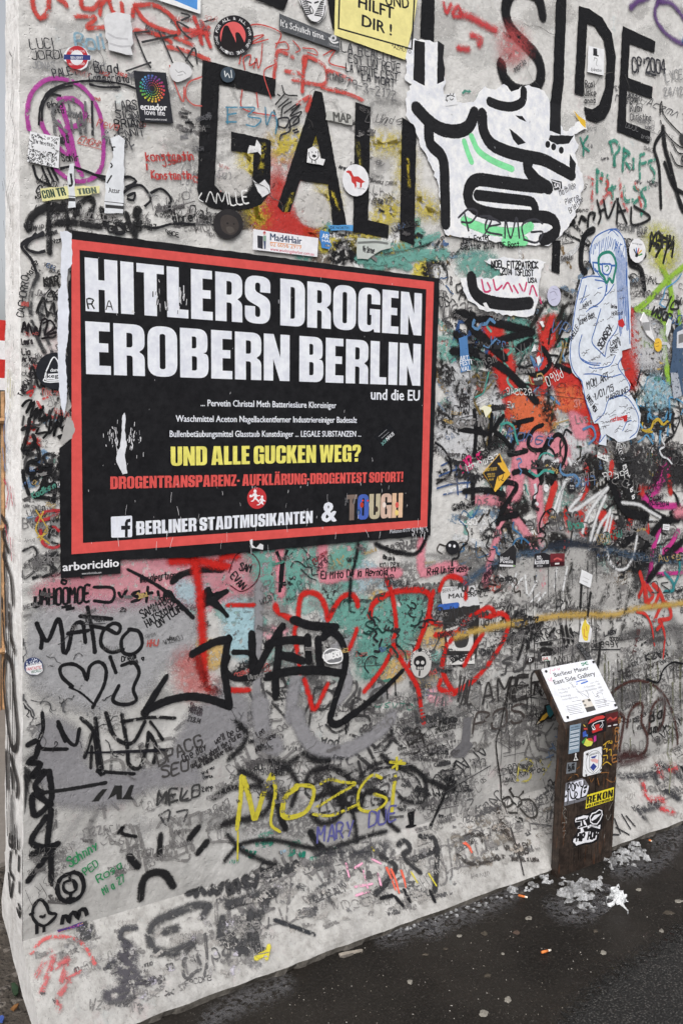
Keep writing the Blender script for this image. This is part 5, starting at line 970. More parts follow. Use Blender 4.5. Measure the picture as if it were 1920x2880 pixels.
gr().s('I', (70, 88, 108), 60, '60 840 200 740 400 650 560 620 800 560 1000 590 1200 640 1568 690', soft=.9, wear=.45).s('I', (44, 48, 58), 50, '640 580 760 560 900 570 1010 590', soft=.8, wear=.3).s('I', (50, 130, 136), 30, '1440 760 1490 820 1500 880 1440 890|1500 860 1540 760 1540 640', soft=.3, wear=.2).done('spray_stroke', face, 'slate blue sprayed line crossing the pink letters')
gr().s('I', (38, 37, 38), 34, '500 1140 600 1110|530 1120 520 1220|500 1230 500 1280|680 1150 650 1190|730 1130 750 1240|760 1130 780 1240|790 1150 810 1230|590 1250 660 1250|590 1290 670 1300 600 1340|740 1290 770 1270', soft=.2, wear=.25).s('I', (38, 37, 38), 30, '490 1170 460 1270 430 1360|1000 1230 980 1420|870 780 860 1000|930 900 910 1060', soft=.3, wear=.3).done('graffiti_lettering', face, 'dripping black brush letters above the information post')
gr().s('I', (58, 57, 56), 56, '1050 860 1010 960 990 1020|1120 850 1130 960|1200 860 1180 1000 1150 1150|1070 1080 1080 1180', soft=.6, wear=.6).s('I', (58, 57, 56), 40, '720 880 700 1020|800 700 770 860 790 940', soft=.5, wear=.6).s('I', (222, 224, 228), 24, '420 760 400 860 460 800|300 780 420 860|480 780 500 920 560 820|520 960 580 900|560 960 620 900|700 700 680 860|770 720 740 880', soft=.3, wear=.45).done('paint_smear', face, 'worn black and white dry-brush smears')
# --- graffiti on the sloping foot
gr().s('J', (64, 64, 66), 58, '1185 1112 1120 1105 1000 1148 890 1200 850 1275 875 1355 970 1378 1100 1318', soft=.3, wear=.38).s('J', (64, 64, 66), 48, '930 1260 1010 1235|1180 1110 1150 1170', soft=.3, wear=.45).s('J', (60, 60, 62), 52, '1262 1180 1248 1275 1300 1330 1390 1300 1425 1160|1422 1150 1432 1320 1480 1362|1300 1108 1420 1070 1560 1040', soft=.25, wear=.34).done('graffiti_lettering', foot, 'large worn grey letters on the sloping base')
gr().s('J', (66, 66, 70), 40, '770 1236 700 1244 688 1300 730 1330 700 1410 620 1450', soft=.25, wear=.4).c('J', (74, 72, 78), '700 1330 760 1350 770 1480 860 1540 760 1560 740 1620 620 1650 600 1600 700 1560 660 1480', 30, soft=.6, wear=.55).c('J', (60, 60, 62), '450 1230 510 1200 520 1290 450 1290', 20, soft=.5, wear=.5).done('paint_smear', foot, 'worn black drip shape on the sloping base')
gr().s('J', (200, 84, 84), 26, '180 1380 240 1310 320 1285 420 1300 490 1350 540 1440', soft=.3, wear=.55, op=.75).s('J', (190, 92, 94), 36, '290 1370 210 1510|310 1400 230 1630|300 1470 390 1410|380 1440 350 1540|450 1480 370 1520 400 1540 340 1620 340 1700', soft=.3, wear=.55, op=.75).done('graffiti_lettering', foot, 'red arch and strokes on the end of the sloping base')
gr().s('J', (50, 50, 52), 40, '1060 1040 1100 1020|1110 1050 1130 1000 1160 1040|1190 1040 1200 990 1230 1040 1260 980|1290 970 1300 1040 1340 960 1350 1010|1400 950 1380 1000 1440 1000', soft=.2, wear=.35).s('K', (50, 50, 52), 36, '130 1180 110 1230 190 1260 210 1190|240 1140 260 1220 340 1200 330 1140 250 1150|360 1190 370 1130|420 1110 400 1170 460 1140', soft=.2, wear=.3).s('K', (44, 44, 46), 28, '450 1130 470 1080 490 1120', wear=.2).done('graffiti_lettering', foot, 'black handwritten word along the top of the sloping base')
gr().s('K', (60, 60, 62), 70, '0 1390 150 1350 340 1300|290 1310 240 1440 190 1560 210 1700|20 1600 60 1690 140 1720', soft=.3, wear=.4).s('K', (70, 70, 72), 60, '400 1240 560 1300 600 1430|560 1130 700 1120 720 1200 640 1290 720 1370', soft=.5, wear=.65).s('K', (44, 46, 50), 34, '330 1500 440 1540 600 1600', soft=.25, wear=.4).done('graffiti_lettering', foot, 'second row of worn black letters on the sloping base')
gr().c('K', (62, 62, 66), '620 1030 760 1000 900 1010 1080 960 1100 1040 930 1060 700 1060', 40, soft=.9, wear=.5, op=.8).s('K', (48, 48, 50), 44, '1060 1060 1160 1130 1090 1250 1020 1320|1180 980 1220 950 1260 1000 1210 1050|1230 1080 1330 1170|1290 1080 1440 1010|1450 1000 1440 1180 1430 1300|1330 920 1420 930 1440 980', soft=.2, wear=.34).s('K', K, 30, '1160 1340 1210 1400|1220 1290 1260 1370|1060 1350 1140 1330|1400 1300 1430 1370', soft=.2, wear=.35).done('graffiti_lettering', foot, 'black tag on the sloping base near the drips')
gr().s('K', (212, 96, 74), 20, '1100 1140 1130 1210 1160 1290|1130 1150 1160 1220 1185 1310|1200 1160 1220 1220 1230 1270', soft=.1, wear=.1, taper=(1.3, .5)).s('N', (212, 96, 74), 12, '400 235 425 260 435 290', wear=.1).s('K', YM, 18, '1000 1000 1010 1020|1270 1170 1310 1240|1390 1180 1440 1260', wear=.2, taper=(1, .5)).s('K', (226, 160, 186), 18, '820 1110 840 1200|880 1140 930 1110|1000 1080 1060 1110|880 1270 1000 1250|890 1330 980 1300|940 1160 970 1280|1040 1180 1060 1260', wear=.45).s('K', YM, 36, '200 1764 280 1720|290 1680 270 1764', wear=.3).done('paint_drips', foot, 'orange, yellow and pink drips on the sloping base')
gr().s('L', (52, 52, 56), 70, '1420 870 1380 930 1400 1000 1480 1060 1540 1100|1420 870 1500 900 1550 950', soft=.5, wear=.35).s('L', (190, 60, 64), 60, '1290 980 1330 1100 1440 1110|1400 880 1420 940|1480 900 1520 880|1420 1170 1500 1190', soft=.5, wear=.55).s('L', (60, 60, 64), 60, '1140 940 1270 950 1360 930|1260 1170 1310 1240|1300 1180 1400 1140', soft=.6, wear=.5).s('L', (46, 46, 48), 14, '1100 1240 1140 1340|1110 1300 1200 1350|1150 1210 1210 1310|1180 1220 1240 1290|1090 1350 1130 1350', wear=.2).done('graffiti_lettering', foot, 'black and red letters on the base beyond the information post')
gr().s('L', (70, 64, 60), 70, '300 1180 340 1290 390 1380', soft=.5, wear=.5).s('L', (60, 56, 54), 34, '60 1370 140 1350 240 1360|100 1350 110 1400|180 1340 190 1400|260 1310 340 1330|20 1490 120 1550 340 1500', soft=.3, wear=.5).h('L', (66, 62, 60), 'WIL EMLEY', 350, 1460, 510, 1440, 36, 3.2).h('L', (66, 62, 60), '2015', 440, 1490, 510, 1480, 32, 3.2).h('L', (66, 62, 60), 'VIVE MEL X LIBRA', 395, 1530, 580, 1535, 22, 2.8).s('L', (214, 100, 76), 14, '60 1410 90 1430 115 1470', wear=.2).done('graffiti_lettering', foot, 'worn writing on the base just before the information post')
hc = gr()
for i in range(16):
    x, y = random.uniform(140, 1850), random.choice((random.uniform(30, 600), random.uniform(1700, 2300))); q = []; a = random.uniform(0, 6.28)
    for k in range(random.randint(6, 14)):
        q += [x, y]; a += random.uniform(-.7, .7); x += 16 * math.cos(a); y += 16 * math.sin(a)
    hc.l('X', (96, 94, 92), random.uniform(.8, 1.6), ' '.join('%f' % v for v in q), .3)
hc.done('hairline_crack', face, None, 'stuff')
# --- names in thin pen
gr().h('A', (52, 52, 56), 'LUCI', 215, 335, 380, 335, 65, 3).h('A', (52, 52, 56), 'JORDI', 225, 410, 440, 400, 55, 3).h('A', (150, 150, 152), 'JONAS', 230, 470, 385, 475, 45, 3).h('A', (60, 60, 66), 'PALET', 375, 530, 540, 510, 50, 3.4).h('A', (46, 46, 52), 'Brad', 655, 495, 830, 505, 65, 4).h('A', (46, 46, 52), 'Cammariata', 620, 555, 895, 565, 45, 3.4).h('A', (136, 168, 186), 'Boli', 530, 330, 730, 335, 90, 7, .35).done('marker_lettering', face, 'visitor names in thin pen around the round blue and red sticker')
gr().h('A', (56, 56, 60), 'LARS', 805, 760, 950, 755, 60, 3.4).h('A', (56, 56, 60), 'SIGN', 800, 815, 960, 815, 50, 3.4).h('A', (40, 40, 44), 'BRIAN', 795, 880, 990, 875, 50, 4).h('A', (56, 56, 60), 'JENNIT', 790, 945, 1000, 935, 50, 3.4).h('A', (56, 56, 60), 'JAN', 790, 990, 900, 985, 40, 3.4).h('A', (110, 110, 112), 'KIW', 370, 900, 640, 920, 220, 8, .5).l('A', (50, 50, 54), 7, '635 700 640 930').done('marker_lettering', face, 'list of names in pen under the dark card')
gr().h('A', (178, 60, 58), 'konstantin', 1010, 1110, 1340, 1100, 55, 4).l('A', (178, 60, 58), 5, '1012 1130 1015 1170').h('A', (178, 60, 58), 'Konstantin', 1045, 1230, 1325, 1235, 50, 4).l('A', (190, 90, 84), 4, '1170 450 1200 560 1260 700 1270 600|1390 530 1300 570 1280 660 1330 720 1390 730').done('marker_lettering', face, 'red pen names between the dark card and the letter G')
gr().l('A', (60, 60, 62), 5, '930 225 1000 400 1040 465|930 225 1030 215|980 290 1220 240|1100 220 1190 430|1220 320 1330 460|1280 420 1340 330 1360 440|870 490 1040 430|1250 90 1310 110 1250 140|1300 190 1220 150 1260 220 1320 270|1410 150 1480 130').done('marker_lettering', face, 'large thin pen capitals above the dark card')
gr().h('B', (66, 66, 70), 'LA REALITE', 785, 350, 1160, 430, 62, 3.4).h('B', (66, 66, 70), 'EST UN REVE', 835, 430, 1190, 500, 55, 3.4).h('B', (60, 60, 64), "LA VERITE C'EST", 815, 490, 1170, 560, 52, 3.4).h('B', (60, 60, 64), 'LA MORT', 925, 550, 1150, 600, 48, 3.8).h('B', (110, 110, 112), '79-3-2172', 815, 600, 1160, 690, 60, 3.2).h('B', (90, 90, 92), 'MANS', 690, 550, 800, 560, 45, 3).done('marker_lettering', face, 'French sentence in black pen capitals under the yellow notice')
gr().s('B', (34, 34, 36), 12, '375 590 400 650 480 660|345 650 360 660|330 720 390 650|350 740 420 680|320 760 330 790|370 810 380 740 440 700|390 780 470 720|440 760 500 720 430 800 510 770 450 850', wear=.12).l('B', (50, 50, 54), 5, '350 870 350 820 420 815 400 880 350 870|420 880 490 840 480 800 430 830 430 900 370 930 360 960|450 900 480 890|460 915 490 905').done('graffiti_lettering', face, 'small slanted black tag above the letter A')
gr().s('B', (60, 130, 160), 12, '-10 740 130 740 190 745 140 800 230 820 190 870 130 860|0 850 0 740|0 790 60 780|260 740 270 860 310 770 340 840 330 920|-10 840 60 840', wear=.3).done('marker_lettering', face, 'blue marker word inside the black letter G')
gr().h('C', (56, 56, 62), "CP'2004", 1220, 490, 1450, 510, 90, 5.5).l('C', (56, 56, 62), 5, '1310 500 1380 520').h('C', (140, 140, 142), 'LYCE', 1450, 560, 1568, 540, 60, 3).h('C', (140, 140, 142), '24/12', 1440, 660, 1568, 650, 50, 3).h('C', (80, 80, 82), 'Ben', 1205, 700, 1290, 690, 45, 3).h('C', (80, 80, 82), 'Ruby', 1205, 770, 1290, 765, 45, 3).h('C', (80, 80, 82), 'Christina', 1205, 825, 1350, 830, 40, 3).h('C', (80, 80, 82), 'Maria', 415, 500, 490, 430, 35, 3).h('C', (60, 60, 62), 'Rosi', 895, 600, 960, 600, 40, 3).h('C', (60, 60, 62), 'Uske', 890, 660, 970, 660, 40, 3).h('C', (60, 60, 62), 'anna', 890, 710, 970, 705, 30, 3).h('C', (90, 90, 92), 'PERMON TOUR', 1115, 1580, 1320, 1610, 40, 2.6).done('marker_lettering', face, 'pen names and a year around the letters D and E')
gr().h('D', (52, 52, 54), 'CACHORRO', 165, 620, 200, 340, 45, 3.2).h('D', (40, 40, 42), 'Marle', 205, 350, 265, 240, 34, 3).h('D', (40, 36, 40), 'Laura', 140, 805, 230, 800, 38, 3.4).h('D', (40, 36, 40), 'Lia', 155, 875, 215, 875, 40, 3.4).h('D', (40, 36, 40), 'Arian', 145, 925, 255, 920, 34, 3.4).h('D', (40, 36, 40), 'TJASA H.', 145, 1165, 215, 1050, 34, 3).h('D', (40, 36, 40), '2.', 215, 1040, 245, 1040, 40, 3.4).h('D', (36, 36, 36), 'KAR', 310, 410, 412, 400, 60, 5).s('D', (186, 50, 50), 20, '190 1140 230 1120 210 1160|240 1095 242 1100|260 1200 280 1240|300 1180 330 1170', wear=.3).done('marker_lettering', face, 'visitor names in black pen along the wall corner')
gr().h('F', (50, 48, 50), 'JOSH', 15, 1240, 95, 1235, 45, 3.2).h('F', (50, 48, 50), 'JAN', 20, 1285, 90, 1290, 40, 3.2).h('F', (50, 48, 50), 'MATT', 10, 1190, 80, 1185, 40, 3.2).h('F', (50, 48, 50), 'EDWIN', 45, 1600, 110, 1600, 36, 3.2).h('F', (205, 50, 110), 'MB @', 50, 1690, 190, 1610, 80, 7).h('F', (206, 130, 120), '31', 820, 1235, 860, 1225, 45, 5).h('E', (50, 48, 50), 'ZMA', 1500, 1040, 1568, 990, 45, 3.2).h('E', (50, 48, 50), 'NIKI', 1510, 1090, 1568, 1050, 45, 3.2).h('I', (40, 36, 40), 'Laus', 565, 490, 620, 470, 45, 3.4).h('I', (60, 36, 46), 'ANDREA', 200, 800, 262, 760, 32, 3).h('I', (60, 36, 46), '2014', 195, 835, 245, 815, 30, 3).h('I', (50, 30, 44), 'BELINDA', 1330, 240, 1430, 40, 46, 4.5).h('I', (40, 30, 40), 'mabel', 1335, 270, 1430, 250, 36, 4).h('I', (60, 30, 60), '10-9-2014', 1325, 310, 1470, 300, 32, 3).h('I', (60, 60, 60), 'Heart Berlin', 125, 1085, 230, 1050, 34, 3).h('I', (46, 44, 44), 'ABTAHER', 440, 1170, 480, 1110, 24, 2.6).h('H', (50, 44, 44), 'Denise', 1450, 1215, 1550, 1180, 38, 3.4).done('marker_lettering', face, 'pen names on pink and grey beside the poster')
gr().h('F', (80, 80, 80), 'GA', 885, 275, 930, 270, 40, 3.4).h('F', (90, 88, 88), 'POCCU9', 1195, 410, 1270, 405, 26, 2.6).h('F', (90, 88, 88), 'DAHUUN', 730, 225, 810, 220, 26, 2.6).h('I', (80, 76, 76), 'Laura', 1300, 1430, 1400, 1390, 34, 2.8).h('I', (80, 76, 76), 'ENDARIA', 1335, 1245, 1440, 1225, 30, 3).h('I', (90, 60, 60), 'THIS', 1240, 1320, 1270, 1150, 30, 3).h('I', (60, 58, 58), 'THE', 1120, 1500, 1210, 1460, 60, 5).h('K', (90, 88, 88), 'HANNAH', 1460, 840, 1568, 810, 30, 3).done('marker_lettering', face, 'faint pen names scattered by the far side')
# --- end face of the wall
ge = G(END)
EK = (36, 36, 38)
ge.s('Q', EK, 34, '20 20 40 60 26 110 50 180|26 200 60 300 70 420|30 120 34 300 40 520|55 430 60 560 78 640|22 400 30 560 44 640', soft=.2, wear=.3)
ge.s('Q', EK, 36, '30 700 40 660 64 700 76 840 90 1000 84 1080 60 1060 38 900 28 780 30 700|60 1120 90 1240 88 1300|40 1100 44 1260|62 1180 70 1260', soft=.15, wear=.2)
ge.s('Q', EK, 13, '50 300 52 640|58 520 60 900|44 560 46 1100|70 640 72 1500|56 1020 60 1500|40 1200 46 1480|64 1300 66 1560', soft=.1, wear=.3)
ge.s('Q', EK, 24, '56 1480 54 1520 70 1530 70 1490|80 1440 84 1560|92 1500 94 1540|98 1580 96 1640|100 1700 100 1740|90 1820 100 1850 104 1820 96 1800|60 1560 56 1640 74 1680|50 1660 60 1760 70 1700', soft=.1, wear=.3)
ge.s('Q', (190, 70, 90), 12, '36 60 50 140|60 120 66 220', soft=.3, wear=.4).s('P', (90, 130, 180), 14, '40 1900 30 1990 46 2080|24 2060 36 2160', soft=.3, wear=.45).s('P', (190, 70, 90), 20, '30 2200 50 2260 40 2330|60 2240 70 2320', soft=.3, wear=.5).s('P', (180, 176, 90), 10, '50 1700 48 1800|60 1740 58 1880', soft=.3, wear=.5)
ge.s('P', (150, 148, 148), 6, '70 400 60 500|60 520 80 600 70 680|80 700 60 820 40 900|30 820 60 980|60 900 80 840|40 880 50 960', soft=.3, wear=.4)
for i in range(46):
    x = random.uniform(18, 78); y = random.uniform(1180, 2100) if i < 30 else random.uniform(200, 1100)
    ge.s('P', random.choice([(70, 70, 72), (110, 110, 110), (50, 50, 52)]), random.uniform(3, 9), '%f %f %f %f %f %f' % (x, y, x + random.uniform(-5, 5), y + random.uniform(15, 40), x + random.uniform(-8, 8), y + random.uniform(40, 90)), soft=.4, wear=.6)
ge.done('graffiti_lettering', face, 'long black letters dripping down the narrow end of the wall')
crust(.3)
# the same crust carries on past the picture's edge
BASE[0] = nl(2e-5); LIFT[0] += 6.2e-4
BY = '1925 -300 2900 300 2900 1900 1925 2250'
field('X', BY, 70, [(40, 40, 42), (206, 205, 206), (110, 166, 155), (200, 56, 50), (150, 149, 148), (86, 128, 176), (218, 138, 152)], (60, 180), (14, 40), 'smear', .35, (-40, 100), soft=.8)
field('X', BY, 40, [K, K, (200, 56, 50), (60, 60, 62)], (90, 200), (14, 26), 'smear', .1, (20, 140), soft=.3)
field('X', BY, 260, [(44, 44, 46), (60, 60, 62), (84, 82, 83), (108, 106, 107)], (10, 26), (1.6, 4))
field('X', BY, 60, [K, (60, 60, 62), (176, 60, 56)], (26, 70), (5, 12), 'loop')
stuff.done('scribbled_marks', face, None, 'stuff')
# ------------------------------------------------------------------ things stuck to the wall
PW, PB = (228, 231, 240), (33, 33, 36)
# large white paste-up with painted letters
s = Sheet('paste_up', 'large wrinkled white paste-up sheet with thick black brushed letters', 'paste-up', 'X',
 '1142 130 1165 108 1235 120 1252 230 1246 262 1280 290 1330 285 1362 242 1390 250 1415 236 1440 255 1485 240 1530 255 1545 290 1560 330 1590 372 1640 330 1647 362 1612 378 1625 410 1615 440 1640 500 1632 560 1610 620 1580 660 1540 690 1420 684 1250 660 1240 600 1230 510 1200 440 1180 400 1165 360 1142 322 1140 280 1156 236 1140 226', PW, jit=3.6, step=9, wrinkle=.9, rough=.65, var=.14, wear=.1)
def ink(t, w, q): s.s(PB, w, q, t, soft=.03, wear=.08)
ink('B', 90, '1300 745 1380 830 1470 890 1580 905 1660 870 1700 780'); ink('B', 86, '1385 850 1395 990 1480 1090 1495 1300 1500 1540')
s.f(PB, '1285 275 1358 290 1357 590 1278 552', 'B', jit=.6).f(PB, '1445 280 1490 310 1482 400 1495 470 1490 555 1442 580', 'B', jit=.6)
s.end('brushed_lettering')
ink('C', 86, '185 790 190 890 240 985 330 1035 450 1070 600 1100 700 1150 800 1205'); ink('C', 92, '500 1100 500 1170 555 1240 600 1270 640 1295')
ink('C', 86, '600 1290 450 1275 300 1255 150 1240 92 1300 92 1390 160 1450 300 1480 500 1490 640 1500 690 1540 690 1600 640 1640 600 1650'); ink('C', 70, '150 1345 300 1362 460 1380 530 1395 550 1440')
ink('C', 62, '235 700 300 725 390 735 460 700 470 625')
s.f(PB, '370 885 440 940 485 985 430 1000 395 960', 'C', jit=.5).f(PB, '412 795 460 800 490 840 440 820', 'C', jit=.5).f(PB, '650 930 815 935 780 990 700 995 640 965', 'C', jit=1).f(PB, '650 700 725 730 725 930 648 900', 'C', jit=.5)
for c in ((635, 995), (675, 1012), (728, 1035)): s.f(PB, circle(T('C', c)[0], 7, 10, 14))
s.f(PB, '785 1060 830 1130 820 1200 785 1150', 'C', jit=.6).f((226, 184, 60), '812 760 850 800 895 830 895 885 860 850', 'C', jit=.5)
s.end('brushed_lettering')
s.s((132, 226, 160), 44, '60 975 85 1050 110 1115', 'C', .1, .05).s((132, 226, 160), 46, '110 940 160 1040 260 1110 390 1165', 'C', .1, .05).s((132, 226, 160), 70, '60 1520 150 1560 260 1590 420 1600 520 1560|340 1660 480 1660', 'C', .2, .2).end('green_stroke')
s.l((60, 60, 66), 6, '20 1500 90 1440 150 1460 110 1530 40 1530|60 1460 90 1590|170 1490 250 1500 200 1620|230 1560 310 1540 230 1500 210 1590 320 1620|340 1640 345 1520 380 1640 420 1500 440 1640|470 1640 460 1550 540 1510 600 1540|470 1650 560 1670 600 1600 520 1600', 'C').h(PB, 'Josh Foster', 40, 1680, 240, 1650, 40, 3.4, 'C').h(PB, 'Seattle 2014 TSF Boat', 40, 1720, 440, 1700, 36, 3.2, 'C').h((90, 90, 94), 'Mathilde', 720, 1350, 830, 1290, 40, 2.4, 'C').h((90, 90, 94), 'Pierre', 760, 1410, 850, 1370, 36, 2.4, 'C').h((90, 90, 94), 'Brigitte', 790, 1470, 880, 1380, 36, 2.4, 'C').end('marker_lettering')
s = Sheet('paste_up', 'curved lower scrap of white paste-up with a broad black arc and pink scrawl', 'paste-up', 'F', '190 230 240 215 330 205 620 230 590 290 575 400 560 520 540 600 470 615 330 600 170 560 90 500 50 420 35 345 150 340 250 350 280 330 330 330 300 290', PW, jit=3, step=9, wrinkle=.9, rough=.65, var=.14, wear=.1)
s.s(PB, 86, '110 345 125 430 180 490 280 520 400 530 510 520', 'F', .03, .06).end('brushed_stroke')
s.h(PB, 'NOEL FITZPATRICK', 250, 275, 570, 280, 44, 4.5).h(PB, '2014 TSFLOST', 320, 320, 535, 335, 40, 4).h(PB, 'USA', 500, 375, 560, 380, 30, 3.6).end('marker_lettering')
s.s((200, 60, 110), 16, '180 360 200 440 240 430 220 380|260 360 280 430 320 400|330 420 360 380 390 440|400 400 430 450|440 390 470 440 490 380|510 460 530 400 560 470|580 480 590 520', 'F', .2, .3).end('pink_scrawl')
# yellow notice at the top
s = Sheet('yellow_notice', 'pale yellow printed notice with a thin black frame at the upper edge', 'notice', 'B', '742 -30 1310 -30 1285 140 1220 412 735 240', (232, 222, 150), jit=.3, wrinkle=.6)
s.f(PB, '765 -29 1292 -29 1272 345 758 200', holes=['776 -20 1281 -20 1262 331 769 191']).end('border_print')
s.tx(PB, 'UND', 1090, 35, 1250, 62, 78, .022).tx(PB, 'HILFT', 900, 50, 1142, 132, 78, .022).tx(PB, 'DIR !', 925, 178, 1128, 245, 74, .022).tx(PB, '*AZMUTO', 1130, 330, 1262, 372, 26, .01).end('printed_lettering')
# blue and white sign cut by the frame
s = Sheet('sign_panel', 'blue panel with white rim cut by the upper edge of the picture', 'sign', 'A', '940 -50 1385 -50 1383 97', (232, 234, 238), jit=0, thick=.002)
s.f((84, 146, 214), '1090 -45 1362 -45 1360 68').end('blue_print')
# round boxing emblem
s = Sheet('sticker', 'round black sticker with a red centre and two black raised fists', 'sticker', 'X', circle((657, 100), 56, 57), (36, 34, 38))
s.f((216, 96, 96), circle((655, 102), 36, 41)).end('red_print')
s.f((34, 30, 32), '628 80 640 72 650 90 660 110 668 140 640 145 622 128', 'X', curve=True).f((34, 30, 32), '662 94 672 92 682 108 690 128 680 132 676 142 660 140 664 120', 'X', curve=True).end('figure_print')
for i, ch in enumerate('ONE FOR ALL & ALL FOR ONE THE UNION'):
    if ch == ' ': continue
    a = math.radians(-205 + 340 * i / 34); r = 45; c = (656 + r * .98 * math.cos(a), 101 + r * math.sin(a)); d = (-math.sin(a) * 3.4, math.cos(a) * 3.4)
    s.tx((222, 222, 224), ch, c[0] - d[0], c[1] - d[1], c[0] + d[0], c[1] + d[1], 8, .008, 'X')
s.end('printed_lettering')
# grey strip
s = Sheet('sticker', 'long grey strip sticker with pale lettering below the oval face sticker', 'sticker', 'B', '357 92 772 262 770 352 355 205', (86, 88, 92))
s.l((120, 122, 126), 1.6, '370 120 420 160 460 150 520 200 600 210 680 260|400 110 440 150 430 190 380 195|540 180 600 230 590 280|640 220 700 270 690 310|480 150 500 210 470 235').end('crackle_print')
s.tx((230, 230, 232), "It's Schulich time.", 365, 178, 668, 275, 42, .008).end('printed_lettering')
s.s((226, 226, 228), 10, '700 262 712 285 735 296 760 290').f((206, 206, 208), circle(T('B', '728 262')[0], 9, 9), holes=[circle(T('B', '728 262')[0], 4, 4)]).tx((200, 200, 204), 'Schulich', 700, 312, 766, 330, 13, .004).end('emblem_print')
# oval face sticker
s = Sheet('sticker', 'white oval sticker with a face of black rays around two eyes', 'sticker', 'B', '492 -30 520 60 545 115 580 145 620 158 655 130 675 90 678 30 655 -30', (226, 226, 228), curve=True)
q = []
for i in range(9):
    q.append('%d %d %d %d' % (512 + i * 3, -10 + i * 14, 545 + i * 4, 5 + i * 11)); q.append('%d %d %d %d' % (664 - i * 2, 0 + i * 14, 640 - i * 5, 15 + i * 11))
s.l(PB, 3, '|'.join(q)).l(PB, 3, '500 0 530 80 570 140 620 152 660 110 672 40').s(PB, 10, '550 10 575 20|600 20 625 12').l(PB, 3, '570 40 590 75 580 95 565 60 570 40').end('face_print')
# roundel
s = Sheet('sticker', 'round red ring sticker crossed by a dark blue bar', 'sticker', 'A', circle((530, 398), 82, 84) and '445 365 470 330 530 315 590 335 612 372 632 385 628 415 612 420 600 462 560 485 500 470 462 430 440 412 440 372', (226, 228, 232), jit=.2)
c0 = T('A', '531 397')[0]; s.f((186, 52, 60), circle(c0, 31, 33), holes=[circle(c0, 19, 21)]).end('ring_print')
s.f((52, 62, 120), '442 375 625 380 624 414 440 410').tx((220, 222, 230), 'BEN JERRY', 492, 406, 576, 408, 18, .015).end('bar_print')
s.tx((230, 220, 222), 'FOR THE LOVE', 478, 360, 588, 362, 16, .008).tx((230, 220, 222), 'NOT THE MONEY', 480, 450, 592, 448, 15, .008).end('printed_lettering')
# curled torn paper
s = Sheet('torn_paper', 'torn white paper remnant curling at its lower edge beside red spray script', 'torn paper', 'A', '735 90 800 84 905 100 912 200 922 290 905 330 915 372 870 378 760 340 735 250 728 170', (216, 217, 220), jit=3, wrinkle=1.0, thick=.004)
s.l((190, 190, 194), 5, '745 230 800 260 880 270|760 300 830 320 900 318').end('crease')
# dark travel card
s = Sheet('sticker', 'black postcard sticker with a ring of coloured squares and white lettering', 'sticker', 'A', '920 487 1145 500 1195 850 968 835', (42, 43, 49), jit=.3)
c0 = np.array(T('A', '1050 610')[0]); HUE = [(206, 72, 80), (216, 120, 70), (222, 180, 76), (190, 190, 70), (110, 170, 80), (70, 160, 130), (90, 150, 196), (86, 110, 180), (110, 80, 150), (170, 64, 120)]
for rg in range(5):
    nn = 20
    for i in range(nn):
        a = 2 * math.pi * (i + rg * .8) / nn; r = 34 - rg * 6.2; z = 4.6 - rg * .85; c = c0 + np.array([r * math.cos(a) * .98, r * 1.06 * math.sin(a) + .16 * r * math.cos(a)])
        u, v = np.array([math.cos(a + .3), math.sin(a + .3)]) * z * .6, np.array([-math.sin(a + .3), math.cos(a + .3)]) * z * .6
        s.f(HUE[int((i / nn * 10 + rg * 1.2)) % 10], [tuple(c + u + v), tuple(c - u + v), tuple(c - u - v), tuple(c + u - v)])
s.end('ring_print')
s.tx((230, 230, 234), 'ecuador', 972, 755, 1152, 762, 42, .03).tx((226, 226, 230), 'love life', 1000, 790, 1138, 798, 36, .008).tx((214, 214, 218), 'www.ecuador.travel', 1002, 826, 1150, 832, 14, .008).end('printed_lettering')
# doodle card
s = Sheet('sticker', 'white square card bordered by dense black doodle lines', 'sticker', 'A', '210 905 415 945 405 1160 188 1112', (226, 227, 230), jit=.4)
dd = MB()
for i in range(230):
    a, b = random.random(), random.random()
    if .2 < a < .82 and .16 < b < .55: continue
    x, y = 205 + a * 200 - b * 18, 912 + b * 200 + a * 40; q = [(x + random.uniform(-9, 9), y + random.uniform(-9, 9)) for _ in range(4)]
    s.l((40, 40, 42), 1.2, ' '.join('%f %f' % z for z in q))
s.h((70, 70, 74), "l'Artmystica", 238, 985, 365, 1010, 24, 1.6).end('doodle_print')
# paper strips
s = Sheet('paper_strip', 'torn pale yellow paper strip with dark green slab capitals', 'paper strip', 'A', '278 1300 460 1282 690 1282 685 1330 470 1365 295 1385', (222, 218, 160), jit=1.5, wrinkle=.9)
s.hv((60, 80, 70), 'CON', 300, 1370, 385, 1358, 55).hv((60, 80, 70), 'TR', 400, 1355, 460, 1345, 55).hv((90, 104, 92), 'TION', 540, 1342, 670, 1330, 40).end('printed_lettering')
s = Sheet('paper_strip', 'long vertical white paper shred with printed word and black bar', 'paper strip', 'A', '765 950 820 930 865 960 858 1100 852 1470 722 1468 735 1200 780 1080', (218, 221, 226), jit=2, wrinkle=1.0)
s.tx((40, 40, 42), 'Attar', 750, 1328, 830, 1332, 34, .012).tx((40, 40, 42), 'r', 775, 1040, 800, 1040, 44, .03).f((60, 60, 62), '728 1408 855 1420 855 1442 728 1432').l((50, 50, 52), 2, '722 1388 855 1402').l((40, 40, 42), 4, '765 1125 775 1140 765 1155|740 1260 770 1210').end('printed_lettering')
s = Sheet('paper_strip', 'short vertical white paper shred beside the yellow strip', 'paper strip', 'A', '480 1130 512 1130 515 1300 525 1432 472 1430 468 1220', (214, 218, 222), jit=2, wrinkle=1.0)
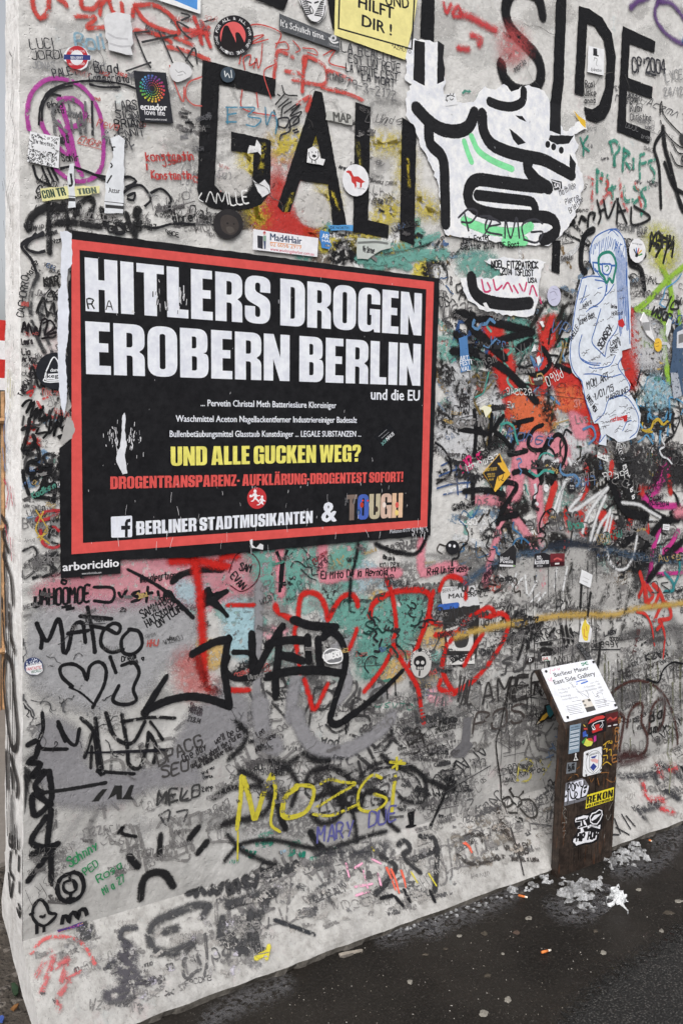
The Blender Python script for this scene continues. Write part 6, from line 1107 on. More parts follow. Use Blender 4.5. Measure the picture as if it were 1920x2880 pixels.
s.f((60, 60, 62), '475 1362 520 1365 520 1388 475 1386').l((50, 50, 52), 2, '470 1350 520 1354').l((40, 40, 42), 6, '490 1200 498 1270 480 1280').end('bar_print')
s = Sheet('sticker', 'round whitish worn sticker to the side of the dark travel card', 'sticker', 'A', circle((1245, 490), 76, 72) and '1170 470 1200 435 1260 430 1310 460 1322 510 1290 540 1220 565 1180 530', (214, 214, 216), curve=True)
s.l((150, 150, 152), 2, '1210 480 1230 500 1260 490 1280 510|1225 520 1260 515').end('worn_print')
s = Sheet('sticker', 'small round dark slate sticker on the letter G bar', 'sticker', 'X', circle((641, 210), 20, 22), (62, 74, 86))
s.l((214, 218, 220), 3, '632 200 634 216 640 206 646 218|650 198 652 218').end('mark_print')
s = Sheet('sticker', 'oval white sticker with a red running horse on the letter L', 'sticker', 'X', circle((1000, 507), 37, 45, 40, -.1), (228, 228, 232))
s.f((196, 62, 60), '812 1185 830 1172 850 1178 868 1215 900 1215 940 1250 950 1252 930 1260 925 1262 922 1290 910 1296 912 1262 885 1250 888 1280 880 1302 872 1270 855 1255 850 1220 835 1195', 'B', curve=False).end('horse_print')
s.tx((90, 90, 96), 'Sunnys Bats', 892, 1300, 948, 1308, 10, .004, 'B').end('printed_lettering')
s = Sheet('sticker', 'round black sticker with a dark ape face above the poster', 'sticker', 'X', circle((642, 630), 42, 42), (44, 42, 44), wear=.05)
s.f((66, 60, 58), '622 612 640 604 664 614 672 640 656 660 634 656 622 640', 'X', curve=True).f((30, 30, 30), circle((640, 628), 3, 2.4, 14)).f((30, 30, 30), circle((658, 630), 2.6, 2, 14)).f((84, 78, 74), '636 640 652 638 660 650 644 656', 'X', curve=True).end('face_print')
# barber card, without its code square
s = Sheet('sticker', 'white business sticker with blue headline and orange telephone number', 'sticker', 'B', '178 1578 624 1640 618 1770 174 1720', (228, 228, 233), jit=.2)
s.tx((48, 62, 92), 'Mad4Hair', 294, 1655, 510, 1683, 46, .022).tx((216, 146, 92), '02 6056 2919', 294, 1695, 508, 1718, 28, .014).tx((196, 66, 92), 'www.wodongabarber.com.au', 294, 1726, 594, 1762, 22, .008).l((216, 146, 92), 1.6, '294 1668 508 1692').end('printed_lettering')
s.f((54, 54, 62), '205 1622 245 1628 243 1716 207 1708').f((70, 80, 110), '248 1660 264 1662 262 1716 252 1716').f((206, 150, 140), circle(T('B', '254 1606')[0], 4, 5)).f((130, 160, 140), '247 1622 266 1624 265 1662 247 1660').f((170, 60, 80), '246 1598 260 1594 264 1606 250 1604').end('figure_print')
s = Sheet('sticker', 'torn blue sticker scrap with white capitals above the poster', 'sticker', 'B', '640 1590 700 1600 702 1660 715 1690 700 1716 650 1710 636 1640', (70, 130, 196), jit=1.5)
s.tx((226, 230, 236), 'AR', 650, 1640, 695, 1648, 32, .02).tx((226, 230, 236), 'HAI', 652, 1664, 704, 1672, 16, .02).f((30, 40, 60), '672 1682 708 1688 708 1702 672 1698').tx((226, 230, 236), '130', 678, 1696, 704, 1700, 11, .01).end('printed_lettering')
s = Sheet('sticker', 'curved blue strip scrap with dark capitals above the poster', 'sticker', 'B', '690 1552 862 1550 860 1592 800 1586 712 1590', (84, 150, 206), jit=1.2)
s.tx((36, 40, 46), 'DE NORTH', 708, 1578, 835, 1580, 18, .014).end('printed_lettering')
s = Sheet('sticker', 'greyish foil sticker with handwriting near the teal spray', 'sticker', 'E', '895 65 1125 95 1125 140 1050 160 960 220 890 215', (190, 196, 192), jit=2)
s.h((60, 60, 62), 'Vie Serene', 930, 165, 1010, 180, 40, 2.6).s((120, 124, 122), 16, '900 105 1020 100 1100 110').end('marker_lettering')
s = Sheet('sticker', 'worn grey printed scrap beside the letter A', 'sticker', 'B', '690 760 860 800 858 862 680 825', (186, 186, 182), jit=2, wear=.2)
s.tx((90, 90, 88), 'MAP', 730, 835, 850, 850, 60, .04).end('printed_lettering')
s = Sheet('sticker', 'small white cut-out sticker with a smiling blob in the letter A', 'sticker', 'B', '555 1030 590 1010 625 1030 640 1090 672 1100 660 1140 545 1120', (226, 226, 228), jit=1)
s.l((40, 40, 42), 2.4, '560 1050 565 1085 600 1105 625 1080 622 1040|580 1045 584 1052|606 1045 610 1052|585 1075 595 1085 610 1075|580 1100 580 1120|605 1105 606 1125').s((40, 40, 42), 14, '590 1072 602 1074').end('doodle_print')
# card with top hat
s = Sheet('sticker', 'white vertical card with a top hat printed inside the letter D', 'sticker', 'C', '915 315 1025 340 1020 520 908 495', (228, 229, 232), jit=.3)
s.f((44, 44, 48), '948 332 974 336 976 378 986 382 984 390 946 382 948 374').l((150, 150, 152), 2, '955 400 975 405 968 440 975 455|958 395 952 420').end('hat_print')
s.tx((50, 50, 54), 'dj direction', 932, 488, 1005, 496, 22, .012).end('printed_lettering')
s = Sheet('sticker', 'small white and black sun face sticker at the paste-up edge', 'sticker', 'B', '1490 650 1568 640 1580 720 1500 730', (224, 225, 228), jit=1)
s.l((40, 40, 42), 2.4, '1510 700 1505 670 1530 655 1560 665|1515 690 1500 690|1520 665 1508 655|1535 655 1532 642|1550 655 1556 642|1530 680 1540 690 1552 680').end('doodle_print')
s = Sheet('sticker', 'small black square sticker with white letters on the paste-up', 'sticker', 'C', '660 1235 730 1250 735 1300 680 1312', (40, 40, 44), jit=.6)
s.tx((226, 226, 230), 'SAJ', 680, 1295, 722, 1295, 28, .03).l((226, 226, 230), 3, '665 1245 700 1258 720 1262').end('printed_lettering')
# hand print oval
s = Sheet('sticker', 'white oval sticker with a small coloured handprint', 'sticker', 'X', circle((1791, 705), 23, 34), (228, 228, 231))
s.t = 'F'; s.f((40, 40, 44), '1238 180 1252 172 1262 190 1250 205 1236 200', 'F').l((40, 40, 44), 4, '1240 175 1228 150').l((60, 120, 190), 4, '1246 172 1244 142').l((196, 60, 56), 4, '1254 172 1262 144').l((226, 180, 70), 4, '1260 180 1280 158').l((60, 140, 80), 4, '1262 192 1284 182').tx((70, 70, 74), 'zendagruppi', 1215, 112, 1284, 122, 13, .004, 'F').end('hand_print')
s = Sheet('sticker', 'plain lilac oval sticker with faint pencil marks', 'sticker', 'X', circle((1557, 832), 19, 29), (196, 196, 218))
s.l((150, 150, 176), 2, '650 450 680 440 700 470|660 500 690 490|670 420 700 430', 'F').end('pencil_mark')
# seated woman in blue line
WB = (58, 102, 172)
s = Sheet('paste_up', 'white cut-out paste-up of a crouching long-haired figure drawn in blue line', 'paste-up', 'F', '925 140 950 70 1000 30 1070 10 1140 40 1175 130 1190 300 1205 600 1210 830 1150 850 1140 920 1170 1020 1205 1080 1195 1130 1240 1200 1275 1290 1270 1380 1240 1440 1190 1470 1120 1480 1060 1440 1040 1420 1040 1500 985 1490 1000 1440 985 1350 950 1350 920 1250 880 1130 860 1050 800 1000 780 900 790 740 820 560 860 350 960 320 930 240', (214, 220, 230), jit=2, wrinkle=.8, rough=.6, var=.12, wear=.06)
s.s(WB, 9, '925 240 928 150 960 70 1030 25 1090 12 1140 50 1170 130 1175 300 1190 560 1200 800|870 350 930 335 1000 340|870 350 830 520 800 740 790 880 810 980 870 1060|900 400 880 480 860 520|960 360 1030 380 1030 460 990 520 920 560|1050 330 1040 440|1000 560 960 700 940 790 1000 860 1030 890|870 740 850 820 860 900 920 940 990 950', 'F', .1, .25)
s.s(WB, 8, '960 280 990 330 1040 380|1090 390 1060 440 1030 470|1130 600 1110 700 1050 790 1030 880|1100 880 1060 950 960 970 920 960|880 1010 960 1010 1060 1030 1140 1010|1140 900 1120 960 1180 1050 1200 1110 1150 1150 1060 1180 1020 1280 960 1340|870 1060 900 1200 940 1320|1070 1180 1160 1160 1220 1220 1260 1310 1250 1400 1200 1450|1150 1400 1180 1340 1210 1330|1000 1430 990 1480 1030 1430', 'F', .1, .3).end('blue_outline')
q = ['%d %d %d %d' % (940 + i * 14 + random.randint(-3, 3), 60 + abs(8 - i) * 8, 935 + i * 13, 150 + random.randint(-30, 60)) for i in range(17)]
q += ['%d %d %d %d %d %d' % (1100 + i * 8, 80 + i * 16, 1112 + i * 7, 400, 1130 + i * 6, 640 + random.randint(-120, 190)) for i in range(11)]
q += ['900 580 940 550 980 545|870 520 890 495 900 490|980 420 1010 410|860 900 920 930 1000 935|1050 40 1080 20 1120 60|1066 20 1100 8 1130 20']
s.l(WB, 2.5, '|'.join(q)).end('blue_hair')
s.s((44, 128, 110), 22, '985 210 1010 180 1060 170 1090 200 1105 260 1090 340 1080 380 1060 350 1040 380 1020 340 995 310 985 250 985 210', 'F', .1, .1).l(WB, 5, '945 240 955 290 985 300 985 250 945 240|985 250 1010 255|1010 250 1015 310 1050 325 1070 290 1070 255 1010 250|1070 262 1100 262').s((44, 128, 110), 8, '1030 270 1045 262 1055 280 1040 300', 'F').end('green_face')
s.h((46, 46, 52), 'SENSEY', 1000, 840, 1080, 700, 50, 4.5).h((46, 46, 52), 'Travel Bugs', 850, 670, 960, 610, 36, 2.8).h((46, 46, 52), 'MAELLE', 800, 780, 850, 690, 36, 2.8).h((46, 46, 52), 'Amira', 880, 560, 940, 520, 32, 2.6).h((46, 46, 52), 'MOM ART', 910, 1110, 1060, 1040, 50, 3.4).h((46, 46, 52), '1/01/15', 960, 1190, 1090, 1120, 46, 3.4).h((46, 46, 52), 'Leah', 1070, 810, 1130, 780, 34, 3).h((46, 46, 52), 'David @', 1070, 860, 1140, 810, 34, 3).h((46, 46, 52), 'MARBUNG', 1040, 1200, 1190, 1130, 36, 2.8).h((196, 60, 60), 'rocklands', 1070, 1340, 1155, 1320, 28, 2.8).h((60, 60, 66), 'Love from', 1070, 550, 1110, 560, 24, 2.2).h((60, 60, 66), 'Holland', 1075, 605, 1150, 600, 24, 2.2).h((46, 46, 52), 'UNITO NEW', 900, 1170, 960, 1280, 34, 2.8)
for i in range(80):
    y = random.uniform(420, 1430); x0 = 830 + 80 * (y > 1050) + 60 * (y > 1250); x1 = 1130 if y < 900 else 1160 + (60 if y > 1150 else 0); x = random.uniform(x0, x1)
    s.l((84, 84, 90), 1.6, ' '.join('%f %f' % (x + k * random.uniform(4, 8), y - k * 2.5 + random.uniform(-9, 9)) for k in range(random.randint(4, 9))))
s.f((190, 48, 50), '1120 640 1150 625 1165 670 1150 690 1122 680', 'F', jit=1).f((190, 48, 50), '1150 1300 1185 1290 1180 1335 1160 1340', 'F', jit=1)
s.end('marker_lettering')
# yellow diamond
s = Sheet('sticker', 'yellow and black diamond sticker with a flexed boxing arm', 'sticker', 'X', '1404 1275 1435 1333 1392 1384 1357 1330', (224, 176, 66), jit=.3)
s.f((44, 42, 44), '1404 1277 1410 1300 1398 1302 1406 1316 1420 1330 1398 1340 1388 1378 1359 1330', 'X', jit=.6).end('arm_print')
s.tx((214, 176, 80), 'READY TO BOUT', 205, 1680, 285, 1672, 22, .02, 'F').tx((214, 176, 80), '02.02 20.03', 218, 1706, 270, 1702, 12, .01, 'F').tx((214, 176, 80), '10.03 03.03', 222, 1722, 270, 1718, 12, .01, 'F').tx((214, 176, 80), '02.03', 230, 1742, 262, 1740, 12, .01, 'F').l((44, 42, 44), 2.6, '300 1640 330 1700 320 1730|290 1700 300 1745|310 1735 330 1745', 'F').end('printed_lettering')
# hostel sticker
s = Sheet('sticker', 'torn black square sticker with white lettering crossed by pink paint', 'sticker', 'I', '400 570 420 600 416 720 303 712 308 640', (42, 41, 44), jit=1)
s.tx((222, 222, 226), 'Hostel', 308, 672, 368, 672, 24, .006).tx((226, 226, 230), 'Poesia', 308, 694, 396, 696, 26, .012).f((214, 214, 218), '303 704 412 708 411 722 302 718').f((110, 150, 80), '396 708 410 709 410 720 396 719').end('printed_lettering')
s = Sheet('sticker', 'black sticker with slanted white lettering next to the dark red one', 'sticker', 'I', '548 630 610 624 655 640 648 722 540 726', (40, 38, 42), jit=.8)
s.tx((226, 226, 230), 'no', 560, 672, 588, 668, 40, .02).tx((226, 226, 230), 'konform', 545, 704, 640, 700, 38, .02).tx((200, 200, 204), 'PETER', 560, 722, 600, 721, 12, .01).end('printed_lettering')
s = Sheet('sticker', 'dark red photographic sticker at the end of the pink bar', 'sticker', 'I', '652 630 752 628 750 712 654 718', (112, 44, 50), jit=.5)
s.f((60, 26, 32), '654 690 752 684 750 712 654 718').s((196, 90, 90), 12, '680 670 700 662 730 672').f((210, 205, 205), '684 694 715 692 715 704 684 706').end('photo_print')
s = Sheet('sticker', 'small white card with a yellow flame shape above the information post', 'sticker', 'I', '868 1100 905 1090 940 1150 925 1242 848 1238', (222, 222, 224), jit=.6)
s.f((228, 204, 76), '878 1110 895 1082 905 1110 925 1130 915 1190 910 1226 888 1228 874 1200 868 1150', curve=True).l((196, 110, 70), 2.4, '885 1150 888 1200 905 1205|900 1130 905 1160').end('flame_print')
s = Sheet('sticker', 'small black oval sticker on the white scrawl', 'sticker', 'X', circle((1606, 1370), 11, 15), (38, 38, 42))
s.tx((226, 226, 230), 'Robin', 788, 168, 816, 168, 13, .01, 'I').tx((226, 226, 230), 'is only', 788, 184, 816, 184, 11, .008, 'I').end('printed_lettering')
s = Sheet('sticker', 'round black sticker with two white eyes below the poster corner', 'sticker', 'X', circle((1272, 1540), 19, 20), (36, 36, 40))
s.f((220, 220, 224), circle((1264, 1534), 3.5, 4.5)).f((220, 220, 224), circle((1277, 1536), 3.5, 4.5)).end('eye_print')
s = Sheet('sticker', 'small white oval scrap near the red paint and scrawl', 'sticker', 'X', circle((1535, 1373), 7, 11), (222, 222, 224)); s.l((170, 170, 172), 1.5, '615 170 640 180', 'I').end('pencil_mark')
s = Sheet('sticker', 'blue event sticker with white capitals beside the paste-up scrap', 'sticker', 'F', '25 760 80 745 105 980 40 1000 35 900', (80, 124, 176), jit=1.5, wear=.15)
s.tx((222, 226, 232), 'ART', 30, 920, 90, 915, 34, .02).tx((222, 226, 232), 'FESTI', 32, 955, 112, 940, 34, .02).tx((222, 226, 232), 'VAL', 40, 992, 100, 985, 32, .02).end('printed_lettering')
s = Sheet('sticker', 'small worn sticker with white name on red paint', 'sticker', 'F', '535 1035 598 1022 604 1080 545 1090', (70, 66, 64), jit=1.2, wear=.12)
s.tx((226, 224, 220), 'PHILIPP B', 538, 1058, 598, 1046, 18, .014).end('printed_lettering')
s = Sheet('sticker', 'round yellow sticker at the tip of the hanging white scrap', 'sticker', 'X', circle((1849, 970), 11, 19), (226, 184, 66)); s.l((150, 110, 50), 2, '1375 800 1400 790|1378 820 1400 815', 'F').end('worn_print')
s = Sheet('torn_paper', 'pointed white scrap peeling away beside the lime green strokes', 'torn paper', 'F', '1300 585 1330 640 1375 790 1320 740 1275 640', (226, 226, 228), jit=.6, wrinkle=1.0, thick=.006)
s.f((150, 150, 152), '1285 655 1335 650 1340 710 1300 710').end('photo_print')
s = Sheet('torn_paper', 'white paper shred clinging at the far edge beside dark blue paint', 'torn paper', 'F', '1470 630 1490 640 1480 700 1460 760 1470 790 1450 740 1455 670', (220, 222, 226), jit=1, wrinkle=1.0, thick=.004)
s = Sheet('sticker', 'dark blue worn strip at the far edge of the wall', 'sticker', 'F', '1500 700 1568 660 1568 1150 1500 1180 1480 960', (70, 90, 116), jit=3, wear=.3)
s.f((206, 208, 214), '1525 720 1568 700 1568 830 1522 830', wear=.1).f((120, 120, 122), '1535 740 1568 730 1568 790 1535 800').f((170, 176, 186), '1480 1000 1500 1180 1560 1160 1530 1000', wear=.4).end('photo_print')
for q, l in (('190 520 210 515 245 575 220 580', 'small white tape scrap on the broad black arc'), ('545 800 555 850 520 855', 'small white torn triangle between red bands'), ('555 900 575 880 590 920 570 955', 'small pale torn diamond scrap on red'), ('580 650 600 640 615 680 600 690', 'tiny white scrap at the top of the red band'), ('165 1250 200 1225 245 1240 250 1260 210 1310 190 1260', 'pale yellow chipped scrap near the black letters')):
    Sheet('torn_paper', l, 'torn paper', 'F', q, (228, 226, 200) if 'yellow' in l else (226, 226, 228), jit=1, wrinkle=.8)
s = Sheet('sticker', 'white square sticker half peeled above the ochre line', 'sticker', 'I', '870 742 945 775 925 865 850 830', (222, 223, 226), jit=1); s.l((180, 180, 182), 2, '880 790 920 810|875 815 910 830').end('worn_print')
s = Sheet('sticker', 'small black square sticker with a white letter near drips', 'sticker', 'I', '498 1350 545 1338 540 1380 482 1392', (46, 42, 42), jit=.6); s.tx((222, 222, 222), 'D', 506, 1376, 524, 1372, 24, .03).end('printed_lettering')
s = Sheet('sticker', 'small white sticker with red and green doodles by the drips', 'sticker', 'I', '595 1340 655 1335 652 1368 597 1372', (222, 222, 222), jit=.6); s.l((190, 60, 60), 2.2, '600 1355 612 1345 615 1360 630 1345 632 1358|600 1362 640 1362').l((60, 140, 110), 2, '608 1368 625 1360 640 1368').end('doodle_print')
s = Sheet('sticker', 'grey cut-out lettering sticker leaning above the white panel', 'sticker', 'I', '828 1255 850 1240 930 1330 940 1355 905 1362', (96, 96, 98), jit=1); s.h((40, 40, 42), 'GOOD', 838, 1275, 915, 1345, 26, 2.6).end('printed_lettering')
s = Sheet('sticker', 'small white sticker on magenta paint', 'sticker', 'I', '1430 425 1475 430 1470 470 1425 465', (220, 220, 224), jit=.6); s.l((150, 150, 152), 2, '1436 440 1466 444|1434 452 1460 456').end('printed_lettering')
# painter's brush sticker
s = Sheet('sticker', 'yellow brush-shaped cut-out sticker just beside the information post', 'sticker', 'L', '548 588 575 530 610 490 612 450 640 440 685 470 684 510 660 545 630 545 590 575', (40, 38, 36), jit=.5)
s.f((214, 170, 64), '578 560 600 522 628 500 640 520 612 548').f((56, 120, 130), '622 456 645 448 676 476 672 510 650 535 632 510 630 480').f((190, 180, 160), '556 586 572 556 582 566').end('brush_print')
# skull sticker, cloud sticker
s = Sheet('sticker', 'clear sticker with a black skull under curved black capitals', 'sticker', 'H', '1262 1330 1300 1295 1340 1290 1390 1310 1402 1370 1390 1440 1340 1485 1290 1470 1262 1410', (190, 188, 186), curve=True)
s.f((34, 33, 36), '1285 1355 1310 1335 1340 1335 1362 1355 1366 1390 1350 1410 1345 1430 1300 1430 1296 1408 1282 1390', curve=True).f((200, 198, 196), circle(T('H', '1308 1380')[0], 5, 5.5)).f((200, 198, 196), circle(T('H', '1342 1380')[0], 5, 5.5)).l((200, 198, 196), 2.4, '1305 1418 1345 1418|1312 1410 1312 1428|1325 1410 1325 1428|1337 1410 1337 1428').s((34, 33, 36), 14, '1322 1440 1320 1468').end('skull_print')
for i, ch in enumerate('FROM MICTLAN'):
    if ch == ' ': continue
    a = math.radians(-190 + 175 * i / 11); c = T('H', '1328 1375')[0]; p_ = (c[0] + 25 * math.cos(a), c[1] + 29 * math.sin(a)); d = (-math.sin(a) * 3.6, math.cos(a) * 3.6)
    s.tx((36, 35, 38), ch, p_[0] - d[0], p_[1] - d[1], p_[0] + d[0], p_[1] + d[1], 8, .02, 'X')
s.end('printed_lettering')
s = Sheet('sticker', 'grey cloud-shaped sticker with outlined white letters on the thick black tag', 'sticker', 'H', '652 1345 660 1310 690 1285 730 1280 770 1290 792 1320 790 1370 750 1388 690 1388', (120, 121, 124), curve=True)
s.l((232, 232, 234), 3.6, '656 1345 665 1312 695 1288 730 1284 768 1294 788 1322 786 1366 748 1383 692 1383 656 1345').h((236, 236, 238), 'UNIVERSO', 668, 1368, 782, 1335, 42, 4.5).end('outlined_lettering')
# round sticker low by the corner
s = Sheet('sticker', 'round dark blue dotted sticker with multicoloured letters by the wall corner', 'sticker', 'X', circle((95, 1874), 27, 25), (52, 62, 100))
for i in range(26):
    a, r = random.uniform(3.3, 6.1), random.uniform(10, 23); s.f((214, 220, 232), circle((95 + r * math.cos(a), 1874 + r * .95 * math.sin(a)), 1.5, 1.5, 8))
s.f((226, 226, 230), '180 1408 290 1385 296 1440 260 1465 210 1462 182 1440', 'G').end('dot_print')
s.tx((232, 232, 236), 'Subdued', 188, 1412, 278, 1392, 24, .014, 'G').tx((186, 60, 66), 'FANTASTIC', 186, 1438, 290, 1422, 22, .02, 'G').tx((60, 110, 90), 'WORLD', 218, 1458, 288, 1442, 22, .02, 'G').end('printed_lettering')
# dark disc behind poster edge
s = Sheet('sticker', 'round black sticker with a white cone outline tucked behind the poster', 'sticker', 'X', circle((158, 1043), 56, 52), (34, 36, 42))
s.l((226, 228, 232), 3.4, '320 990 375 892 430 990|318 1000 318 1050 420 1050|310 1040 300 1055 330 1065 410 1062', 'D').f((226, 228, 232), '322 1008 420 1004 420 1046 322 1046', 'D').tx((226, 228, 232), 'dan', 350, 994, 400, 990, 22, .02, 'D').tx((36, 38, 44), 'kegel', 328, 1036, 440, 1032, 26, .02, 'D').end('cone_print')
# ---------------------------------------------------------------- the big poster
POST_RED = (212, 84, 80)
s = Sheet('poster', 'large black poster with red frame and huge white condensed headline', 'poster', 'X', '202 648 1236 783 1209 1506 1020 1521 800 1543 540 1568 171 1578 168 1262 200 1235 216 1180 196 1120 190 1000 195 800 203 740', (27, 27, 30), jit=1.0, step=14, rough=.4, wrinkle=.9, var=.15)
s.f(POST_RED, '202 673 1219.6 793 1200.4 1482.4 202 1559', holes=['224.5 703 1198.4 813.5 1182 1463 234 1527'], rough=.45).end('red_frame')
PWH = (222, 225, 236)
s.hv(PWH, 'HITLERS DROGEN', 241.5, 874.5, 1184, 944, 147).end('headline_lettering')
s.hv(PWH, 'EROBERN BERLIN', 243, 1052, 1181, 1085, 146).end('headline_lettering')
s.tx(PWH, 'und die EU', 1043, 1123.5, 1179, 1127, 30, .022).tx(PWH, '... Pervetin Christal Meth Batteriesäure Kloreiniger', 565, 1142, 945, 1148, 18, .018).tx(PWH, 'Waschmittel Aceton Nagellackentferner Industriereiniger Badesalz', 495, 1186, 1003, 1189, 18, .018).tx(PWH, 'Bullenbetäubungsmittel Glasstaub Kunstdünger ... LEGALE SUBSTANZEN ...', 478, 1229, 1015, 1228, 18, .018).end('small_lettering')
s.hv((226, 218, 110), 'UND ALLE GUCKEN WEG?', 481, 1310.5, 1014, 1298, 54).end('yellow_lettering')
s.hv(POST_RED, 'DROGENTRANSPARENZ- AUFKLÄRUNG-DROGENTEST SOFORT!', 311, 1375.5, 1133, 1355, 35).end('red_lettering')
s.hv(PWH, 'BERLINER STADTMUSIKANTEN', 384, 1505.3, 879, 1471, 39).tx(PWH, '&', 906, 1467, 944, 1465, 54, .035).tx((200, 202, 210), 'Plakaten 0177 4719 08/15', 1096, 1500, 1200, 1491, 10, .006).end('credit_lettering')
s.f(PWH, rounded(T('G', '765 375 912 368 912 516 768 520'), 4)).end('icon_square')
s.f(PB, '862 516 862 466 836 466 836 438 862 438 862 416 872 394 900 388 900 412 884 414 882 436 900 436 898 462 882 464 882 516', 'G').end('icon_letter')
s.f((190, 54, 58), circle(T('H', '202 248')[0], 27, 30)).end('red_disc')
WF = (232, 228, 232)
s.f(WF, circle(T('H', '190 200')[0], 4.4, 5)).f(WF, '178 214 196 212 206 228 224 226 224 232 204 236 200 248 214 262 222 276 214 278 204 266 190 254 178 270 162 272 162 266 174 262 182 246 184 230 170 240 166 236', 'H').f(WF, '150 226 166 223 169 240 153 243', 'H')
s.f(WF, circle(T('H', '238 238')[0], 3.4, 3.8)).f(WF, '228 248 244 248 252 262 262 266 260 271 246 268 242 276 250 290 244 294 232 282 218 296 202 298 203 292 216 288 226 272 230 260 218 268 214 264', 'H').end('runner_print')
s.hv([(120, 104, 96), (70, 96, 176), (186, 176, 150), (206, 176, 160), (214, 180, 150)], 'TOUGH', 974, 1464, 1131, 1455, 72, 'X', gap=.03).end('picture_lettering')
for c, col in (((995, 1410), (70, 62, 60)), ((1017, 1420), (180, 60, 40)), ((1008, 1440), (40, 70, 110)), ((1058, 1432), (60, 50, 44)), ((1080, 1420), (230, 214, 205)), ((1116, 1420), (206, 90, 84)), ((1115, 1442), (226, 200, 120))): s.f(col, circle(c, 5, 8))
s.f((226, 60, 40), circle((1020, 1408), 2.6, 2.6)).f((226, 60, 40), circle((1034, 1408), 2.6, 2.6)).end('picture_print')
# wear on the poster: scratches, scuffed tear
for i in range(90):
    x = random.uniform(240, 1190); y = random.choice([random.uniform(1380, 1560), random.uniform(1380, 1560), random.uniform(700, 1500)]) - (x - 240) * .04
    L = random.uniform(3, 30) * (1 if y > 1380 else .35); dx = random.gauss(0, .16)
    s.l((206, 206, 210), random.uniform(.5, 1.3), '%f %f %f %f %f %f' % (x, y, x + dx * L * .6 + random.uniform(-1, 1), y + L * .5, x + dx * L, y + L))
for i in range(110):
    x, y = random.gauss(346, 22), random.gauss(1228, 20)
    if abs(x - 346) < 14: continue
    s.l((206, 206, 210), random.uniform(.8, 2.4), '%f %f %f %f' % (x, y, x + random.uniform(-1.5, 1.5), y + random.uniform(3, 14)))
for i in range(70):
    x, y = random.choice([(random.gauss(452, 12), random.gauss(830, 22)), (random.gauss(514, 10), random.gauss(826, 22)), (random.gauss(1180, 12), random.gauss(1494, 4))])
    s.l(random.choice([(206, 206, 210), (34, 34, 37)]), random.uniform(1, 3), '%f %f %f %f' % (x, y, x + random.uniform(-2, 2), y + random.uniform(5, 22)))
s.end('scratch_mark', None, 'stuff')
s.f((216, 218, 224), T('D', '862 1270 868 1300 862 1400 875 1500 862 1560 872 1640 880 1690 850 1700 812 1640 800 1580 828 1510 842 1400 845 1300'), jit=1.5).end('torn_spot').f((214, 214, 218), T('H', '150 540 170 530 175 570 200 590 225 560 250 570 245 600 165 590'), jit=1.5).end('torn_spot').f((214, 214, 216), '370 880 374 870 380 880', 'X').end('torn_spot')
s.h((40, 40, 42), 'R', 608, 555, 655, 555, 62, 4, 'D').h((60, 60, 62), 'A', 728, 560, 782, 565, 62, 3, 'D').end('marker_lettering')
s.f((170, 168, 166), T('D', '415 1470 470 1300 500 1330 520 1390 495 1450 430 1500'), jit=2, wear=.1).end('exposed_concrete')
s = Sheet('torn_paper', 'tall ragged white paper strip along the torn side of the poster', 'torn paper', 'D', '415 25 432 30 450 22 470 28 495 42 498 160 499 250 470 290 462 400 478 560 472 760 450 880 465 1080 462 1180 445 1290 428 1250 412 1160 402 1000 398 700 402 430 426 400 420 250 428 120', (218, 222, 232), jit=1.3, step=8, wrinkle=.9, rough=.65)
s = Sheet('sticker', 'small black sticker with slanted white letters lying on the poster', 'sticker', 'E', '1010 1440 1115 1350 1165 1410 1060 1502', (26, 27, 31), jit=.3, rough=.25)
s.tx((120, 170, 165), 'SOH', 1068, 1502, 1100, 1470, 24, .015).tx((214, 216, 220), 'NHUS', 1100, 1470, 1148, 1428, 26, .02).l((150, 150, 154), 1.2, '1040 1440 1095 1392|1060 1452 1110 1410').end('printed_lettering')
s = Sheet('sticker', 'black rectangular sticker with white blackletter under the poster', 'sticker', 'G', '418 678 832 640 832 765 421 800', (26, 26, 29), jit=.3)
s.tx((224, 224, 228), 'arboricidio', 436, 750, 820, 718, 56, .022).tx((190, 190, 194), 'www.arboricidio.com', 565, 775, 700, 766, 16, .01).end('blackletter_lettering')
s = Sheet('tape_strip', 'short purple glitter tape piece low on the wall near the chick drawing', 'tape', 'J', '325 1238 400 1215 470 1192 476 1212 440 1235 335 1268', (76, 56, 110), jit=.8)
for i in range(70):
    x = random.uniform(330, 468); y = 1250 - (x - 330) * .31 + random.uniform(-10, 12); s.f(random.choice([(206, 80, 90), (220, 180, 90), (90, 120, 200), (170, 70, 150)]), circle(T('J', (x, y))[0], 1.5, 1.5, 6))
s.end('glitter_print')
# ------------------------------------------------------------------ the information post in front of the wall
LIFT[0] = 0.0003; Sheet.back = None
X0, X1, YF, ZB, DY, DZ, DEP = 1.789, 2.083, -.213, .544, .134, .174, .032
sl = math.hypot(DY, DZ)
FRT = Plane((X0, YF, 0), (1, 0, 0), (0, 0, 1)); SLP = Plane((X0, YF, ZB), (1, 0, 0), (0, DY / sl, DZ / sl))
FS = (FRT.uv, FRT.p); SS = (SLP.uv, SLP.p)
m_st, nt, b = base_mat('weathered_brown_steel'); p = pos(nt)
st = noise(nt, pos(nt, (75, 75, 3.0)), 1.0, 5, .65)
c = mix(nt, mrange(nt, noise(nt, p, 30, 6, .7), .35, .65), (.020, .0135, .0105), (.056, .039, .030))
c = mix(nt, mth(nt, 'MULTIPLY', mrange(nt, st, .52, .62), .85), c, (.009, .006, .005))
c = mix(nt, mth(nt, 'MULTIPLY', mrange(nt, noise(nt, pos(nt, (60, 60, 6)), 1.3, 4, .6), .60, .68), .6), c, (.13, .055, .025))
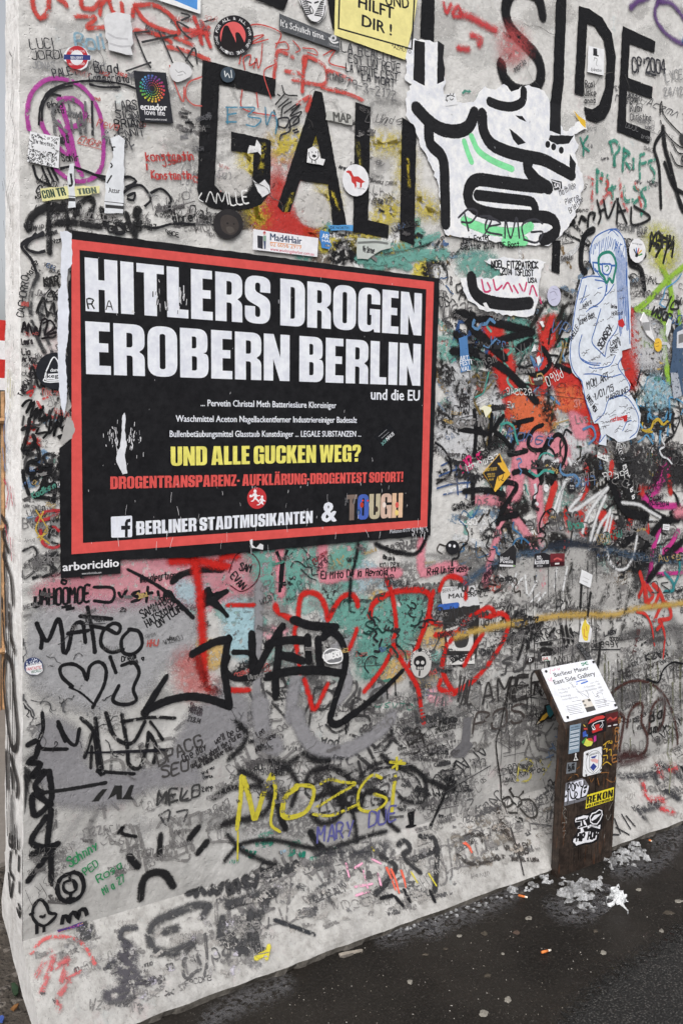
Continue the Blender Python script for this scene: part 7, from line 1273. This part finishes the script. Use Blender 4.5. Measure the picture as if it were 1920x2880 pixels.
c = mix(nt, mth(nt, 'MULTIPLY', mrange(nt, noise(nt, p, 140, 4, .7), .62, .7), .4), c, (.22, .2, .18))
set_in(nt, b, 'Base Color', c); b.inputs['Metallic'].default_value = .15; b.inputs['Roughness'].default_value = .48
bump(nt, b, noise(nt, p, 120, 4, .65), .0015, .6)
post = empty('information_post', ((X0 + X1) / 2, YF, 0)); tag(post, 'low brown steel information post with tilted white panel, stickers on its front', 'information post')
def prism(mb, prof, x0, x1, m):
    n = len(prof); vs = [(x0, y, z) for y, z in prof] + [(x1, y, z) for y, z in prof]
    mb.add(vs, [(i, n + i, n + (i + 1) % n, (i + 1) % n) for i in range(n)], m)
    tri = tessellate_polygon([[Vector((y, z, 0)) for y, z in prof]])
    mb.add(vs, [t for t in tri] + [tuple(n + i for i in t[::-1]) for t in tri], m)
nY, nZ = -DZ / sl, DY / sl
tb = (YF + DY - nY * .02, ZB + DZ - nZ * .02); bb = (YF + DEP, ZB - .012)
mb = MB(); prism(mb, [(YF, -.05), (YF, ZB - .006), (YF + .0015, ZB - .001), (YF + .005, ZB + .0055), (YF + DEP - .004, ZB + .004), (YF + DEP, ZB - .012), (YF + DEP, -.05)], X0, X1, m_st); mb.build('post', post)
mb = MB(); prism(mb, [(YF + .0052, ZB + .0058), (YF + DY - .002, ZB + DZ - .003), (YF + DY + .002, ZB + DZ - .001), tb, (YF + DEP - .003, ZB + .0045)], X0, X1, m_st); mb.build('sloped_panel', post)
def as_part(s, label=None):
    o = s.o; o.parent = post; o.location = Vector((WORLD[o.name] - WORLD[post.name]).tolist())
    if 'category' in o: del o['category']
    if 'label' in o: del o['label']
    if label: o['label'] = label
WP = (216, 218, 224)
s = Sheet('white_panel', None, None, 'V', rounded(T('V', '100 220 870 75 1235 800 450 1005'), 6), WP, SS, jit=0, rough=.3, wrinkle=.12, thick=.004, var=.13)
as_part(s)
s.tx((50, 50, 54), 'Berliner Mauer', 305, 340, 812, 228, 66, .014).tx((50, 50, 54), 'East Side Gallery', 302, 448, 905, 310, 68, .014).end('title_lettering')
LG_ = (120, 120, 126)
for tx_, a_ in (('Errichtung der Mauer', (360, 545, 625, 485)), ('Mauerfall', (378, 588, 500, 562)), ('Bemalung', (398, 640, 540, 610)), ('Instandsetzung', (420, 685, 640, 640)), ('nach 1961', (828, 440, 955, 412)), ('9. November 1989', (745, 505, 975, 452)), ('Februar bis September 1990', (645, 575, 1000, 500)), ('in 2009', (930, 565, 1022, 545))):
    s.tx(LG_, tx_, *a_, 30, .0)
for x, y, L in ((470, 770, 220), (480, 795, 220), (560, 700, 130), (490, 818, 190), (895, 735, 170), (500, 840, 200), (512, 865, 170), (522, 890, 210), (890, 690, 170), (900, 712, 160), (905, 765, 200), (935, 785, 160)): s.l((128, 128, 134), 1.5, '%f %f %f %f' % (x, y, x + L, y - L * .19))
s.end('small_lettering')
s.f((196, 190, 182), '695 678 820 650 905 825 775 858').f((70, 68, 68), '745 790 880 760 905 825 775 858', jit=.3).f((90, 88, 86), '700 690 735 675 740 705 712 715').f((80, 78, 76), '780 668 818 655 835 690 800 700').f((110, 106, 102), '725 740 760 735 770 765 738 770').end('photo_print')
s.s((64, 104, 184), 14, '620 412 700 385 765 380', 'V', .1, .1).s((64, 104, 184), 20, '690 435 750 415 785 400', 'V', .1, .1).s((64, 104, 184), 10, '618 445 640 440', 'V').l((100, 100, 106), 1.4, '850 550 880 600 910 630 930 610|930 600 955 620 945 640 915 590 960 570 1010 580|1000 590 1030 680 1045 750|1040 690 1100 690 1185 700|610 505 680 580 720 620|690 570 760 610 800 640 800 610 770 540|540 410 575 480 520 420').h((60, 120, 96), 'SHC', 700, 170, 798, 150, 40, 2.4).l((222, 150, 170), 2.2, '220 270 240 290 235 220|260 240 290 250 300 215 320 235|340 210 360 240 370 205|200 360 230 400 250 340 260 410').end('marker_scribble')
for cx_, cy_ in ((168, 260), (862, 122), (1184, 756), (484, 935)):
    c = SLP.p(*SLP.uv(T('V', (cx_, cy_))[0]), .0045); mb = MB(); mm = flat((70, 70, 72), .35, 0, .1, .7)
    tube(mb, c, np.array(c) + SLP.n * .003, .0052, mm, 14, .0044); tube(mb, np.array(c) + SLP.n * .003, np.array(c) + SLP.n * .0042, .0026, flat((30, 30, 32), .5, 0), 8)
    o = mb.build('rivet', s.o, at=c)
s = Sheet('enamel_plaque', None, None, 'W', rounded(T('W', '655 225 985 122 975 600 632 690'), 6), (226, 228, 232), FS, jit=0, rough=.25, wrinkle=.05, thick=.003, var=.03)
as_part(s, 'white enamel plaque with a blue shield')
cc = T('W', '838 410')[0]; s.f((60, 60, 64), circle(cc, 23, 33, 36, .18), holes=[circle(cc, 22, 32, 36, .18)]).l((70, 70, 74), 1.4, '690 270 740 235 720 300|975 150 990 180|690 600 680 560|960 560 930 600 900 610')
s.f((40, 40, 46), '750 290 930 240 920 510 825 605 755 530', 'W', holes=['757 296 923 248 914 506 826 596 761 526']).f((52, 66, 140), '775 318 895 284 850 340 800 345').f((52, 66, 140), '825 430 890 490 825 575 765 508').f((218, 170, 168), '770 360 850 345 920 370 900 440 840 410 790 400', jit=.6)
s.tx((60, 60, 64), 'DENKMAL', 765, 285, 915, 240, 22, .012).end('shield_print')
for q in ('703 260', '985 170', '688 645', '955 550'):
    c = FRT.p(*FRT.uv(T('W', q)[0]), .0036); mb = MB(); tube(mb, c, np.array(c) + FRT.n * .002, .0045, flat((90, 88, 86), .35, 0, .1, .6), 12, .0035); mb.build('screw', s.o, at=c)
pm = G(FS)
YW, BR = (206, 168, 60), (150, 104, 62)
pm.s('W', YW, 22, '1010 100 1080 40 1130 20 1100 70|1060 60 1040 130|1160 20 1170 60 1130 60|1010 180 1060 160 1070 240 1080 160|1110 190 1150 180 1150 290|1010 290 1080 290 1080 350|1020 350 1010 400|1000 460 1030 430 1080 410 1150 460', soft=.1, wear=.25)
pm.h('V', BR, 'R', 1185, 1180, 1245, 1170, 90, 4, .2).h('V', BR, 'U', 1190, 1290, 1240, 1280, 90, 4, .2).h('V', BR, 'M', 1165, 1400, 1235, 1385, 80, 4, .2).h('V', BR, 'E', 1150, 1590, 1220, 1570, 100, 4, .2).h('V', BR, 'B', 1238, 1010, 1270, 1000, 70, 3.5, .2)
pm.s('W', BR, 18, '960 610 1050 600 1110 610|1060 720 1160 780 1220 760 1230 690|360 740 440 650|480 640 530 640 550 690|900 700 930 840|750 700 790 780 830 710|520 540 570 500', soft=.2, wear=.4)
GS = (150, 146, 140)
pm.s('W', GS, 11, '1180 1150 1140 1230 1160 1180 1110 1300|1060 1380 1090 1480 1150 1370|270 1230 330 1300 270 1370 340 1450|250 1530 340 1520|260 1680 330 1680 270 1800|1040 1700 1010 1860|330 1240 260 1350 330 1520 250 1640', soft=.3, wear=.5)
pm.s('W', (20, 14, 12), 9, '%s' % '|'.join('%d %d %d %d %d %d' % (x, y, x - 6, y + L / 2, x - 12, y + L) for x, y, L in ((560, 1950, 260), (600, 1980, 200), (690, 1950, 260), (720, 1960, 150), (800, 1940, 280), (870, 1930, 160), (930, 1960, 260), (360, 700, 500), (480, 900, 420), (540, 1200, 300), (880, 600, 380), (760, 700, 360))), soft=.3, wear=.3)
o = pm.done('marker_lettering', post)
s = Sheet('sticker', 'crinkled silvery text strip sticker high on the information post', 'sticker', 'V', '528 1048 690 1015 662 1428 508 1468', (130, 150, 168), FS, jit=.5, rough=.35, wrinkle=.9)
for i in range(15): s.l((208, 214, 220) if i % 3 else (70, 84, 100), 2, '%f %f %f %f' % (540 - i * 1.2, 1120 + i * 20, 668 - i, 1092 + i * 20))
s.tx((40, 46, 56), 'FREE PEOPLE', 542, 1092, 668, 1064, 20, .01).end('printed_lettering')
s = Sheet('sticker', 'round multicoloured fan-shaped sticker under the white panel', 'sticker', 'V', '725 1010 780 1080 800 1190 930 1200 915 1285 850 1345 780 1362 720 1330 695 1300 710 1180 705 1100', (48, 42, 44), FS, curve=True)
s.f((208, 212, 90), '730 1330 770 1240 870 1290 840 1345 780 1356').f((70, 140, 70), '700 1290 775 1215 765 1245 726 1322').f((186, 56, 140), '878 1210 915 1190 915 1270 880 1295').f((64, 90, 176), '715 1150 760 1120 780 1200 720 1220').f((80, 130, 200), '745 1190 790 1175 790 1215').f((190, 80, 50), '790 1240 850 1230 870 1280 800 1270').f((210, 180, 80), '725 1020 765 1065 735 1060').f((180, 70, 60), '725 1085 780 1080 790 1110 740 1110').end('fan_print')
s = Sheet('sticker', 'black sticker with a red and white crest draped under the white panel', 'sticker', 'V', '795 960 1040 860 1062 1130 930 1165 800 1210', (32, 29, 33), FS, jit=.5, wrinkle=.7)
s.f((206, 66, 62), '795 1030 830 960 920 915 1010 895 1050 920 1020 945 930 965 850 1000', jit=.4).l((222, 222, 226), 2.2, '850 1060 880 1020 960 985 1030 975|850 1060 870 1110 920 1090|870 1040 900 1090 930 1040 960 1080 1000 1030|1000 990 1015 1050 980 1100|860 1090 900 1110').f((190, 50, 48), '900 1040 960 1020 970 1100 910 1120', jit=.8).f((190, 50, 48), '850 1125 1000 1085 1010 1115 860 1160', jit=.8).end('crest_print')
s = Sheet('sticker', 'dark red sticker at the upper outer corner of the information post', 'sticker', 'V', '1050 880 1235 840 1240 1050 1085 1085', (92, 40, 42), FS, jit=.5)
s.f((50, 28, 30), '1080 1010 1238 975 1240 1050 1085 1085').s((180, 74, 66), 26, '1085 960 1120 930 1160 960 1210 930').f((206, 204, 206), '1085 1050 1130 1040 1130 1060 1085 1068').f((206, 204, 206), '1165 1035 1225 1022 1225 1042 1165 1052').end('photo_print')
s = Sheet('sticker', 'small grey sticker with blocky black letters on the information post', 'sticker', 'W', '350 425 520 402 510 600 330 630', (112, 116, 122), FS, jit=.4)
s.l((36, 36, 38), 4.5, '375 460 370 505 405 500|440 460 482 448|440 460 438 495 475 488|365 535 408 528 405 555 362 580 402 572|432 520 480 510|432 540 428 570|450 545 480 540').end('printed_lettering')
s = Sheet('sticker', 'small black sticker with a white tower line above the grey one', 'sticker', 'W', '440 250 560 232 552 410 450 420', (40, 34, 32), FS, jit=.4)
s.l((222, 222, 222), 2.4, '500 255 515 255 512 310 535 370|500 260 498 310 480 375|500 320 512 318|470 378 545 372').end('tower_print')
s = Sheet('sticker', 'grey hexagonal tag sticker with looping black handwriting', 'sticker', 'W', '325 800 620 710 680 740 750 850 700 1105 293 1225', (112, 112, 118), FS, jit=.3)
s.f((218, 220, 232), '315 940 360 930 410 780 470 800 500 770 590 745 640 740 650 830 745 850 735 930 690 1030 560 1090 300 1145', jit=.5).l((30, 30, 32), 4.2, '355 830 400 800 410 870 350 950|365 850 365 1130|430 820 440 930 480 930 480 830 430 800|500 900 510 800 560 860 570 780|600 770 600 860 650 850 655 770|390 900 420 1060 480 1080 540 1000 500 960 490 1060 540 1095 600 1060 620 900|650 830 610 940 600 1050 640 1060 700 1030|660 890 710 850 700 880 660 890|660 940 690 930 670 980 655 950|315 1050 335 1020 330 1060 315 1050').end('marker_lettering')
s = Sheet('sticker', 'yellow sticker with black block capitals in the middle of the post', 'sticker', 'W', '715 1018 1210 872 1190 1110 685 1270', (222, 206, 52), FS, jit=.2)
s.hv((32, 31, 30), 'REKON', 705, 1185, 1185, 1045, 140, 'W').hv((32, 31, 30), 'VILLVINZWORLD', 702, 1252, 1185, 1105, 50, 'W').end('printed_lettering')
s = Sheet('sticker', 'black die-cut sticker with white heart and script letters low on the post', 'sticker', 'W', '490 1440 560 1390 700 1370 760 1340 850 1290 940 1262 1005 1300 1020 1400 990 1520 985 1640 930 1720 930 1800 880 1880 760 1920 560 1950 500 1970 450 1900 440 1840 490 1760 540 1660 500 1600 480 1520', (28, 27, 29), FS, curve=True)
s.f((228, 228, 234), '490 1490 510 1440 600 1415 640 1390 740 1400 720 1460 670 1475 700 1540 720 1600 640 1620 660 1700 760 1690 900 1680 930 1710 900 1740 880 1830 800 1880 690 1890 580 1920 520 1950 490 1900 455 1880 470 1830 520 1800 540 1730 600 1690 590 1640 535 1640 545 1600 600 1580 600 1500 500 1520', jit=.6)
s.f((28, 27, 29), '510 1480 700 1440 690 1462 640 1480 660 1560 700 1570 690 1590 550 1630 560 1605 625 1580 610 1490 515 1505')
s.f((228, 228, 234), '770 1520 760 1420 800 1350 870 1330 930 1280 990 1300 1000 1380 960 1480 900 1560 820 1560', holes=['785 1505 778 1430 815 1368 872 1350 935 1300 975 1312 984 1380 945 1470 892 1540 830 1540'])
s.f((228, 228, 234), '790 1470 850 1390 970 1360 940 1400 870 1460 800 1500').f((228, 228, 234), '720 1590 780 1560 900 1590 960 1560 950 1640 880 1620 790 1600 730 1640', jit=.4).tx((40, 40, 42), 'LABISOD', 750, 1598, 930, 1608, 26, .012)
s.h((28, 27, 29), 'HIP HOP', 520, 1870, 900, 1790, 130, 7, 'W').end('heart_print')
# ------------------------------------------------------------------ slush, litter and small things on the ground
from mathutils import noise as mn
m_ice, nt, b = base_mat('dirty_slush'); p = pos(nt)
c = mix(nt, mrange(nt, noise(nt, p, 26, 6, .7), .35, .62), (.085, .083, .083), (.42, .425, .435))
c = mix(nt, mth(nt, 'MULTIPLY', mrange(nt, noise(nt, p, 130, 4, .7), .60, .70), .7), c, (.04, .036, .033))
set_in(nt, b, 'Base Color', c); b.inputs['Roughness'].default_value = .38; b.inputs['Subsurface Weight'].default_value = .15; b.inputs['Subsurface Radius'].default_value = (.004, .004, .005)
bump(nt, b, noise(nt, p, 210, 4, .7), .003, .8)
def mound(mb, t, poly, hgt, step=.005, rough=1.0):
    P = [gnd_uv(q) for q in smooth_closed(T(t, poly), 4)]
    xs, ys = [q[0] for q in P], [q[1] for q in P]; A = np.array(P)
    x0, y0 = min(xs) - .03, min(ys) - .03; nx, ny = int((max(xs) + .03 - x0) / step), int((max(ys) + .03 - y0) / step)
    seg = np.roll(A, -1, 0) - A; L2 = (seg ** 2).sum(1) + 1e-12
    vs, hs_ = [], []
    for j in range(ny + 1):
        for i in range(nx + 1):
            x, y = x0 + i * step, y0 + j * step; q = np.array([x, y])
            tt = np.clip(((q - A) * seg).sum(1) / L2, 0, 1); d = float(np.sqrt(((A + seg * tt[:, None] - q) ** 2).sum(1)).min())
            d = d if inside((x, y), P) else -d
            n1 = mn.fractal(Vector((x * 26, y * 26, hgt * 50)), 0.8, 2.1, 5); n2 = mn.noise(Vector((x * 75, y * 75, 3)))
            k = min(1.0, max(0.0, (d + n1 * .045 * rough + .004) / .05)); k = k * k * (3 - 2 * k)
            cl = mn.cell(Vector((x * 45 + n1, y * 45, 1.5)))
            z = k * (hgt * (.45 + .75 * n1) + rough * (.007 * n2 + .013 * cl - .002)) - .004 * (1 - k)
            vs.append((x, y, z)); hs_.append(z)
    fs = []
    for j in range(ny):
        for i in range(nx):
            o = j * (nx + 1) + i; q = (o, o + 1, o + nx + 2, o + nx + 1)
            if max(hs_[k] for k in q) > .0005: fs.append(q)
    mb.add(vs, fs, m_ice)
def lump(mb, c, r, seed):
    n, k = 9, 12; vs = []
    for j in range(n + 1):
        for i in range(k):
            th, ph = math.pi * j / n, 2 * math.pi * i / k; d = Vector((math.sin(th) * math.cos(ph), math.sin(th) * math.sin(ph), math.cos(th)))
            rr = r * (1 + .5 * mn.noise(d * 1.7 + Vector((seed, 0, 0))) + .2 * mn.noise(d * 4 + Vector((0, seed, 0)))); vs.append((c[0] + d.x * rr, c[1] + d.y * rr * .9, c[2] + d.z * rr * .75))
    mb.add(vs, [(j * k + i, (j + 1) * k + i, (j + 1) * k + (i + 1) % k, j * k + (i + 1) % k) for j in range(n) for i in range(k)], m_ice)
mb = MB()
mound(mb, 'N', '870 450 920 420 1000 410 1060 400 1120 440 1150 500 1100 590 960 600 890 540', .010)
mound(mb, 'N', '770 410 800 395 845 410 850 455 800 470 768 450', .020)
mound(mb, 'N', '1100 390 1160 330 1200 250 1260 240 1350 235 1380 330 1300 350 1200 350 1140 400', .018)
mound(mb, 'N', '850 340 890 330 900 370 860 390', .018)
mound(mb, 'N', '640 470 690 470 720 490 690 500 640 500', .010)
mound(mb, 'N', '860 555 890 548 905 565 880 575', .010)
for i in range(22):
    q = random.choice(['960 470', '1040 440', '920 450', '1090 470', '1250 290', '1310 290', '1180 360', '810 430', '1020 520'])
    a, b_ = (float(v) for v in q.split()); g = gnd_uv(T('N', (a + random.gauss(0, 34), b_ + random.gauss(0, 26)))[0])
    r = random.uniform(.003, .008); lump(mb, (g[0], g[1], random.uniform(.003, .016)), r, i * 3.7)
for i in range(60):
    f = random.random(); a, b_ = -100 + f * 860, 735 - f * 275 + random.gauss(14, 10); g = gnd_uv(T('N', (a, b_))[0])
    lump(mb, (g[0], g[1], .001), random.uniform(.002, .007), i * 1.9)
o = mb.build('slush_snow', None); o['kind'] = 'stuff'
LIFT[0] = .0042; Sheet.back = None
ic = G(GND)
for q, op in (('860 560 980 590 1090 600 1160 560 1140 480 1080 620 960 640 880 600', .7), ('-60 730 160 660 300 600 420 560 520 535 640 490 680 510 560 580 420 640 300 690 150 720 0 770', .5), ('1200 360 1300 360 1420 330 1480 250 1400 230 1500 180 1568 120 1568 160 1500 300 1380 380 1240 400', .6), ('160 640 240 690 220 720 150 660', .8), ('-1000 1190 -820 1060 -640 1000 -600 960 -560 1020 -800 1130 -950 1210', .5)):
    ic.c('N', (128, 127, 130), q, 50, soft=.9, wear=.56, op=op * .7)
o = ic.mb.build('slush_film', None); o['kind'] = 'stuff'
# grit: pale specks spread over the asphalt
mb = MB(); gm = [flat(c_, .8, 0, .2) for c_ in ((120, 114, 106), (96, 90, 82), (150, 146, 140), (74, 68, 62))]
for i in range(420):
    g = gnd_uv(T('N', (random.uniform(-700, 1568), random.uniform(560, 1205) if i < 700 else random.uniform(150, 600)))[0])
    if g[1] > -.2: continue
    r = random.uniform(.0007, .0022); a0 = random.random()
    vs = [(g[0] + r * math.cos(a0 + k * 1.2566), g[1] + r * math.sin(a0 + k * 1.2566), .0005) for k in range(5)] + [(g[0], g[1], .0005 + r)]
    mb.add(vs, [(k, (k + 1) % 5, 5) for k in range(5)], random.choice(gm))
o = mb.build('grit', None); o['kind'] = 'stuff'
# flattened chewing gum
GUM = [('1330 482', 20, 9, 'pale oval chewing gum spot beyond the crumpled tissue'), ('1450 705', 18, 12, 'round light chewing gum spot to the side below the tissue'), ('1138 823', 24, 14, 'bright grey chewing gum spot beside the nearer cigarette end'), ('497 1150', 34, 22, 'largest flat grey chewing gum spot near the lower frame'), ('100 980', 20, 16, 'round pale chewing gum spot far from the post, near the wall foot'), ('515 945', 26, 14, 'brownish chewing gum spot between wall foot and lower frame'), ('738 636', 24, 14, 'star-shaped chewing gum spot below the first cigarette end'), ('625 1075', 24, 20, 'crooked pale chewing gum spot above the largest one'), ('365 732', 20, 8, 'thin pale chewing gum spot close to the wall foot'), ('183 832', 22, 9, 'dull chewing gum spot close to the wall foot and the slush film'), ('290 800', 16, 9, 'small dull chewing gum spot between two others by the wall'), ('600 828', 14, 7, 'small bright chewing gum spot in line with the nearer cigarette end'), ('1545 546', 26, 12, 'grey chewing gum spot at the outer frame edge'), ('704 500', 16, 7, 'tan chewing gum spot just above the first cigarette end'), ('500 718', 22, 14, 'dark faded chewing gum spot on wet asphalt'), ('672 712', 24, 16, 'reddish faded chewing gum spot on wet asphalt'), ('1490 608', 34, 14, 'wide faded chewing gum spot beyond the round light one'), ('1095 705', 16, 12, 'faint brown chewing gum spot below the slush')]
for i, (q, rx, ry, l) in enumerate(GUM):
    k = TILES['N'][2]; c = T('N', q)[0]; P = []
    for j in range(18):
        a = 2 * math.pi * j / 18; f = 1 + .55 * mn.noise(Vector((math.cos(a) * 1.3, math.sin(a) * 1.3, i * 3.3))); P.append(gnd_uv((c[0] + rx * .8 * k * f * math.cos(a), c[1] + ry * .8 * k * f * math.sin(a))))
    dull = any(w_ in l for w_ in ('dull', 'faded', 'faint', 'brownish', 'tan')); col = (74, 68, 60) if dull else (132, 128, 120)
    if 'reddish' in l: col = (82, 68, 60)
    mc = flat(col, .7, .3, .25, 0, .28); A = np.array(P); ce = A.mean(0); mb = MB()
    vs = [(*p_, .0006) for p_ in P] + [(*(ce + (np.array(p_) - ce) * .8), .0016 + .0006 * random.random()) for p_ in P] + [(*ce, .0016)]
    mb.add(vs, [(j, (j + 1) % 18, 18 + (j + 1) % 18, 18 + j) for j in range(18)] + [(18 + j, 18 + (j + 1) % 18, 36) for j in range(18)], mc)
    tag(mb.build('chewing_gum', None, True), l, 'chewing gum', 'flattened chewing gum spots on the asphalt')
# cigarette ends
for a, b_, l in (('682 520', '732 530', 'cigarette end with pale paper tip close to the wall foot and slush'), ('806 828', '856 814', 'cigarette end lying alone on the open asphalt below the slush'), ('1384 222', '1400 230', 'short orange cigarette end beyond the information post')):
    A, B = np.array((*gnd_uv(T('N', a)[0]), .0048)), np.array((*gnd_uv(T('N', b_)[0]), .0044)); d = B - A
    e = empty('cigarette_end', (A + B) / 2 - np.array([0, 0, .004])); tag(e, l, 'cigarette end', 'cigarette ends on the asphalt')
    mb = MB(); tube(mb, A, A + d * .68, .0041, flat((206, 118, 62), .7, .4, .2), 12, .0038); mb.build('filter', e, True)
    mb = MB(); tube(mb, A + d * .68, B, .0036, flat((222, 214, 200), .7, .4, .1), 12, .0028); tube(mb, B, B + d * .03, .0028, flat((40, 36, 34), .9, 0), 10, .0016); mb.build('paper_tip', e, True)
# crumpled tissue
g = gnd_uv(T('N', '1212 540')[0]); mb = MB(); mt = flat((206, 208, 210), .8, .5, .12); n = 44; vs = []
for j in range(n + 1):
    for i in range(n + 1):
        u, v = 2 * i / n - 1, 2 * j / n - 1; r = min(1, math.hypot(u, v))
        q = Vector((u * 1.5, v * 1.5, 4.2)); a = mn.noise(q); a2 = mn.noise(q * 2.3 + Vector((9, 1, 3))); a3 = mn.noise(q * 4.7)
        z = .005 + (1 - r * r) * .022 + abs(a) * .024 + abs(a2) * .012 + .004 * a3
        x = u * .022 + .016 * a2 + .007 * a3; y = v * .026 + .018 * a + .006 * mn.noise(q * 5 + Vector((3, 3, 3)))
        vs.append((g[0] + x + .25 * y, g[1] + y - .18 * x, max(.0008, z * (1.0 if r < .98 else .4))))
mb.add(vs, [(j * (n + 1) + i, j * (n + 1) + i + 1, (j + 1) * (n + 1) + i + 1, (j + 1) * (n + 1) + i) for j in range(n) for i in range(n)], mt)
for path, wd in (('1225 560 1245 575 1262 590 1272 606 1268 616', .007), ('1200 560 1180 572 1160 566 1156 540 1172 525', .009), ('1200 500 1205 475 1218 462 1226 480', .012)):
    C = catmull([gnd_uv(q) for q in T('N', path)], .003); vs = []
    for k, q in enumerate(C):
        f = k / (len(C) - 1); h_ = .012 + .006 * math.sin(f * 9); w_ = wd * (1 - .5 * f) * (1 + .3 * math.sin(k * 2.1))
        vs += [(q[0] - w_ * .6, q[1] - w_ * .4, .001), (q[0], q[1], h_ * (1 - .6 * f)), (q[0] + w_ * .6, q[1] + w_ * .4, .001 + .004 * abs(math.sin(k)))]
    mb.add(vs, [(3 * k + s_, 3 * k + s_ + 1, 3 * k + s_ + 4, 3 * k + s_ + 3) for k in range(len(C) - 1) for s_ in (0, 1)], mt)
tag(mb.build('paper_tissue', None, True), 'crumpled white paper tissue lying on the dark wet asphalt', 'tissue')
# splinters and shards
def chip(name, label, cat, t, pts, col, z=.004, surf_z=0.0, rough=.6):
    P = []
    for q in T(t, pts):
        r = ray(q); k = (surf_z - CAM[2]) / r[2]; h_ = CAM + k * r; P.append((h_[0], h_[1]))
    n = len(P); mb = MB(); vs = [(x, y, surf_z + z + random.uniform(0, .002)) for x, y in P] + [(x, y, surf_z + .0005) for x, y in P]
    mb.add(vs, [tuple(range(n)), tuple(range(2 * n - 1, n - 1, -1))] + [(i, n + i, n + (i + 1) % n, (i + 1) % n) for i in range(n)], flat(col, rough, .3, .25))
    tag(mb.build(name), label, cat)
chip('wood_splinter', 'long pale wood splinter lying in the gap below the wall foot', 'splinter', 'K', '765 1730 800 1718 925 1698 930 1706 850 1728 780 1745', (150, 142, 132))
chip('wood_splinter', 'short grey wood splinter beside the long pale one', 'splinter', 'K', '770 1745 830 1735 860 1722 866 1730 800 1752', (110, 104, 98))
chip('dry_leaf', 'small brown dry leaf on the soil at the wall end', 'leaf', 'J', '62 1690 85 1668 108 1660 100 1680 80 1700', (120, 84, 50), .004, .02)
chip('glass_shard', 'dark green glass shard on the soil at the wall end', 'shard', 'J', '66 1550 84 1545 106 1570 104 1605 88 1620 70 1590', (44, 66, 48), .005, .022, .2)
chip('plastic_scrap', 'blue plastic scrap at the lower corner on the soil', 'scrap', 'J', '0 1735 18 1730 26 1745 16 1764 -10 1764', (60, 84, 150), .005, .02, .4)
